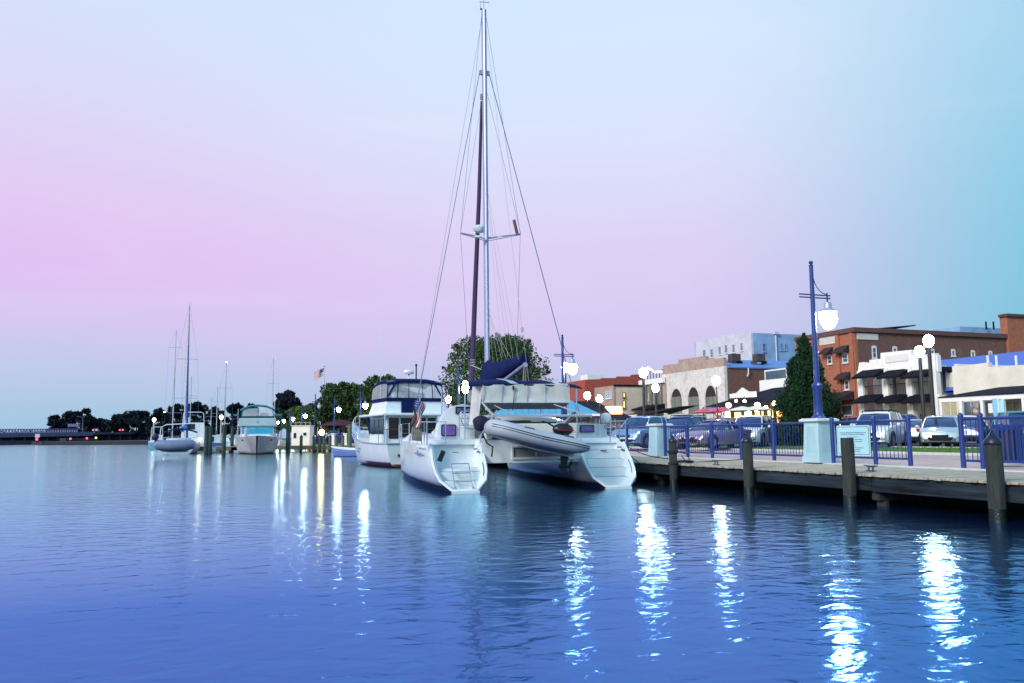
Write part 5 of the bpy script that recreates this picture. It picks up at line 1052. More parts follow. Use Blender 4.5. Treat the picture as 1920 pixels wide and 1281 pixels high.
for sx, steps, nm in ((-1, [(.02,.07),(.34,.07),(.36,.30),(.54,.30),(.56,.52),(.72,.52),(.86,.60),(1.35,.64),(1.52,.8),(1.62,1.24)], 'port'), (1, [(.02,.07),(.40,.07),(.42,.31),(.66,.31),(.68,.55),(.90,.55),(.92,.79),(1.14,.79),(1.16,1.02),(1.5,1.02),(1.55,1.24)], 'starboard')):
    cx = sx*2.1; m, rings = hull_mb([s for s in ST], cx, wl=.14)
    h = m.build('hull', [HULLW, BOOT], cat, smooth=True)
    MB().add(*(lambda d: (d.v, d.f))(deck_from(rings[1:]))).build('deck', WHITE, h)
    # scoop stern
    r0 = rings[0]; half = [(p[0]-cx, p[1], p[2]) for p in r0[len(r0)//2+1:]][::-1]    # deck .. keel, right side
    def bo(z):
        for (xa,ya,za),(xb,yb,zb) in zip(half[:-1],half[1:]):
            if za >= z >= zb: f = (za-z)/(za-zb+1e-9); return xa+(xb-xa)*f
        return half[0][0] if z > half[0][2] else half[-1][0]*.6
    sm = MB(); A = []; B = []; Cc = []; Bm = []
    for (ys, z) in steps:
        zz = min(z, 1.22); w_ = bo(zz); ry = 1.25*zz/1.22
        A.append((w_, ry, z)); B.append((w_-.09, ry-.012, z+.0)); Cc.append((max(.1,w_-.15), ys+.03, z))
    n = len(steps)
    for s in (-1,1):
        v = [(cx+s*a[0],a[1],a[2]) for a in A]+[(cx+s*a[0],a[1],a[2]) for a in B]+[(cx+s*a[0],a[1],a[2]) for a in Cc]
        sm.add(v, [(i,i+1,n+i+1,n+i) for i in range(n-1)]+[(n+i,n+i+1,2*n+i+1,2*n+i) for i in range(n-1)])
    sm.add([(cx-a[0],a[1],a[2]) for a in Cc]+[(cx+a[0],a[1],a[2]) for a in Cc], [(i,i+1,n+i+1,n+i) for i in range(n-1)])
    w0 = bo(.07); sm.prism([(cx-w0,-.02),(cx+w0,-.02),(cx+w0*.9,.2),(cx-w0*.9,.2)], 'z', .0, .066)
    sm.build('stern_steps', WHITE, h)
    for (ya,za),(yb,zb) in zip(steps[:-1],steps[1:]):
        if abs(za-zb) < .05 and za < 1.1: wq = max(.1,bo(min(za,1.2))-.2); MB().box((cx-wq,ya+.05,za+.002),(cx+wq,yb+.01,za+.010)).build('tread_shade', m_('step_shade_grey', (.36,.40,.42), .9, var=.2, scale=20), h)  # grey pads that paint the shading of the steps onto each tread
    # rim tube round the scoop
    pts = [(cx-a[0]+.03,a[1]-.01,a[2]) for a in A[::-1]] + [(cx+a[0]-.03,a[1]-.01,a[2]) for a in A]
    MB().tube([(p[0],p[1],p[2]) for p in pts], .035, 6).build('stern_rim', WHITE, h, smooth=True)
    for s in (-1,1): MB().tube([(cx+s*.56,.42,.42),(cx+s*.6,.52,.52),(cx+s*.62,.68,.68),(cx+s*.61,.76,.76)], .013, 6).build('grab_rail', STEEL, h, smooth=True)
    MB().cbox((cx+sx*.03,1.14,1.02),(.16,.06,.02)).cbox((cx+.52,1.15,1.1),(.05,.12,.03),rz=.5).cbox((cx+.58,1.05,1.02),(.05,.1,.03),rz=.5).build('stern_cleat', OUTB, h)
    # deck coaming stretching from scoop to cabin
    m = MB(); m.loft([[(cx-.74,1.5,1.22),(cx-.66,1.6,1.36),(cx+.66,1.6,1.36),(cx+.74,1.5,1.22)],[(cx-.72,3.2,1.25),(cx-.6,3.2,1.50),(cx+.6,3.2,1.50),(cx+.72,3.2,1.25)],[(cx-.7,7,1.3),(cx-.45,6.6,1.55),(cx+.45,6.6,1.55),(cx+.7,7,1.3)]]); m.build('side_deck', WHITE, h, smooth=True)
    # stanchions and lifelines along the outer edge
    m = MB(); ox = cx+sx*.78
    ysn = [1.75, 3.0, 4.6, 6.3, 8.0, 9.6]
    for y in ysn: m.cyl((ox if y < 7 else ox-sx*(y-7)*.14, y, 1.24), ((ox if y < 7 else ox-sx*(y-7)*.14), y, 1.86), .013, n=6)
    for zz in (1.56, 1.86): m.tube([((ox if y < 7 else ox-sx*(y-7)*.14), y, zz) for y in ysn], .006, 4)
    m.build('lifelines', STEEL, h)
    m = MB(); m.tube([(ox,1.3,1.22),(ox,1.28,1.84),(ox,2.6,1.86)], .016); m.tube([(ox-sx*.5,1.25,1.24),(ox-sx*.5,1.22,1.84),(ox,1.28,1.84)], .016); m.tube([(ox,1.29,1.55),(ox,2.6,1.56)], .012); m.build('stern_rail', STEEL, h, smooth=True)
    if sx < 0:
        lad = MB(); x0, x1 = cx-.24, cx+.22
        for x in (x0,x1): lad.tube([(x,.12,.10),(x+.0,.28,.28),(x,.62,.73)], .016)
        for f in (0,.48,1): lad.tube([(x0,.28+.34*f,.28+.45*f),(x1,.28+.34*f,.28+.45*f)], .014)
        for x in (x0,x1): lad.cbox((x,.1,.12),(.05,.08,.1))
        lad.build('boarding_ladder', STEEL, h, smooth=True)
        MB().cbox((cx-.45,.95,.93),(.12,.07,.3),ry=.4).build('fender_clip', OUTB, h)
    # logo line / through hulls on the outer topside
    m = MB()
    for y in (2.2,): m.cbox((cx+sx*.885,y,.98),(.02,1.15,.035)); m.cbox((cx+sx*.89,y,.99),(.03,.09,.13))
    m.build('topside_fitting', m_('dull_lavender_trim', (.22,.2,.42), .5, var=.1), h)
    m = MB(); m.tube([(cx+sx*.80,1.5,1.14),(cx+sx*.86,2.6,1.17)], .03); m.build('rubbing_strake', WHITE, h, smooth=True)
# bridge deck
m = MB(); m.loft([[(-1.45,.95,.72),(1.45,.95,.72),(1.45,.95,1.34),(-1.45,.95,1.34)],[(-1.5,6,.66),(1.5,6,.66),(1.5,6,1.35),(-1.5,6,1.35)],[(-1.6,7.6,.8),(1.6,7.6,.8),(1.6,7.6,1.32),(-1.6,7.6,1.32)]]); m.build('bridge_deck', WHITE, cat)
m = MB(); m.box((-.62,.90,.80),(.95,.949,.86)); m.box((-.62,.90,1.12),(.95,.949,1.17)); m.box((-.62,.90,.861),(-.57,.949,1.119)); m.box((.9,.90,.861),(.95,.949,1.119)); m.box((1.0,.90,.78),(1.4,.949,1.1)); m.box((.05,.93,.9),(.1,.947,1.0)); m.build('aft_locker', GEL2, cat, bevel=.01)
m = MB(); m.box((-.55,.935,.87),(.88,.948,1.11)); m.build('locker_recess', m_('recess_grey', (.28,.28,.26), .6, var=.1), cat)
m = MB(); m.cbox((-.7,1.05,1.39),(.9,.25,.05)); m.build('teak_step', OUTB, cat)
MB().box((-1.5,9.3,1.15),(1.5,9.5,1.32)).build('cross_beam', ALU, cat); MB().add([(-1.5,7.6,1.31),(1.5,7.6,1.31),(1.5,9.3,1.25),(-1.5,9.3,1.25)], [(0,1,2,3)]).build('trampoline', MESHG, cat)
# coachroof
m = MB(); rr_ = []
for y, hw, z0, zt, tw in ((2.9,2.2,1.25,2.0,1.55),(3.3,2.25,1.25,2.08,1.6),(5.2,2.2,1.25,2.05,1.55),(6.6,1.9,1.25,1.9,1.2),(7.6,1.5,1.25,1.4,.9)):
    ring = []
    for k in range(13):
        a = math.pi*k/12; c = math.cos(a); s_ = math.sin(a)
        ring.append((-hw*(abs(c)**.55)*(1 if c > 0 else -1)*(1-.16*s_) if True else 0, y, z0+(zt-z0)*(s_**.62)))
    rr_.append(ring)
m.loft(rr_, closed=True); m.build('coachroof', WHITE, cat, smooth=True)
# aft face with door and purple windows
def cwin(px0,py0,px1,py1,yl,name,mg,mf,th=.03):
    a = cly(px0,py0,yl); b = cly(px1,py1,yl); w2 = (b.x-a.x)/2; h2 = (a.z-b.z)/2; o_ = MB().prism([(p[0]+(a.x+b.x)/2, p[1]+(a.z+b.z)/2) for p in rrect(w2,h2,min(w2,h2)*.3)], 'y', yl-th, yl).build(name, mf, cat, smooth=False)
    MB().prism([(p[0]+(a.x+b.x)/2, p[1]+(a.z+b.z)/2) for p in rrect(w2-.03,h2-.03,min(w2,h2)*.28)], 'y', yl-th-.012, yl-th-.002).build('pane', mg, o_)
cwin(827,796,855,818,2.60,'hatch_window',HATCHG,OUTB); cwin(1087,797,1114,811,2.2,'hatch_window',HATCHG,OUTB)
m = MB(); a = cly(1080,800,2.22); m.loft([[(a.x,2.24,1.3),(a.x+1.05,2.24,1.3),(a.x+.85,2.24,1.78),(a.x+.05,2.24,1.8)],[(a.x-.1,3.4,1.3),(a.x+1.1,3.4,1.3),(a.x+.8,3.2,1.8),(a.x+.05,3.2,1.82)]]); m.build('starboard_coaming', WHITE, cat)
m = MB(); m.loft([[(x_+(-1.75),y,1.25+(zz-1.25)) for x_,zz in ((-.62,1.25),(-.58,1.75),(-.42,2.1),(-.15,2.32),(.15,2.38),(.45,2.3),(.5,1.25))] for y in (2.62,3.0)]+[[(x_*.9-1.7,3.9,1.25+(zz-1.25)*.75) for x_,zz in ((-.62,1.25),(-.58,1.75),(-.42,2.1),(-.15,2.32),(.15,2.38),(.45,2.3),(.5,1.25))]]); m.build('helm_coaming', WHITE, cat, smooth=True)
MB().box((-1.0,2.80,1.35),(-.45,2.88,1.95)).build('cabin_door', DARKGL, cat); MB().box((-.35,2.82,1.5),(.5,2.89,1.9)).build('galley_window', DARKGL, cat); MB().box((.7,2.82,1.55),(1.3,2.89,1.85)).build('galley_window', DARKGL, cat)
m = MB(); m.box((-1.35,1.3,1.345),(1.35,2.79,1.38)); m.build('cockpit_floor', GEL2, cat)
m = MB(); m.box((-1.3,1.0,1.345),(1.3,1.35,1.52)); m.box((-1.35,1.0,1.52),(1.35,1.12,1.78)); m.build('cockpit_bench', GEL2, cat, bevel=.02)
MB().box((-.3,1.6,1.38),(.5,2.2,1.44)).cyl((.1,1.9,1.38),(.1,1.9,1.8),.05).box((-.3,1.6,1.8),(.55,2.25,1.84)).build('cockpit_table', TEAK, cat)
# helm station: seat frame, box, instrument pod
h0 = cly(876,772,2.3)
m = MB(); m.tube([(h0.x-.25,2.2,1.36),(h0.x-.25,2.2,2.05),(h0.x-.18,2.2,2.15),(h0.x+.3,2.2,2.15)], .018); m.tube([(h0.x-.25,2.2,1.75),(h0.x+.4,2.2,1.75)], .016); m.tube([(h0.x-.25,2.2,1.95),(h0.x+.4,2.2,1.95)], .012); m.build('helm_seat_frame', STEEL, cat, smooth=True)
MB().box((h0.x-.2,2.1,1.68),(h0.x+.35,2.45,1.74)).box((h0.x-.2,2.4,1.8),(h0.x+.35,2.5,2.1)).build('helm_seat', WHITE, cat, bevel=.02)
MB().box((h0.x-.28,2.55,2.08),(h0.x+.4,2.8,2.3)).build('instrument_pod', OUTB, cat, bevel=.02)
for k in range(4): MB().box((h0.x-.24+k*.155,2.53,2.13),(h0.x-.12+k*.155,2.548,2.25)).build('instrument', m_('instrument_face', (.08,.14,.3), .2, var=0), cat)
m = MB(); c_ = Vector((h0.x+.05,2.02,1.92)); m.tube([c_+Vector((.28*math.cos(a),0,.28*math.sin(a))) for a in [k*math.pi/10 for k in range(21)]], .014, 6)
for k in range(5): a = k*2*math.pi/5; m.tube([c_, c_+Vector((.27*math.cos(a),0,.27*math.sin(a)))], .007, 4)
m.build('steering_wheel', STEEL, cat, smooth=True)
# hanging clothes-like dark gear
a = cly(860,775,2.7); m = MB(); m.loft([[(a.x-.14,2.7,2.25),(a.x+.14,2.7,2.25),(a.x+.14,2.76,2.25),(a.x-.14,2.76,2.25)],[(a.x-.18,2.68,1.9),(a.x+.16,2.68,1.9),(a.x+.16,2.78,1.9),(a.x-.18,2.78,1.9)],[(a.x-.1,2.7,1.62),(a.x+.08,2.7,1.62),(a.x+.08,2.76,1.62),(a.x-.1,2.76,1.62)]]); m.build('hanging_gear', m_('blue_grey_cloth', (.08,.13,.3), .8, var=.3, bump=.4), cat)
# bimini and clear curtains
zb = 2.84
m = MB(); rg2 = []
for y, dz in ((.95,0),(1.5,.12),(2.6,.25),(3.8,.2),(4.6,-.05)):
    rg2.append([((x if x > 0 else x*(1-.115*(y-.95))), y, zb+dz-.13*abs(x/2.0+.15)**3+ (0 if abs(x) < 1.9 else -.05)) for x in (-1.75,-1.55,-1.2,-.5,.3,.9,1.25,1.45)])
m.loft(rg2, closed=False, cap=False); m.build('bimini', NAVY, cat, smooth=True, solid=.03)
for xx in (-.62,.72):
    m = MB(); m.loft([[(x, y, zb+dz-.13*abs(x/2.0+.15)**3+.028) for x in (xx,xx+.2)] for y, dz in ((.92,.0),(1.5,.12),(2.6,.25))], closed=False, cap=False); m.build('bimini_window', m_('pale_bimini_vinyl', (.45,.58,.62), .3, var=.1), cat, solid=.006)
a = cly(905,722,.95); b_ = cly(1066,719,.95); c_ = cly(903,755,.95); d_ = cly(1067,755,.95)
m = MB(); nn = 14
m.loft([[(a.x+(b_.x-a.x)*k/nn, .95+.03*math.sin(k*1.9), a.z+(b_.z-a.z)*k/nn) for k in range(nn+1)], [(c_.x+(d_.x-c_.x)*k/nn, .93+.04*math.sin(k*1.7+1), (a.z+c_.z)/2) for k in range(nn+1)], [(c_.x+(d_.x-c_.x)*k/nn, .9, c_.z+(d_.z-c_.z)*k/nn) for k in range(nn+1)]], closed=False, cap=False)
m.build('rear_curtain', CLEAR2, cat, smooth=True)
m = MB()
for k in (0,3,7,10,14): m.tube([(a.x+(b_.x-a.x)*k/14,.915,a.z),(c_.x+(d_.x-c_.x)*k/14,.885,c_.z)], .012, 4)
m.tube([(c_.x,.89,c_.z),(d_.x,.89,d_.z)], .016, 4); m.build('curtain_seams', m_('curtain_seam', (.5,.5,.47), .6), cat)
m = MB(); m.tube([(p.x,.88,p.z) for p in (cly(961,723,.95),cly(963,740,.95),cly(960,770,.95))], .012, 4); m.cbox((cly(961,728,.95).x,.87,cly(961,728,.95).z),(.05,.05,.1)); m.build('curtain_zip', OUTB, cat)
e0 = cly(918,767,1.5); e1 = cly(1052,767,1.5)
m = MB(); m.loft([[(c_.x,.92,c_.z-.01),(d_.x,.92,d_.z-.01)],[(e0.x,1.5,e0.z),(e1.x,1.5,e1.z)]], closed=False, cap=False); m.build('mesh_flap', MESHG, cat, solid=.01)
m = MB(); f0 = cly(896,797,1.2); m.add([(a.x,.96,a.z),(a.x-.12,1.7,a.z+.0),(a.x-.22,1.7,1.75),(f0.x,1.2,f0.z)], [(0,1,2,3)]); m.build('side_curtain', CLEAR2, cat)
a1 = cly(876,728,2.7); b1 = cly(903,752,2.7); m = MB(); m.prism([(p[0]+(a1.x+b1.x)/2,p[1]+(a1.z+b1.z)/2-.05) for p in rrect((b1.x-a1.x)/2,(a1.z-b1.z)/2,.12)],'y',2.68,2.69); m.build('front_curtain', CLEARV, cat)
m = MB()
for x in (-1.9,1.3):
    for y in (1.0,4.4): m.tube([(x,y,1.36),(x,y,2.8)], .018, 6)
m.build('bimini_frame', STEEL, cat, smooth=True)
# davits
g0 = cly(921,779,-.15); g1 = cly(1109,779,-.15)
m = MB(); m.box((g0.x,-.19,g0.z-.035),(g1.x,-.11,g0.z+.02)); m.tube([(g0.x+.05,-.15,g0.z),(c_.x,.9,c_.z)], .028); m.tube([(g1.x-.5,-.15,g0.z),(g1.x-.9,.9,1.4)], .045,8); m.tube([(g0.x+.6,-.15,g0.z),(g0.x+.35,.9,g0.z+.3)], .014); m.tube([(1.15,-.15,g0.z),(.6,.9,c_.z-.05)], .016); m.tube([(g0.x+.1,-.15,g0.z),(g0.x-.05,1.0,1.4)], .03)
m.build('davit', m_('pale_davit', (.5,.52,.5), .4, metal=.4), cat, smooth=False)
q0 = cly(1078,772,.6); q1 = cly(1047,815,.6); m = MB(); m.cyl((q0.x,.6,q0.z),(q1.x,.6,q1.z),.05,n=8); m.build('folded_gangway', m_('dull_bronze', (.12,.10,.08), .6, metal=.3), cat)
# covered navy bundle on the port rail
a = cly(903,794,.75); m = MB(); m.ball((a.x,.8,a.z), .225, 14, 10, (1.05,.8,.95)); m.v = [(x+.02*math.sin(z*19), y, z-(0.08 if z < a.z-.15 else 0)*abs(x-a.x)) for x,y,z in m.v]; m.build('covered_outboard', m_('black_cover', (.008,.008,.028), .8, var=.2, bump=.4, bscale=8), cat, smooth=True)
m = MB(); m.tube([(a.x,.8,a.z-.3),(a.x-.02,.8,1.25)], .02); m.tube([(a.x+.25,.75,a.z+.1),(a.x+.4,.6,a.z+.35)], .018); m.build('outboard_bracket', STEEL, cat)
m = MB(); a = cly(905,830,.7); m.tube([(a.x,.75,a.z+.25),(a.x+.12,.7,a.z-.02),(a.x+.27,.68,a.z-.12),(a.x+.24,.68,a.z-.38)], .022, 6); m.build('fuel_hose', ROPE, cat)
# mast and rig
MY = 5.7; mt = cly(907,20,MY); mb_ = cly(914,690,MY)
m = MB(); m.loft([[(mt.x*f+mb_.x*(1-f)+.085*math.cos(t_), MY+.13*math.sin(t_), 2.3*(1-f)+mt.z*f) for t_ in [2*math.pi*k/12 for k in range(12)]] for f in (0,.25,.5,.75,1)]); mast = m.build('mast', ALU, cat, smooth=True)
def mx(z): f = (z-2.3)/(mt.z-2.3); return mt.x*f+mb_.x*(1-f)
m = MB(); m.cyl((mx(mt.z),MY,mt.z),(mx(mt.z)-.12,MY,mt.z+.06),.03,n=6).cyl((mx(mt.z),MY,mt.z),(mx(mt.z),MY,mt.z+.38),.008,n=5).cyl((mx(mt.z)-.12,MY,mt.z),(mx(mt.z)-.12,MY,mt.z+.3),.006,n=5).tube([(mx(mt.z)-.15,MY,mt.z+.3),(mx(mt.z)+.2,MY,mt.z+.33)], .01).build('masthead', OUTB, mast)
zsp = cly(912,443,MY).z; sl = cly(860,441,MY); sr = cly(971,443,MY)
for q in (sl, sr): MB().tube([(mx(zsp),MY,zsp-.08),(q.x,MY-.3,q.z)], [.035,.02], 6).tube([(mx(zsp),MY-.12,zsp-.2),(q.x,MY-.32,q.z-.03)], .012, 5).build('spreader', ALU, mast, smooth=True)
m = MB(); 
for q, wd in ((cly(892,447,MY),.09),(cly(903,448,MY),.06),(cly(934,449,MY),.07)): m.cbox((q.x,MY-.25,q.z),(wd*2,.1,.07))
m.build('deck_light', WHITE, mast)
a = cly(904,427,MY); m = MB(); m.lathe([(.02,-.12),(.16,-.11),(.23,-.02),(.23,.05),(.17,.11),(.02,.13)], (a.x-.05,MY+.2,a.z), 16); m.build('radar_dome', WHITE, mast, smooth=True)
a = cly(967,427,MY-.4); m = MB(); m.cyl((a.x-.06,MY-.4,a.z+.26),(a.x+.05,MY-.4,a.z-.22),.055,n=8); m.build('radar_reflector', m_('rusty_tube', (.16,.06,.06), .6, var=.3), mast)
z1 = cly(907,137,MY).z; m = MB(); m.cbox((mx(z1),MY,z1),(.36,.12,.14)); m.cbox((mx(z1)-.12,MY,cly(905,182,MY).z),(.06,.06,.2)); m.build('shroud_tang', ALU, mast)
zt_ = mt.z-.2
wires = [((mx(z1)-.17,MY,z1),cly(787,705,4.8),cly(770,818,4.7),.013),((mx(z1)+.17,MY,z1),cly(1052,622,4.8),cly(1096,800,4.7),.013)]
m = MB()
m.tube([(mx(z1)-.17,MY,z1),(-2.85,4.7,1.3)], .014, 4); m.tube([(mx(z1)+.17,MY,z1),(2.95,4.7,1.3)], .016, 4)
m.tube([(mx(zt_)-.08,MY,zt_),(sl.x,MY-.3,sl.z),(-.7,5.6,2.4)], .007, 4); m.tube([(mx(zt_)+.08,MY,zt_),(sr.x,MY-.3,sr.z),(.75,5.4,2.4)], .007, 4)
m.tube([(mx(zt_)-.05,MY,zt_),(-2.8,4.9,1.3)], .006, 4)
m.tube([(mx(z1),MY,z1-.3),(sl.x,MY-.3,sl.z)], .006, 4); m.tube([(mx(z1),MY,z1-.3),(sr.x+.02,MY-.3,sr.z)], .006, 4)
m.build('shrouds', WIRE, cat)
m = MB()
for k, x1 in enumerate((942,952,962,972)):
    q = cly(x1, 668+k*2, 3.6-k*.6); m.tube([(mx(9.5)+.05,MY-.1,9.2+.5*(k%2)),(q.x,3.6-k*.6,q.z)], .005, 3)
q = cly(979,618,2.0); m.tube([(mx(zt_),MY-.1,zt_),(q.x,2.0,q.z),(q.x+.1,1.7,2.95)], .006, 3); m.cbox((q.x,2.0,q.z),(.07,.07,.12))
for k in range(5): m.tube([(mx(7)+.02,MY-.1,6.2-.2*k),(cly(925+k*9,700,5-k*.5).x,5-k*.5,3.7)], .005, 3)
m.build('lazy_jacks', m_('pale_line', (.5,.5,.45), .7, var=0), cat)
# furled headsail
f0 = cly(903,190,MY+.5); f1 = cly(885,712,8.9)
m = MB(); m.tube([(f0.x,MY+.5,f0.z),(f0.x*.66+f1.x*.34,7.0,f0.z*.66+f1.z*.34),(f0.x*.33+f1.x*.67-.0,8.0,f0.z*.33+f1.z*.67),(f1.x,8.9,f1.z),(f1.x-.03,9.35,1.35)], [.045,.075,.09,.10,.04], 8); m.build('furled_headsail', m_('headsail_cover', (.07,.035,.10), .8, var=.2), cat, smooth=True)
m = MB(); m.tube([(f0.x+.02,MY+.45,f0.z),(mx(z1),MY+.1,z1)], .01, 4); q = cly(884,686,8.5)
for k in range(3): m.tube([(q.x-.08,8.4,q.z+.1*k),(q.x+.1,8.4,q.z+.08*k+.05)], .014, 4)
m.tube([(q.x,8.4,q.z),(q.x+.9,6.2,q.z-.75)], .012, 4); m.build('headsail_lashing', m_('white_rope', (.6,.6,.56), .8, var=0), cat)
# boom with navy sail cover
b0 = cly(945,716,5.2); b1_ = cly(985,684,1.9); 
m = MB(); m.cyl((mx(3)+.1,MY-.2,2.95),(b1_.x,1.9,b1_.z),.075,n=10); m.build('boom', ALU, cat, smooth=True)
rg3 = []
for f in (0,.08,.25,.5,.75,.92,1.):
    y = MY+.2-(MY+.1-1.85)*f; x = mx(3)*(1-f)+(b1_.x)*f; zb_ = 3.0*(1-f)+(b1_.z+.02)*f; hh = (.92 if f < .1 else .74)*(1-f)+.30*f; ww = .20*(1-f)+.15*f
    rg3.append([(x+ww*math.cos(t_)*(1+.25*math.sin(t_*-1)), y, zb_+hh*.5+hh*.55*math.sin(t_)+.02*math.sin(f*30)) for t_ in [2*math.pi*k/14 for k in range(14)]])
m = MB(); m.loft(rg3); m.build('sail_cover', NAVY, cat, smooth=True)
m = MB(); m.tube([(b1_.x,2.0,b1_.z),(cly(981,713,1.6).x,1.6,2.95)], .02); m.tube([(b1_.x+.06,2.0,b1_.z),(cly(985,713,1.6).x,1.6,2.95)], .012); m.build('mainsheet', m_('mainsheet_line', (.25,.18,.16), .8), cat)
# starboard davit clutter: rails with fishing gear, white disc antenna
o_ = MB(); 
for px in (1124,1146): 
    q = cly(px,786,2.2); o_.tube([(q.x-.05,2.2,1.3),(q.x,2.2,q.z),(q.x+.12,2.2,q.z),(q.x+.16,2.2,1.3)], .014)
o_.build('rail_hoop', STEEL, cat, smooth=True)
q = cly(1136,784,2.3); m = MB(); m.lathe([(.02,-.16),(.13,-.13),(.165,0),(.13,.13),(.02,.16)], (q.x,2.3,q.z), 14); m.cyl((q.x,2.3,1.3),(q.x,2.3,q.z-.1),.015); m.build('disc_antenna', WHITE, cat, smooth=True)
# flag with staff on the port stern
q = cly(779,765,.95); stf = thing('ensign', 'red, white and blue striped ensign drooping from a staff on the catamaran port stern rail', 'flag', tuple((CI.inverted() @ Vector((q.x-.03,.95,1.3)))), CR)
top = cly(789,744,.95); MB().tube([(.2,0,-.05),(top.x-q.x,0,top.z-1.3)], .014).ball((top.x-q.x,0,top.z-1.28), .03, 8, 6).build('staff', STEEL, stf, smooth=True)
tx = top.x-q.x; tz = top.z-1.3
flag_mesh(.66, .40, stf, lambda x, z, u, v: (tx+.0-.10*u+(v-.5)*-.30*(1-.2*u)+.03*math.sin(u*9+v*3), .10*math.sin(v*9+u*2)*(0.3+u), tz-.08-(1-v)*.10-x*1.02), 'cloth')
m = MB(); m.loft([[(tx-.17,-.03,tz-.72),(tx+.08,-.03,tz-.72),(tx+.08,.08,tz-.72),(tx-.17,.08,tz-.72)],[(tx-.2,-.03,tz-1.15),(tx+.05,-.03,tz-1.18),(tx+.05,.08,tz-1.18),(tx-.2,.08,tz-1.15)]])
tag(m.xf(Matrix.Translation(stf.location) @ Matrix.Rotation(CR,4,'Z')).build('rolled_fender', m_('khaki_cover', (.22,.2,.15), .8, var=.5, scale=6)), 'rolled khaki and grey fender bundle hanging below the ensign', 'fender')
# mooring lines from starboard hull to the roped pile
a = cat.matrix_world if False else None
W = CI.inverted(); p0 = W @ Vector((2.75,1.3,1.2)); pp = Vector((px_-.15,py_,.78))
m = MB(); m.tube([p0+(pp-p0)*k/8+Vector((0,0,-.10*math.sin(k/8*math.pi))) for k in range(9)], .014)
m.tube([p0+Vector((0,0,-.1)), p0+(pp-p0)*.5+Vector((.1,.4,-.42)), Vector((15.2,py_+1,.68))], .014); tag(m.build('mooring_line', ROPE), 'pair of black lines running from the catamaran starboard stern to the roped pile', 'rope')

# ------------------------------------------------------------------ inflatable dinghy on the davits
q0 = at(936,807,D=20.9); q1 = at(1086,838,D=21.6)
din = thing('inflatable_dinghy', 'grey rigid inflatable dinghy slung tilted across the catamaran stern', 'dinghy', tuple((q0+q1)/2)); d = q1-q0; Ld = d.length
din.rotation_euler = (0, math.asin(-d.z/Ld), math.atan2(d.y,d.x))
rt = .205; hl = Ld/2
half_ = [(-hl-.02,0.0,.10),(-hl+.03,.20,.09),(-hl+.2,.42,.07),(-hl+.5,.53,.04),(-hl+.95,.58,.01),(-hl+1.4,.58,0),(0,.58,0),(hl*.5,.58,0),(hl*.85,.58,0),(hl+.08,.58,0),(hl+.28,.57,0)]
def tubepath(s): return [(x,.58+s*y,z) for x,y,z in half_]
for s in (-1,1): MB().tube(tubepath(s), [rt*.92]+[rt]*8+[rt*.74,rt*.32], 18).build('tube', HYP, din, smooth=True)
m = MB()
for dz in (.028,-.028):
    tp_ = [Vector(p) for p in tubepath(-1)[1:]]; st_ = []
    for i, p in enumerate(tp_):
        T = (tp_[min(i+1,len(tp_)-1)]-tp_[max(i-1,0)]).normalized(); Nn = T.cross(Vector((0,0,1))).normalized(); rr0 = rt if i < 8 else rt*.74 if i == 8 else rt*.32
        st_.append(p+Nn*rr0*1.005+Vector((0,0,dz+.03)))
    m.tube(st_, .010, 5)
m.build('rub_strip', m_('rub_strip', (.015,.02,.05), .6), din)
m = MB()
for x in (-.35,.75): m.cbox((x,.58-.58-.06,rt+.0),(.26,.07,.04))
m.build('grab_handle', m_('handle_grey', (.10,.12,.2), .6), din)
m = MB(); m.loft([[(x,.58-hw,-.06),(x,.58-hw*.75,-.14-dp*.4),(x,.58,-.12-dp),(x,.58+hw*.75,-.14-dp*.4),(x,.58+hw,-.06)] for x,hw,dp in ((-hl+.15,.12,.0),(-hl+.6,.38,.10),(-hl+1.2,.5,.16),(hl*.4,.52,.18),(hl-.1,.52,.16))], closed=True); m.build('hull', RIBH, din, smooth=True)
m = MB()
for f in (.45,.8): m.tube([(-hl+.6,.58-.42*f-.05,-.17-.09*f),(-hl+1.2,.58-.5*f,-.2-.1*f),(hl-.12,.58-.52*f,-.19-.12*f)], .014, 4)
m.build('hull_strakes', RIBH, din)
MB().box((hl-.14,.12,-.28),(hl-.06,1.04,.2)).build('transom', RIBH, din); MB().box((-.3,.15,.08),(.1,1.0,.13)).build('thwart', RIBH, din)
ob = thing('outboard_motor', 'black outboard motor with propeller on the right end of the dinghy', 'outboard motor', tuple((q0+q1)/2 + Vector((d.x,d.y,0)).normalized()*(hl-.22)+Vector((0,.5,-.25)))); ob.rotation_euler = (0,.05,din.rotation_euler.z); ob.scale = (1.15,)*3
MB().ball((-.05,0,.42), .2, 14, 10, (1.3,.75,.72)).build('cowl', OUTB, ob, smooth=True); MB().cbox((-.03,0,.40),(.4,.32,.02)).build('cowl_stripe', m_('red_stripe', (.3,.02,.03), .4), ob)
m = MB(); m.cyl((.02,0,.3),(.0,0,-.1),.08,.07,8); m.loft([[(-.09,-.045,-.1),(.09,-.045,-.1),(.09,.045,-.1),(-.09,.045,-.1)],[(-.06,-.03,-.42),(.06,-.03,-.42),(.06,.03,-.42),(-.06,.03,-.42)],[(-.10,-.015,-.56),(.02,-.015,-.58),(.02,.015,-.58),(-.10,.015,-.56)]]); m.build('leg', OUTB, ob)
m = MB(); m.cbox((.04,0,-.27),(.34,.16,.02)); m.cyl((-.12,0,-.42),(.14,0,-.42),.045,.03,8); m.build('cavitation_plate', OUTB, ob)
m = MB()
for k in range(3): a = k*2.094; m.cbox((.15,.07*math.cos(a),-.42+.07*math.sin(a)),(.02,.06,.14),rx=a-math.pi/2,rz=.3)
m.build('propeller', OUTB, ob)
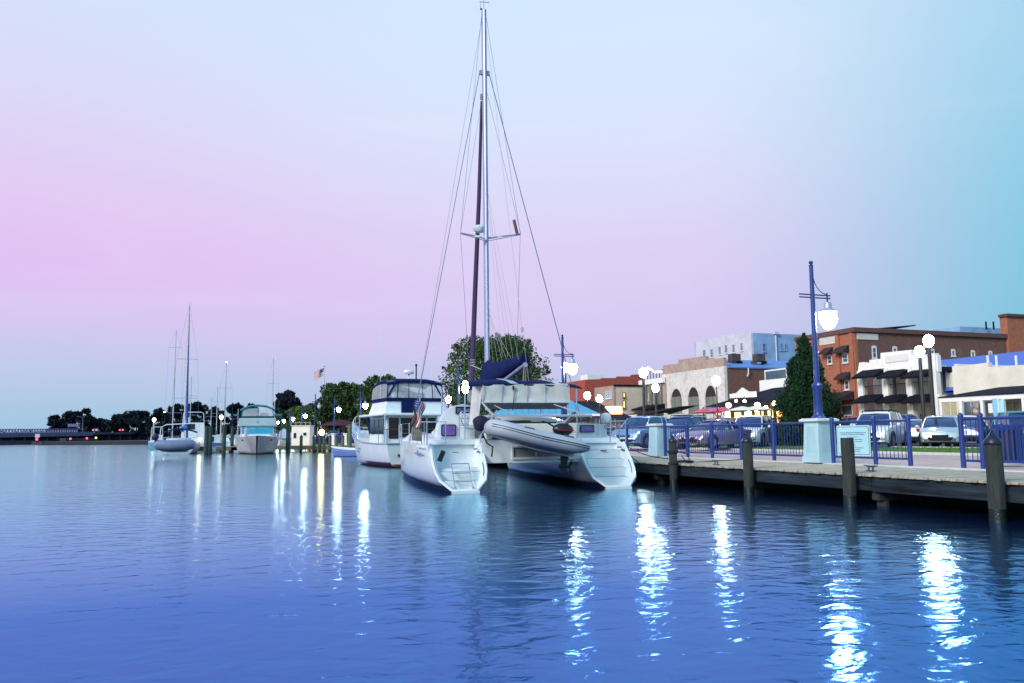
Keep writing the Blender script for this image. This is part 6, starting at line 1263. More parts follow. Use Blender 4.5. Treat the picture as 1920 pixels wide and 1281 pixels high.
MB().tube([(-.12,0,.4),(-.45,-.05,.55),(-.6,-.05,.58)], .02).build('tiller', OUTB, ob, smooth=True)

# ------------------------------------------------------------------ trawler yacht
def frame(px, py_wl, rz, z=0.):
    p = at(px, py_wl, z=z); return p.x, p.y
TW = thing('motor_trawler', 'white motor trawler with navy curtained flybridge beside the catamaran', 'motor yacht', (9.53,39.3,0), R(5))
TI = (Matrix.Translation((9.53,39.3,0)) @ Matrix.Rotation(R(5),4,'Z')).inverted()
def tl(px, py, yl): a = TI @ CP; d = TI.to_3x3() @ ray(px, py); t = (yl-a.y)/d.y; return a+t*d
STT = [(0,1.75,1.12,-.12,'flare'),(1.5,1.85,1.12,0,'flare'),(4,1.9,1.18,0,'flare'),(6,1.8,1.38,0,'flare'),(7.8,1.4,1.62,.15,'bow'),(9.2,.8,1.85,.35,'bow'),(10,.3,1.97,.5,'bow'),(10.3,.03,2.02,.55,'bow')]
m, rg_ = hull_mb(STT, 0, -.6, .16); h = m.build('hull', [HULLW, m_('trawler_boot_stripe', (.06,.02,.05), .6, var=.2)], TW, smooth=True)
m = MB(); m.add([p for p in rg_[0]], [tuple(range(len(rg_[0])))]); m.build('transom', WHITE, h)
MB().add(*(lambda d: (d.v,d.f))(deck_from(rg_, -.08))).build('deck', GEL2, h)
m = MB(); m.tube([rg_[k][0] for k in range(len(rg_))], .045, 6); m.tube([rg_[k][-1] for k in range(len(rg_))], .045, 6); m.tube([rg_[0][0],rg_[0][-1]], .045); m.build('cap_rail', m_('cap_rail', (.3,.36,.42), .5), h, smooth=True)
m = MB()
for sx in (-1,1):
    for z, y0, y1 in ((.85,4.5,7.0),(.7,4.8,6.6)): m.tube([(sx*1.86,y0,z),(sx*(1.52),y1,z+.1)], .02, 4)
m.build('hull_vents', OUTB, h)
for x in (-1.1,-.35): MB().box((x-.1,-.14,.5),(x+.1,-.08,.62)).build('exhaust_port', OUTB, h)
MB().box((-1.5,-.55,.08),(1.5,-.02,.15)).build('swim_platform', TEAK, h)
# deckhouse
m = MB(); m.loft([[(-1.45,1.6,1.1),(1.45,1.6,1.1),(1.4,1.6,2.5),(-1.4,1.6,2.5)],[(-1.45,5.6,1.15),(1.45,5.6,1.15),(1.35,5.6,2.5),(-1.35,5.6,2.5)],[(-1.3,6.4,1.3),(1.3,6.4,1.3),(1.2,6.0,2.5),(-1.2,6.0,2.5)]]); dh = m.build('deckhouse', WHITE, TW)
m = MB()
for (a,b) in ((-1.3,-.75),(-.65,.1),(.2,.75),(.85,1.3)): m.box((a,1.56,1.35),(b,1.597,2.38))
m.build('aft_windows', m_('brown_dark_window', (.022,.009,.009), .2, var=.3, spec=.35), dh)
for x0_,x1_ in ((-1.38,-1.3),(-.75,-.65),(.1,.2),(.75,.85),(1.3,1.4)): MB().box((x0_,1.53,1.2),(x1_,1.6,2.45)).build('door_post', m_('pale_blue_post', (.5,.58,.64), .5), dh)
for sx in (-1,1):
    for y0,y1 in ((2.0,3.0),(3.15,4.1),(4.25,5.3)): MB().box((sx*1.47-.025,y0,1.6),(sx*1.47+.02,y1,2.35)).build('side_window', DARKGL, dh)
# aft cockpit bulwark rails and flybridge overhang
MB().box((-1.9,.3,2.48),(1.9,6.3,2.58)).build('flybridge_deck', WHITE, TW, bevel=.03)
for sx in (-1,1):
    for y in (.45,): MB().cyl((sx*1.7,y,1.1),(sx*1.7,y,2.48),.035).build('deck_post', STEEL, TW, smooth=True)
m = MB(); m.loft([[(-1.65,1.0,2.58),(1.65,1.0,2.58),(1.5,1.05,3.28),(-1.5,1.05,3.28)],[(-1.65,5.0,2.58),(1.65,5.0,2.58),(1.45,4.7,3.28),(-1.45,4.7,3.28)],[(-1.3,6.2,2.58),(1.3,6.2,2.58),(1.2,5.2,3.2),(-1.2,5.2,3.2)]]); fb = m.build('flybridge', WHITE, TW, smooth=False, bevel=.03)
MB().box((-.75,.96,2.62),(-.1,1.03,3.2)).build('dark_panel', NAVY, fb)
m = MB(); m.loft([[(-1.56,.98,3.18),(1.56,.98,3.18),(1.54,.98,3.36),(-1.54,.98,3.36)],[(-1.5,4.8,3.18),(1.5,4.8,3.18),(1.48,4.8,3.36),(-1.48,4.8,3.36)]]); m.build('navy_skirt', NAVY, fb)
enc = MB(); rgE = []
for z, hw, y0, y1 in ((3.36,1.54,.98,4.8),(3.8,1.53,1.0,4.6),(4.2,1.44,1.1,4.4)): rgE.append([(-hw,y0,z),(hw,y0,z),(hw,y1,z),(-hw,y1,z)])
enc.loft(rgE, cap=False); enc.build('clear_enclosure', CLEARV, TW)
top = MB(); rgT = []
for y, dz in ((1.0,-.06),(1.3,.04),(2.6,.1),(3.9,.05),(4.5,-.08)): rgT.append([(x,y,4.28+dz-.16*(abs(x)/1.5)**4) for x in (-1.5,-1.35,-.7,0,.7,1.35,1.5)]+[(x,y,4.16+dz-.16*(abs(x)/1.5)**4) for x in (1.5,1.35,.7,0,-.7,-1.35,-1.5)])
top.loft(rgT); top.build('canvas_top', NAVY, TW, smooth=True)
for x in (-1.5,-.95,-.35,.4,.95,1.5):
    MB().tube([(x*1.03,.95,3.35),(x*1.0,1.0,3.85),(x*.95,1.06,4.2)], .022 if abs(x) > .5 else .014, 5).build('curtain_seam', NAVY, TW)
for sx in (-1,1):
    MB().tube([(sx*1.5,.97,3.4),(sx*1.0,1.0,4.2)], .045, 5).build('canvas_strut', NAVY, TW); MB().tube([(sx*1.53,2.4,3.4),(sx*1.45,2.4,4.2)], .025, 5).build('curtain_seam', NAVY, TW)
m = MB(); m.tube([(-1.4,1.2,3.35),(-1.25,1.2,4.0),(-1.0,1.2,4.18),(1.0,1.2,4.18),(1.25,1.2,4.0),(1.4,1.2,3.35)], .03, 6); m.build('canopy_frame', STEEL, TW, smooth=True)
MB().box((-.6,3.2,3.3),(.6,3.6,3.75)).build('helm_console', WHITE, TW); MB().box((-.9,2.2,3.0),(-.3,2.7,3.65)).box((.3,2.2,3.0),(.9,2.7,3.65)).build('helm_seats', WHITE, TW, bevel=.03)
m = MB(); m.lathe([(.02,-.12),(.26,-.1),(.3,0),(.26,.1),(.02,.13)], (0,2.4,4.72), 14); m.cyl((0,2.4,4.35),(0,2.4,4.6),.06); m.build('radar_dome', WHITE, TW, smooth=True)
MB().cyl((.42,2.4,4.3),(.42,2.4,5.05),.04).ball((.42,2.4,5.08),.07,8,6).build('anchor_light', OUTB, TW)
for x in (-1.45,1.45): MB().cyl((x,2.9,3.2),(x*1.03,2.9,7.6),.014,.006,5).build('whip_antenna', WHITE, TW)
for o in TW.children:
    if o.name.split('.')[0] in ('deckhouse','flybridge_deck','flybridge','clear_enclosure','canvas_top','curtain_seam','canvas_strut','canopy_frame','helm_console','helm_seats','radar_dome','anchor_light','whip_antenna'):
        o.scale = (.94,.74,1); o.location = (0,.26,0)
# bow rails
m = MB()
for sx in (-1,1):
    pts = [(sx*1.72,5.6,1.35),(sx*1.66,6.1,1.95),(sx*1.42,7.8,2.3),(sx*.85,9.5,2.6),(sx*.3,10.6,2.75),(0,10.95,2.78)]; m.tube(pts, .022, 6)
    for x,y,z0,z1 in ((1.45,7.6,1.6,2.26),(1.15,8.7,1.78,2.46),(.82,9.6,1.9,2.62),(.35,10.5,2.0,2.74)): m.tube([(sx*x,y,z0),(sx*x,y,z1)], .016, 5)
    m.tube([(sx*1.5,7.2,1.85),(sx*.85,9.5,2.2),(sx*.3,10.6,2.35)], .014, 5)
m.build('bow_rail', STEEL, TW, smooth=True)
m = MB()
for k in range(5): m.box((-1.35+.02*k,6.6+k*.42,1.45+.07*k),(-1.30+.02*k,6.9+k*.42,2.0+.07*k))
m.build('rail_canvas', m_('pale_blue_canvas', (.35,.55,.66), .7, var=.1), TW)
m = MB()
for sx in (-1,1):
    m.tube([(sx*1.72,-.02,1.1),(sx*1.72,0,1.8),(sx*1.7,2.4,1.85)], .018, 5)
    for y in (.6,1.4): m.tube([(sx*1.74,y,1.1),(sx*1.73,y,1.82)], .014, 5)
m.tube([(-1.72,0,1.8),(1.72,0,1.8)], .02, 5); m.tube([(-1.72,0,1.45),(1.72,0,1.45)], .014, 5); m.build('cockpit_rail', m_('dark_rail', (.06,.05,.06), .5), TW, smooth=True)
MB().cbox((-1.2,5.1,2.0),(.03,.7,1.0),ry=-.25).build('navy_windscreen_cover', NAVY, TW)
MB().box((-.2,10.2,1.95),(.2,11.0,2.05)).cbox((0,10.9,1.75),(.08,.3,.5),rx=.4).build('anchor', STEEL, TW)

# small skiff left of trawler
p = at(672,856,z=0); sk = thing('skiff', 'small blue and white skiff tied at the bow of the trawler', 'boat', (p.x-.2,p.y+.5,0), R(40))
m, rg_ = hull_mb([(-1.7,.72,.5,0,'flare'),(0,.8,.52,0,'flare'),(1.3,.55,.62,.1,'bow'),(2.1,.05,.72,.2,'bow')], 0, -.15, .05); m.build('hull', [m_('skiff_blue', (.16,.26,.62), .4, var=.1), BOOT], sk, smooth=True)
MB().add([p for p in rg_[0]], [tuple(range(len(rg_[0])))]).build('transom', WHITE, sk)
m = MB(); m.tube([r[0] for r in rg_], .05, 6); m.tube([r[-1] for r in rg_], .05, 6); m.build('gunwale', WHITE, sk, smooth=True); MB().add(*(lambda d: (d.v,d.f))(deck_from(rg_,-.2))).build('floor', WHITE, sk); MB().cbox((0,.2,.42),(1.3,.25,.05)).build('thwart', WHITE, sk); MB().ball((0,-1.75,.72),.2,10,8,(.8,1.1,1)).build('outboard_cover', BLUEP, sk, smooth=True)

# ------------------------------------------------------------------ teal trimmed cruiser, bow on
p = at(481,852,z=0); TC = thing('flybridge_cruiser', 'white flybridge cruiser with teal canvas, bow pointing at the camera', 'motor yacht', (p.x,p.y,0), R(180-3))
TEALC = mat('teal_canvas', (.02,.22,.30), .7, var=.2, bump=.3); TEALD = mat('dark_teal_canvas', (.008,.06,.085), .8, var=.2)
# local: bow at y=0, stern at y=-11
STC = [(-11,1.75,1.3,0,'flare'),(-8,1.95,1.3,0,'flare'),(-5,1.98,1.35,0,'flare'),(-3,1.9,1.42,0,'flare'),(-1.6,1.72,1.5,.15,'bow'),(-.6,1.3,1.56,.5,'bow'),(-.1,.75,1.62,.9,'bow'),(.05,.08,1.66,1.1,'bow')]
m, rg_ = hull_mb(STC, 0, -.6, .12); m.build('hull', [stain(m_('cruiser_hull', (.60,.60,.60), .3, var=.06)), m_('dark_red_bottom', (.03,.02,.03), .6)], TC, smooth=True); MB().add([q for q in rg_[0]], [tuple(range(len(rg_[0])))]).build('transom', WHITE, TC)
MB().add(*(lambda d: (d.v,d.f))(deck_from(rg_,-.02))).build('deck', WHITE, TC)
m = MB(); m.loft([[(-1.2,-1.6,1.5),(1.2,-1.6,1.5),(1.0,-1.9,1.75),(-1.0,-1.9,1.75)],[(-1.5,-4,1.5),(1.5,-4,1.5),(1.4,-4,1.85),(-1.4,-4,1.85)]]); m.build('trunk_cabin', WHITE, TC)
m = MB(); m.loft([[(-1.5,-3.7,1.7),(1.5,-3.7,1.7),(1.42,-4.6,2.55),(-1.42,-4.6,2.55)],[(-1.7,-10,1.3),(1.7,-10,1.3),(1.6,-10,2.55),(-1.6,-10,2.55)]]); m.build('deckhouse', WHITE, TC)
m = MB(); m.loft([[(-1.42,-3.72,1.78),(1.42,-3.72,1.78),(1.4,-4.5,2.45),(-1.4,-4.5,2.45)],[(-1.42,-3.66,1.78),(1.42,-3.66,1.78),(1.4,-4.44,2.45),(-1.4,-4.44,2.45)]]); m.build('windscreen_cover', m_('bright_teal_cover', (.02,.30,.42), .6, var=.15), TC)
m = MB(); m.loft([[(-1.75,-4.3,2.56),(1.75,-4.3,2.56),(1.65,-4.0,3.3),(-1.65,-4.0,3.3)],[(-1.9,-9,2.56),(1.9,-9,2.56),(1.75,-9,3.3),(-1.75,-9,3.3)]]); m.build('flybridge', m_('pale_aqua_gelcoat', (.55,.68,.68), .35, var=.05), TC, bevel=.05)
MB().tube([(-.12,-3.97,3.0),(.12,-3.98,2.92),(-.1,-4.0,2.84)], .02, 4).build('hull_badge', OUTB, TC)
MB().box((-1.5,-8.6,3.31),(1.5,-4.2,3.5)).build('dark_coaming', TEALD, TC)
m = MB(); m.loft([[(-1.42,-4.4,3.5),(1.42,-4.4,3.5),(1.42,-8,3.5),(-1.42,-8,3.5)],[(-1.4,-4.7,3.85),(1.4,-4.7,3.85),(1.4,-8,3.85),(-1.4,-8,3.85)],[(-1.22,-5.0,4.3),(1.22,-5.0,4.3),(1.22,-8,4.3),(-1.22,-8,4.3)]], cap=False); m.build('clear_enclosure', CLEARV, TC)
m = MB(); m.loft([[(x,y,4.62-.42*(abs(x)/1.5)**2.4+dz) for x in (-1.6,-1.3,-.8,0,.8,1.3,1.6)] for y,dz in ((-4.8,-.1),(-5.4,.0),(-7,.05),(-8.3,-.05))], closed=False, cap=False); m.build('canvas_top', TEALC, TC, smooth=True, solid=.05)
m = MB()
for x in (-1.4,0,1.4): MB().tube([(x*1.02,-4.38,3.5),(x,-4.68,3.85),(x*.88,-4.98,4.35)], .04, 5).build('curtain_seam', TEALC, TC)
m = MB()
for sx in (-1,1):
    m.tube([(sx*1.9,-3.6,1.4),(sx*1.85,-3.4,2.1),(sx*1.2,-.7,2.2),(sx*.1,.9,2.3)], .02, 5)
    for y,x in ((-2.4,1.65),(-1.2,1.35),(-.1,.7)): m.tube([(sx*x,y,1.5),(sx*x,y,2.2)], .014, 5)
m.build('bow_rail', STEEL, TC, smooth=True)
MB().ball((.95,-1.1,1.95),.24,12,10,(.75,.75,1.9)).build('deck_fender', m_('lavender_fender', (.45,.42,.55), .5), TC, smooth=True)
for sx in (-1,1): MB().cbox((sx*1.2,-.22,1.28),(.22,.08,.12),rz=sx*-.5,ry=sx*.5).build('hawse_hole', OUTB, TC); MB().cbox((sx*1.95,-5,3.6),(.5,.5,.15)).build('horn_box', TEALC, TC, bevel=.04)
MB().cyl((-1.55,-6,3.3),(-1.55,-6,9.3),.03,.01,5).build('whip_antenna', WHITE, TC)

# ------------------------------------------------------------------ generic sailing yacht
def sailboat(px, pw, label, rz, L_=9., B_=1.5, mast=12., cover=None, hc=None, group=None, cabin=True, mdx=0., fore=None, spread=(.45,.72), stern_to=True, mast_py=None, name='sailing_boat', furl=None, bim=False, topw=.045, lean=0.):
    p = at(px, pw, z=0); t = thing(name, label, 'sailing boat', (p.x,p.y,0), R(rz), group)
    hm = hc or HULLW; st = [(0,B_*.75,.95,.25,'rnd'),(L_*.3,B_,.95,0,'rnd'),(L_*.6,B_*.92,1.0,0,'rnd'),(L_*.85,B_*.5,1.1,.1,'bow'),(L_,.04,1.2,.4,'bow')]
    m, rg_ = hull_mb(st, 0, -.4, .1); m.build('hull', [hm, BOOT], t, smooth=True); MB().add([q for q in rg_[0]], [tuple(range(len(rg_[0])))]).build('transom', hm, t); MB().add(*(lambda d: (d.v,d.f))(deck_from(rg_))).build('deck', GEL2, t)
    m = MB(); m.loft([[(-B_*.6,L_*.3,.96),(B_*.6,L_*.3,.96),(B_*.5,L_*.3,1.5),(-B_*.5,L_*.3,1.5)],[(-B_*.6,L_*.6,.98),(B_*.6,L_*.6,.98),(B_*.45,L_*.58,1.42),(-B_*.45,L_*.58,1.42)],[(-B_*.3,L_*.75,1.0),(B_*.3,L_*.75,1.0),(B_*.2,L_*.72,1.1),(-B_*.2,L_*.72,1.1)]]); c = m.build('cabin', WHITE, t)
    for k in range(3):
        for sx in (-1,1): MB().cbox((sx*B_*.555,L_*(.36+.09*k),1.25),(.06,.5,.16)).build('port_light', DARKGL, c)
    ym = L_*.55; mh = mast
    m = MB(); m.tube([(mdx,ym,1.4),(mdx+lean*.5,ym,mh*.5),(mdx+lean,ym,mh)], [.075,.07,topw], 8); ms = m.build('mast', m_('pale_mast', (.55,.53,.52), .4, metal=.2, var=.1), t, smooth=True)
    w_ = MB()
    for f in spread:
        s = MB().tube([(mdx+lean*f-1.15*(1.1-f*.4),ym-.1,mh*f),(mdx+lean*f,ym,mh*f+.03),(mdx+lean*f+1.15*(1.1-f*.4),ym-.1,mh*f)], .022, 5).build('spreader', ALU, ms)
    for sx in (-1,1):
        w_.tube([(mdx+lean,ym,mh-.1),(mdx+lean*spread[-1]+sx*1.15*(1.1-spread[-1]*.4),ym-.1,mh*spread[-1]),(sx*B_*.9,ym-.1,1.0)], .008, 3)
    w_.tube([(mdx+lean,ym,mh-.05),(0,.2,1.0)], .008, 3); w_.tube([(mdx+lean,ym,mh-.15),(0,L_,1.25)], .008, 3); w_.build('rigging', WIRE, t)
    if furl: MB().tube([(mdx+lean,ym+.2,mh*.93),(0,(ym+L_)/2,mh*.5),(0,L_-.1,1.5)], [.05,.1,.13], 7).build('furled_sail', furl, t, smooth=True)
    MB().cyl((mdx,ym,2.1),(0,L_*.12,2.2),.06,n=8).build('boom', ALU, t, smooth=True)
    if cover:
        m = MB(); m.loft([[(x0+r_*math.cos(a),y,2.35+r_*1.5*math.sin(a)+zz) for a in [2*math.pi*k/10 for k in range(10)]] for y,r_,x0,zz in ((ym+.2,.16,mdx,.2),(ym-.5,.2,mdx,.1),(L_*.3,.17,0,0),(L_*.13,.12,0,-.05))]); m.build('sail_cover', cover, t, smooth=True)
    m = MB()
    for sx in (-1,1):
        pts = [(sx*B_*.8,.3,1.55),(sx*B_*.98,L_*.3,1.55),(sx*B_*.9,L_*.6,1.6),(sx*B_*.45,L_*.88,1.75),(0,L_+.2,1.85)]; m.tube(pts, .012, 4)
        for q in pts[:-1]: m.tube([(q[0],q[1],.95),q], .012, 4)
    m.tube([(-B_*.8,.3,1.55),(B_*.8,.3,1.55)], .014, 4); m.build('lifelines', STEEL, t)
    if bim:
        m = MB(); m.loft([[(x,y,2.35-.28*(abs(x)/1.4)**2+dz) for x in (-1.5,-1.1,-.5,0,.5,1.1,1.5)] for y,dz in ((.4,-.06),(1.2,.05),(2.6,0))], closed=False, cap=False); m.build('bimini', NAVY, t, smooth=True, solid=.04)
        m = MB(); m.tube([(-1.5,.8,.95),(-1.5,.8,2.05)], .02); m.tube([(1.5,.8,.95),(1.5,.8,2.05)], .02); m.build('bimini_frame', STEEL, t)
    return t
BLC = mat('bright_blue_cover', (.03,.20,.62), .8, var=.25, scale=4, bump=.3); DKG = mat('dark_green_cover', (.015,.06,.07), .8, var=.2)
SB = sailboat(335, 852, 'grey blue sailing boat with tall mast, dinghy across its stern and bright blue sail cover', -2, 11, 1.65, 15.2, cover=BLC, furl=mat('blue_furled_sail', (.04,.10,.42), .8), bim=True, hc=m_('grey_hull', (.42,.44,.50), .4), spread=(.36,.62), lean=.1)
m = MB(); m.tube([(-1.75,.5,1.0),(-1.65,.5,2.5),(-1.2,.5,2.75),(1.0,.5,2.85)], .05, 6); m.build('radar_arch', WHITE, SB, smooth=True)
# its dinghy
p = at(328,845,z=.55); dg = thing('inflatable_dinghy', 'grey blue inflatable hung across the stern of the far sailing boat', 'dinghy', (p.x,p.y-.6,.98), R(0))
m = MB(); m.tube([(-1.25,.35,.12),(-1.1,-.05,0),(-.5,-.18,-.05),(.6,-.18,-.05),(1.15,-.05,.0),(1.3,.35,.1)], [.3,.38,.42,.42,.36,.2], 14); m.build('tube', m_('blue_grey_tube', (.18,.23,.36), .5, var=.15), dg, smooth=True)
MB().loft([[(-1.0,.1,-.3),(-.9,-.2,-.55),(.9,-.2,-.55),(1.0,.1,-.3)],[(-1.0,.8,-.2),(-.8,.8,-.5),(.8,.8,-.5),(1.0,.8,-.2)]]).build('hull', RIBH, dg)
MB().ball((-1.35,.0,.62),.24,10,8,(1,1,1.1)).cyl((-1.35,0,.45),(-1.3,.05,-.25),.08).build('outboard', m_('navy_outboard', (.01,.012,.08), .6), dg, smooth=True)
# white motor cruiser behind it and pale blue boat at its left
def cruiser(px, pw, label, rz, L_=8., B_=1.4, hc=None, cab=None, top=None, arch=True, group=None, name='motor_boat', hgt=1.):
    p = at(px, pw, z=0); t = thing(name, label, 'motor boat', (p.x,p.y,0), R(rz), group); hm = hc or HULLW
    m, rg_ = hull_mb([(0,B_*.95,.95,0,'flare'),(L_*.4,B_,1.0,0,'flare'),(L_*.7,B_*.85,1.1,.1,'bow'),(L_*.92,B_*.35,1.25,.3,'bow'),(L_,.04,1.3,.4,'bow')], 0, -.35, .1); m.build('hull', [hm, BOOT], t, smooth=True); MB().add([q for q in rg_[0]], [tuple(range(len(rg_[0])))]).build('transom', hm, t); MB().add(*(lambda d: (d.v,d.f))(deck_from(rg_))).build('deck', GEL2, t)
    zt = 1.0+1.15*hgt
    m = MB(); m.loft([[(-B_*.8,L_*.25,.96),(B_*.8,L_*.25,.96),(B_*.72,L_*.25,zt),(-B_*.72,L_*.25,zt)],[(-B_*.75,L_*.55,1.0),(B_*.75,L_*.55,1.0),(B_*.62,L_*.5,zt),(-B_*.62,L_*.5,zt)],[(-B_*.45,L_*.75,1.05),(B_*.45,L_*.75,1.05),(B_*.4,L_*.72,1.2),(-B_*.4,L_*.72,1.2)]]); c = m.build('cabin', cab or WHITE, t)
    MB().box((-B_*.62,L_*.25-.04,zt-.75),(B_*.1,L_*.25-.004,zt-.15)).build('aft_window', DARKGL, c)
    for sx in (-1,1): MB().cbox((sx*B_*.755,L_*.38,zt-.45),(.06,L_*.18,.4),ry=sx*-.07).build('side_window', DARKGL, c)
    if arch: MB().tube([(-B_*.7,L_*.25,zt),(-B_*.66,L_*.22,zt+1.0),(-B_*.5,L_*.22,zt+1.12),(B_*.5,L_*.22,zt+1.12),(B_*.66,L_*.22,zt+1.0),(B_*.7,L_*.25,zt)], .045, 6).build('arch', WHITE, t, smooth=True)
    if top: MB().box((-B_*.75,L_*.1,zt+.25),(B_*.75,L_*.5,zt+.33)).build('canvas_top', top, t, bevel=.03); MB().cyl((-B_*.7,L_*.12,.95),(-B_*.7,L_*.12,zt+.25),.03).cyl((B_*.7,L_*.12,.95),(B_*.7,L_*.12,zt+.25),.03).build('top_frame', STEEL, t)
    m = MB()
    for sx in (-1,1): m.tube([(sx*B_*.95,L_*.45,1.05),(sx*B_*.9,L_*.5,1.6),(sx*B_*.3,L_*.95,1.85),(0,L_+.2,1.9)], .015, 4)
    m.build('bow_rail', STEEL, t)
    return t
cruiser(360, 848, 'white flybridge boat with tubular arch and yellow light behind the far sailing boat', 0, 9, 1.55, hgt=1.9)
cruiser(294, 842, 'pale blue motor boat at the extreme left of the moored boats', 5, 8, 1.1, hc=m_('pale_blue_hull', (.22,.50,.66), .4), arch=True, hgt=.9)
q = at(374,824,D=82); t = thing('deck_lamp', 'yellow lamp glowing on the deck of the white flybridge boat', 'lamp', tuple(q)); MB().ball((0,0,0),.16,8,6).build('bulb', WARM, t); MB().cyl((0,0,-.5),(0,0,-.12),.03).build('stand', OUTB, t)
q = at(374,812,D=80)
cruiser(403, 846, 'small pale blue boat with dark outboard between the green piles', 10, 6, 1.0, hc=m_('mid_blue_hull', (.14,.34,.62), .4), arch=False, hgt=.7)
cruiser(524, 836, 'white open boat with hard top between the teal cruiser and the green piles', 15, 7, 1.3, top=WHITE, arch=False, hgt=.6)
cruiser(436, 836, 'white boat with pale hard top left of the teal cruiser', 5, 6.5, 1.1, top=mat('cream_top', (.6,.55,.4), .6), arch=False, hgt=.6)
G_ = 'bare masted sailing boats farther along the pier'
def mh(px, ptop, pw): p = at(px, pw, z=0); D = p.x*SY+p.y*CY; return at(px, ptop, D=D).z
SB1 = sailboat(319, 843, 'sailing boat whose mast stands left of the tallest mast', 0, 9, 1.3, mh(326,610,843), group=G_, spread=(.3,.85))
sailboat(353, 840, 'sailing boat whose shorter mast stands right of the tallest mast', 0, 9, 1.3, mh(357,701,840), group=G_, cover=NAVY)
sailboat(394, 838, 'sailing boat with the leftmost thin mast of the pier cluster', 0, 8, 1.2, mh(394,742,838), group=G_, spread=(.6,.8))
sailboat(405, 838, 'sailing boat with the darkest mast of the pier cluster', 0, 8.5, 1.25, mh(406,722,838), group=G_, cover=DKG, spread=(.55,.75))
SB2 = sailboat(421, 840, 'sailing boat with lit masthead and dark furled headsail, left of the teal cruiser', 0, 9.5, 1.3, mh(422,675,840), group=G_, furl=DKG, spread=(.36,.7))
sailboat(513, 838, 'sailing boat with tall pale mast behind the teal cruiser', 0, 9.5, 1.3, mh(507,665,838), group=G_, spread=(.35,.7))
sailboat(446, 836, 'sailing boat with short mast behind the teal cruiser port side', 0, 7, 1.1, mh(446,765,836), group=G_)
zm2 = mh(422,675,840); zm1 = mh(326,610,843)
for q, lb in (((SB2.location.x, SB2.location.y+9.5*.55, zm2+.12),'white masthead light left of the teal cruiser'),((SB1.location.x-1.15*(1.1-.3*.4)-.02, SB1.location.y+9*.55-.1, zm1*.3+.1),'white spreader light on the leftmost rig')):
    t = thing('masthead_light', lb, 'lamp', tuple(q), 0, 'small white rig lights'); MB().ball((0,0,0),.07,8,6).build('bulb', GLOBEF, t); MB().cyl((0,0,-.14),(0,0,-.06),.03).build('bracket', OUTB, t)

# ------------------------------------------------------------------ piers, piles and shed in the middle distance
PIER = mat('pier_timber', (.16,.14,.09), .9, var=.5, scale=2, bump=.5, stretch=(1,1,4))
def pier(p0, p1, wd, label, zt=GZ):
    d = Vector((p1[0]-p0[0],p1[1]-p0[1],0)); L_ = d.length; a = math.atan2(d.y,d.x); t = thing('pier', label, 'pier', (p0[0],p0[1],0), a)
    MB().box((0,-wd/2,zt-.08),(L_,wd/2,zt)).build('decking', DECKM, t); m = MB(); m.box((0,-wd/2-.06,zt-.42),(L_,-wd/2-.002,zt-.03)); m.box((0,wd/2+.002,zt-.42),(L_,wd/2+.06,zt-.03)); m.build('side_beam', PIER, t)
    k = .4
    while k < L_: 
        for s in (-1,1): MB().cyl((k,s*(wd/2-.12),-1),(k,s*(wd/2-.12),zt-.1),.12,n=8).build('support', PIER, t)
        k += 3.2
    return t
pr = gxy(700,86); pl_2 = gxy(525,88)
pier(pl_2, (15.3, pr[1]+1.5) if pr[0] > 15.3 else pr, 2.4, 'long timber pier with the white shed and short green piles')
e0_ = gxy(452,96); pier(gxy(372,86), gxy(445,84), 1.6, 'dark timber pier beside the teal cruiser with small white notice')
p = at(399,842,D=83); t = thing('pier_notice', 'small white notice plate on the dark pier edge', 'sign', (p.x,p.y-.6,.35)); MB().box((-.3,-.03,-.2),(.3,.03,.2)).build('plate', FRAMEM, t, bevel=.01); MB().box((-.12,-.045,-.1),(-.03,-.032,.1)).build('mark', INK, t)
# shed
p = at(566,830,D=88); t = thing('dock_shed', 'small white dock shed with flat railed roof and two dark windows', 'shed', (p.x,p.y,GZ), R(-19.9)); hs = at(566,799,D=88).z-GZ
MB().box((-.95,-.6,0),(.95,1.2,hs)).build('wall', OFFW, t); MB().box((-1.05,-.72,hs),(1.05,1.3,hs+.07)).build('roof', FRAMEM, t)
MB().box((-.72,-.63,.75),(-.45,-.602,1.3)).build('window', DARKGL, t); w_ = MB().box((.2,-.63,.95),(.7,-.602,1.4)).build('window', FRAMEM, t); MB().box((.3,-.645,1.02),(.62,-.632,1.32)).build('pane', DARKGL, w_)
m = MB(); m.tube([(-1,-.65,hs+.35),(1,-.65,hs+.35)],.02,4)
for x in (-1,-.5,0,.5,1): m.cyl((x,-.65,hs+.07),(x,-.65,hs+.35),.018,n=5)
m.build('roof_railing', FRAMEM, t)
# green mooring piles
GP = 'green treated mooring piles in the marina'
for px, pt, D, r, lb in ((541,797,80,.21,'thick dark green pile at the left edge of the white shed'),(421,797,72,.17,'dark green pile just left of the teal cruiser bow'),(388,800,76,.2,'left pile of the dark pair beside the far sailing boat'),(395,799,77,.18,'right pile of the dark pair beside the far sailing boat'),(436,800,86,.17,'dark pile half hidden behind the teal cruiser port side')):
    pile(px, pt, None, r, False, lb, GP, 'green_pile', m_('dark_green_pile', (.03,.065,.055), .9, var=.5, scale=4, bump=.5), D=D)
pile(656, 796, None, .2, False, 'tall bright green pile left of the trawler bow', GP, 'green_pile', GREENP, D=78)
for k, (px, D) in enumerate(((565,82),(589,83),(600,83),(608,83),(619,83),(631,83),(643,82))):
    pile(px, 819, None, .15, True, ['short capped green pile in front of the white shed','short green pile, first right of the shed','short green pile, second right of the shed','short green pile, third right of the shed under the warm light','short green pile, fourth right of the shed','short green pile, fifth right of the shed','short green pile, last of the row before the tall green one'][k], 'short green piles along the timber pier', 'short_pile', GREENP, D=D)
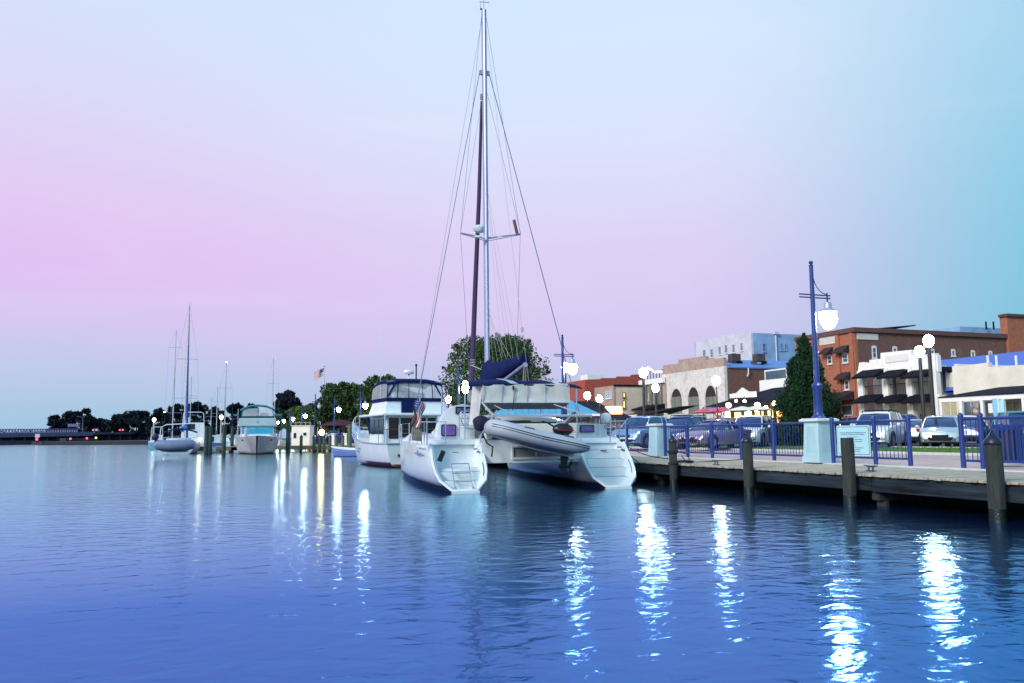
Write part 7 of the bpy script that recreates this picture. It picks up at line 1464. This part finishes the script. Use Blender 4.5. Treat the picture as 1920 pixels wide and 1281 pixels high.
q = at(603,811,D=84); t = thing('warm_pier_lamp', 'blazing warm orange lamp low on the timber pier', 'lamp', tuple(q)); MB().ball((0,0,0),.26,12,8).build('bulb', mat('sodium_globe', (1,.8,.5), .4, var=0, emit=(1,.62,.22), es=60), t, smooth=True); MB().cyl((0,0,-1.2),(0,0,-.22),.04).build('post', OUTB, t)
for k in range(4):
    px = 585+k*28; a = gxy(px,90); b_ = gxy(px+26,89); t = thing('banner_fence', ['blue panelled fence piece right of the shed','blue panelled fence piece under the warm lamp','blue panelled fence piece between the white posts','blue panelled fence piece behind the tall green pile'][k], 'fence', (a[0],a[1],GZ), math.atan2(b_[1]-a[1],b_[0]-a[0]), 'blue panelled fences on the pier'); L_ = math.hypot(b_[0]-a[0],b_[1]-a[1])
    MB().box((0,-.02,.15),(L_,.02,1.0)).build('panel', BLUEP, t); MB().cyl((0,-.03,0),(0,-.03,1.15),.05).cyl((L_-.06,-.03,0),(L_-.06,-.03,1.15),.05).build('post', BLUEP, t)
for px, lb in ((624,'left white square post of the panelled blue fence'),(647,'right white square post of the panelled blue fence')):
    a = gxy(px,88.3); t = thing('white_post', lb, 'post', (a[0],a[1],GZ), 0, 'white posts of the panelled fence'); MB().loft([[(-.17,-.17,0),(.17,-.17,0),(.17,.17,0),(-.17,.17,0)],[(-.14,-.14,1.15),(.14,-.14,1.15),(.14,.14,1.15),(-.14,.14,1.15)]]).build('shaft', OFFW, t); MB().box((-.2,-.2,1.15),(.2,.2,1.22)).build('cap', OFFW, t)
a = gxy(640,108); t = thing('market_canopy', 'dark red hip canopy behind the pier right of the warm lamp', 'canopy', (a[0],a[1],GZ)); MB().add([(-3,-2,2.3),(3,-2,2.3),(3,2,2.3),(-3,2,2.3),(0,0,3.1)], [(0,1,4),(1,2,4),(2,3,4),(3,0,4)]).build('roof', mat('maroon_canvas', (.10,.02,.05), .8, var=.2), t)
for sx in (-1,1):
    for sy in (-1,1): MB().cyl((sx*2.8,sy*1.8,0),(sx*2.8,sy*1.8,2.3),.05).build('leg', FRAMEM, t)
# low waterfront building with glowing front beyond the pier
b = Bld('waterfront_building', 'low building with orange lit wall behind trees and pier lamp', 'building', 660, 135, 800, pxl=560, depth=8, z0=GZ)
b.walls(mat('brown_siding', (.28,.13,.07), .8, var=.2), None)
b.win(575,806,592,818,mglass=LITW,nv=3); b.win(612,806,628,818,mglass=LITW,nv=3)
b = Bld('shed_row', 'dark red low building with lattice front behind the trawler bow', 'building', 716, 100, 790, pxl=690, depth=10, z0=GZ); b.walls(BR_R, BR_R); b.win(695,796,712,806,nv=4)
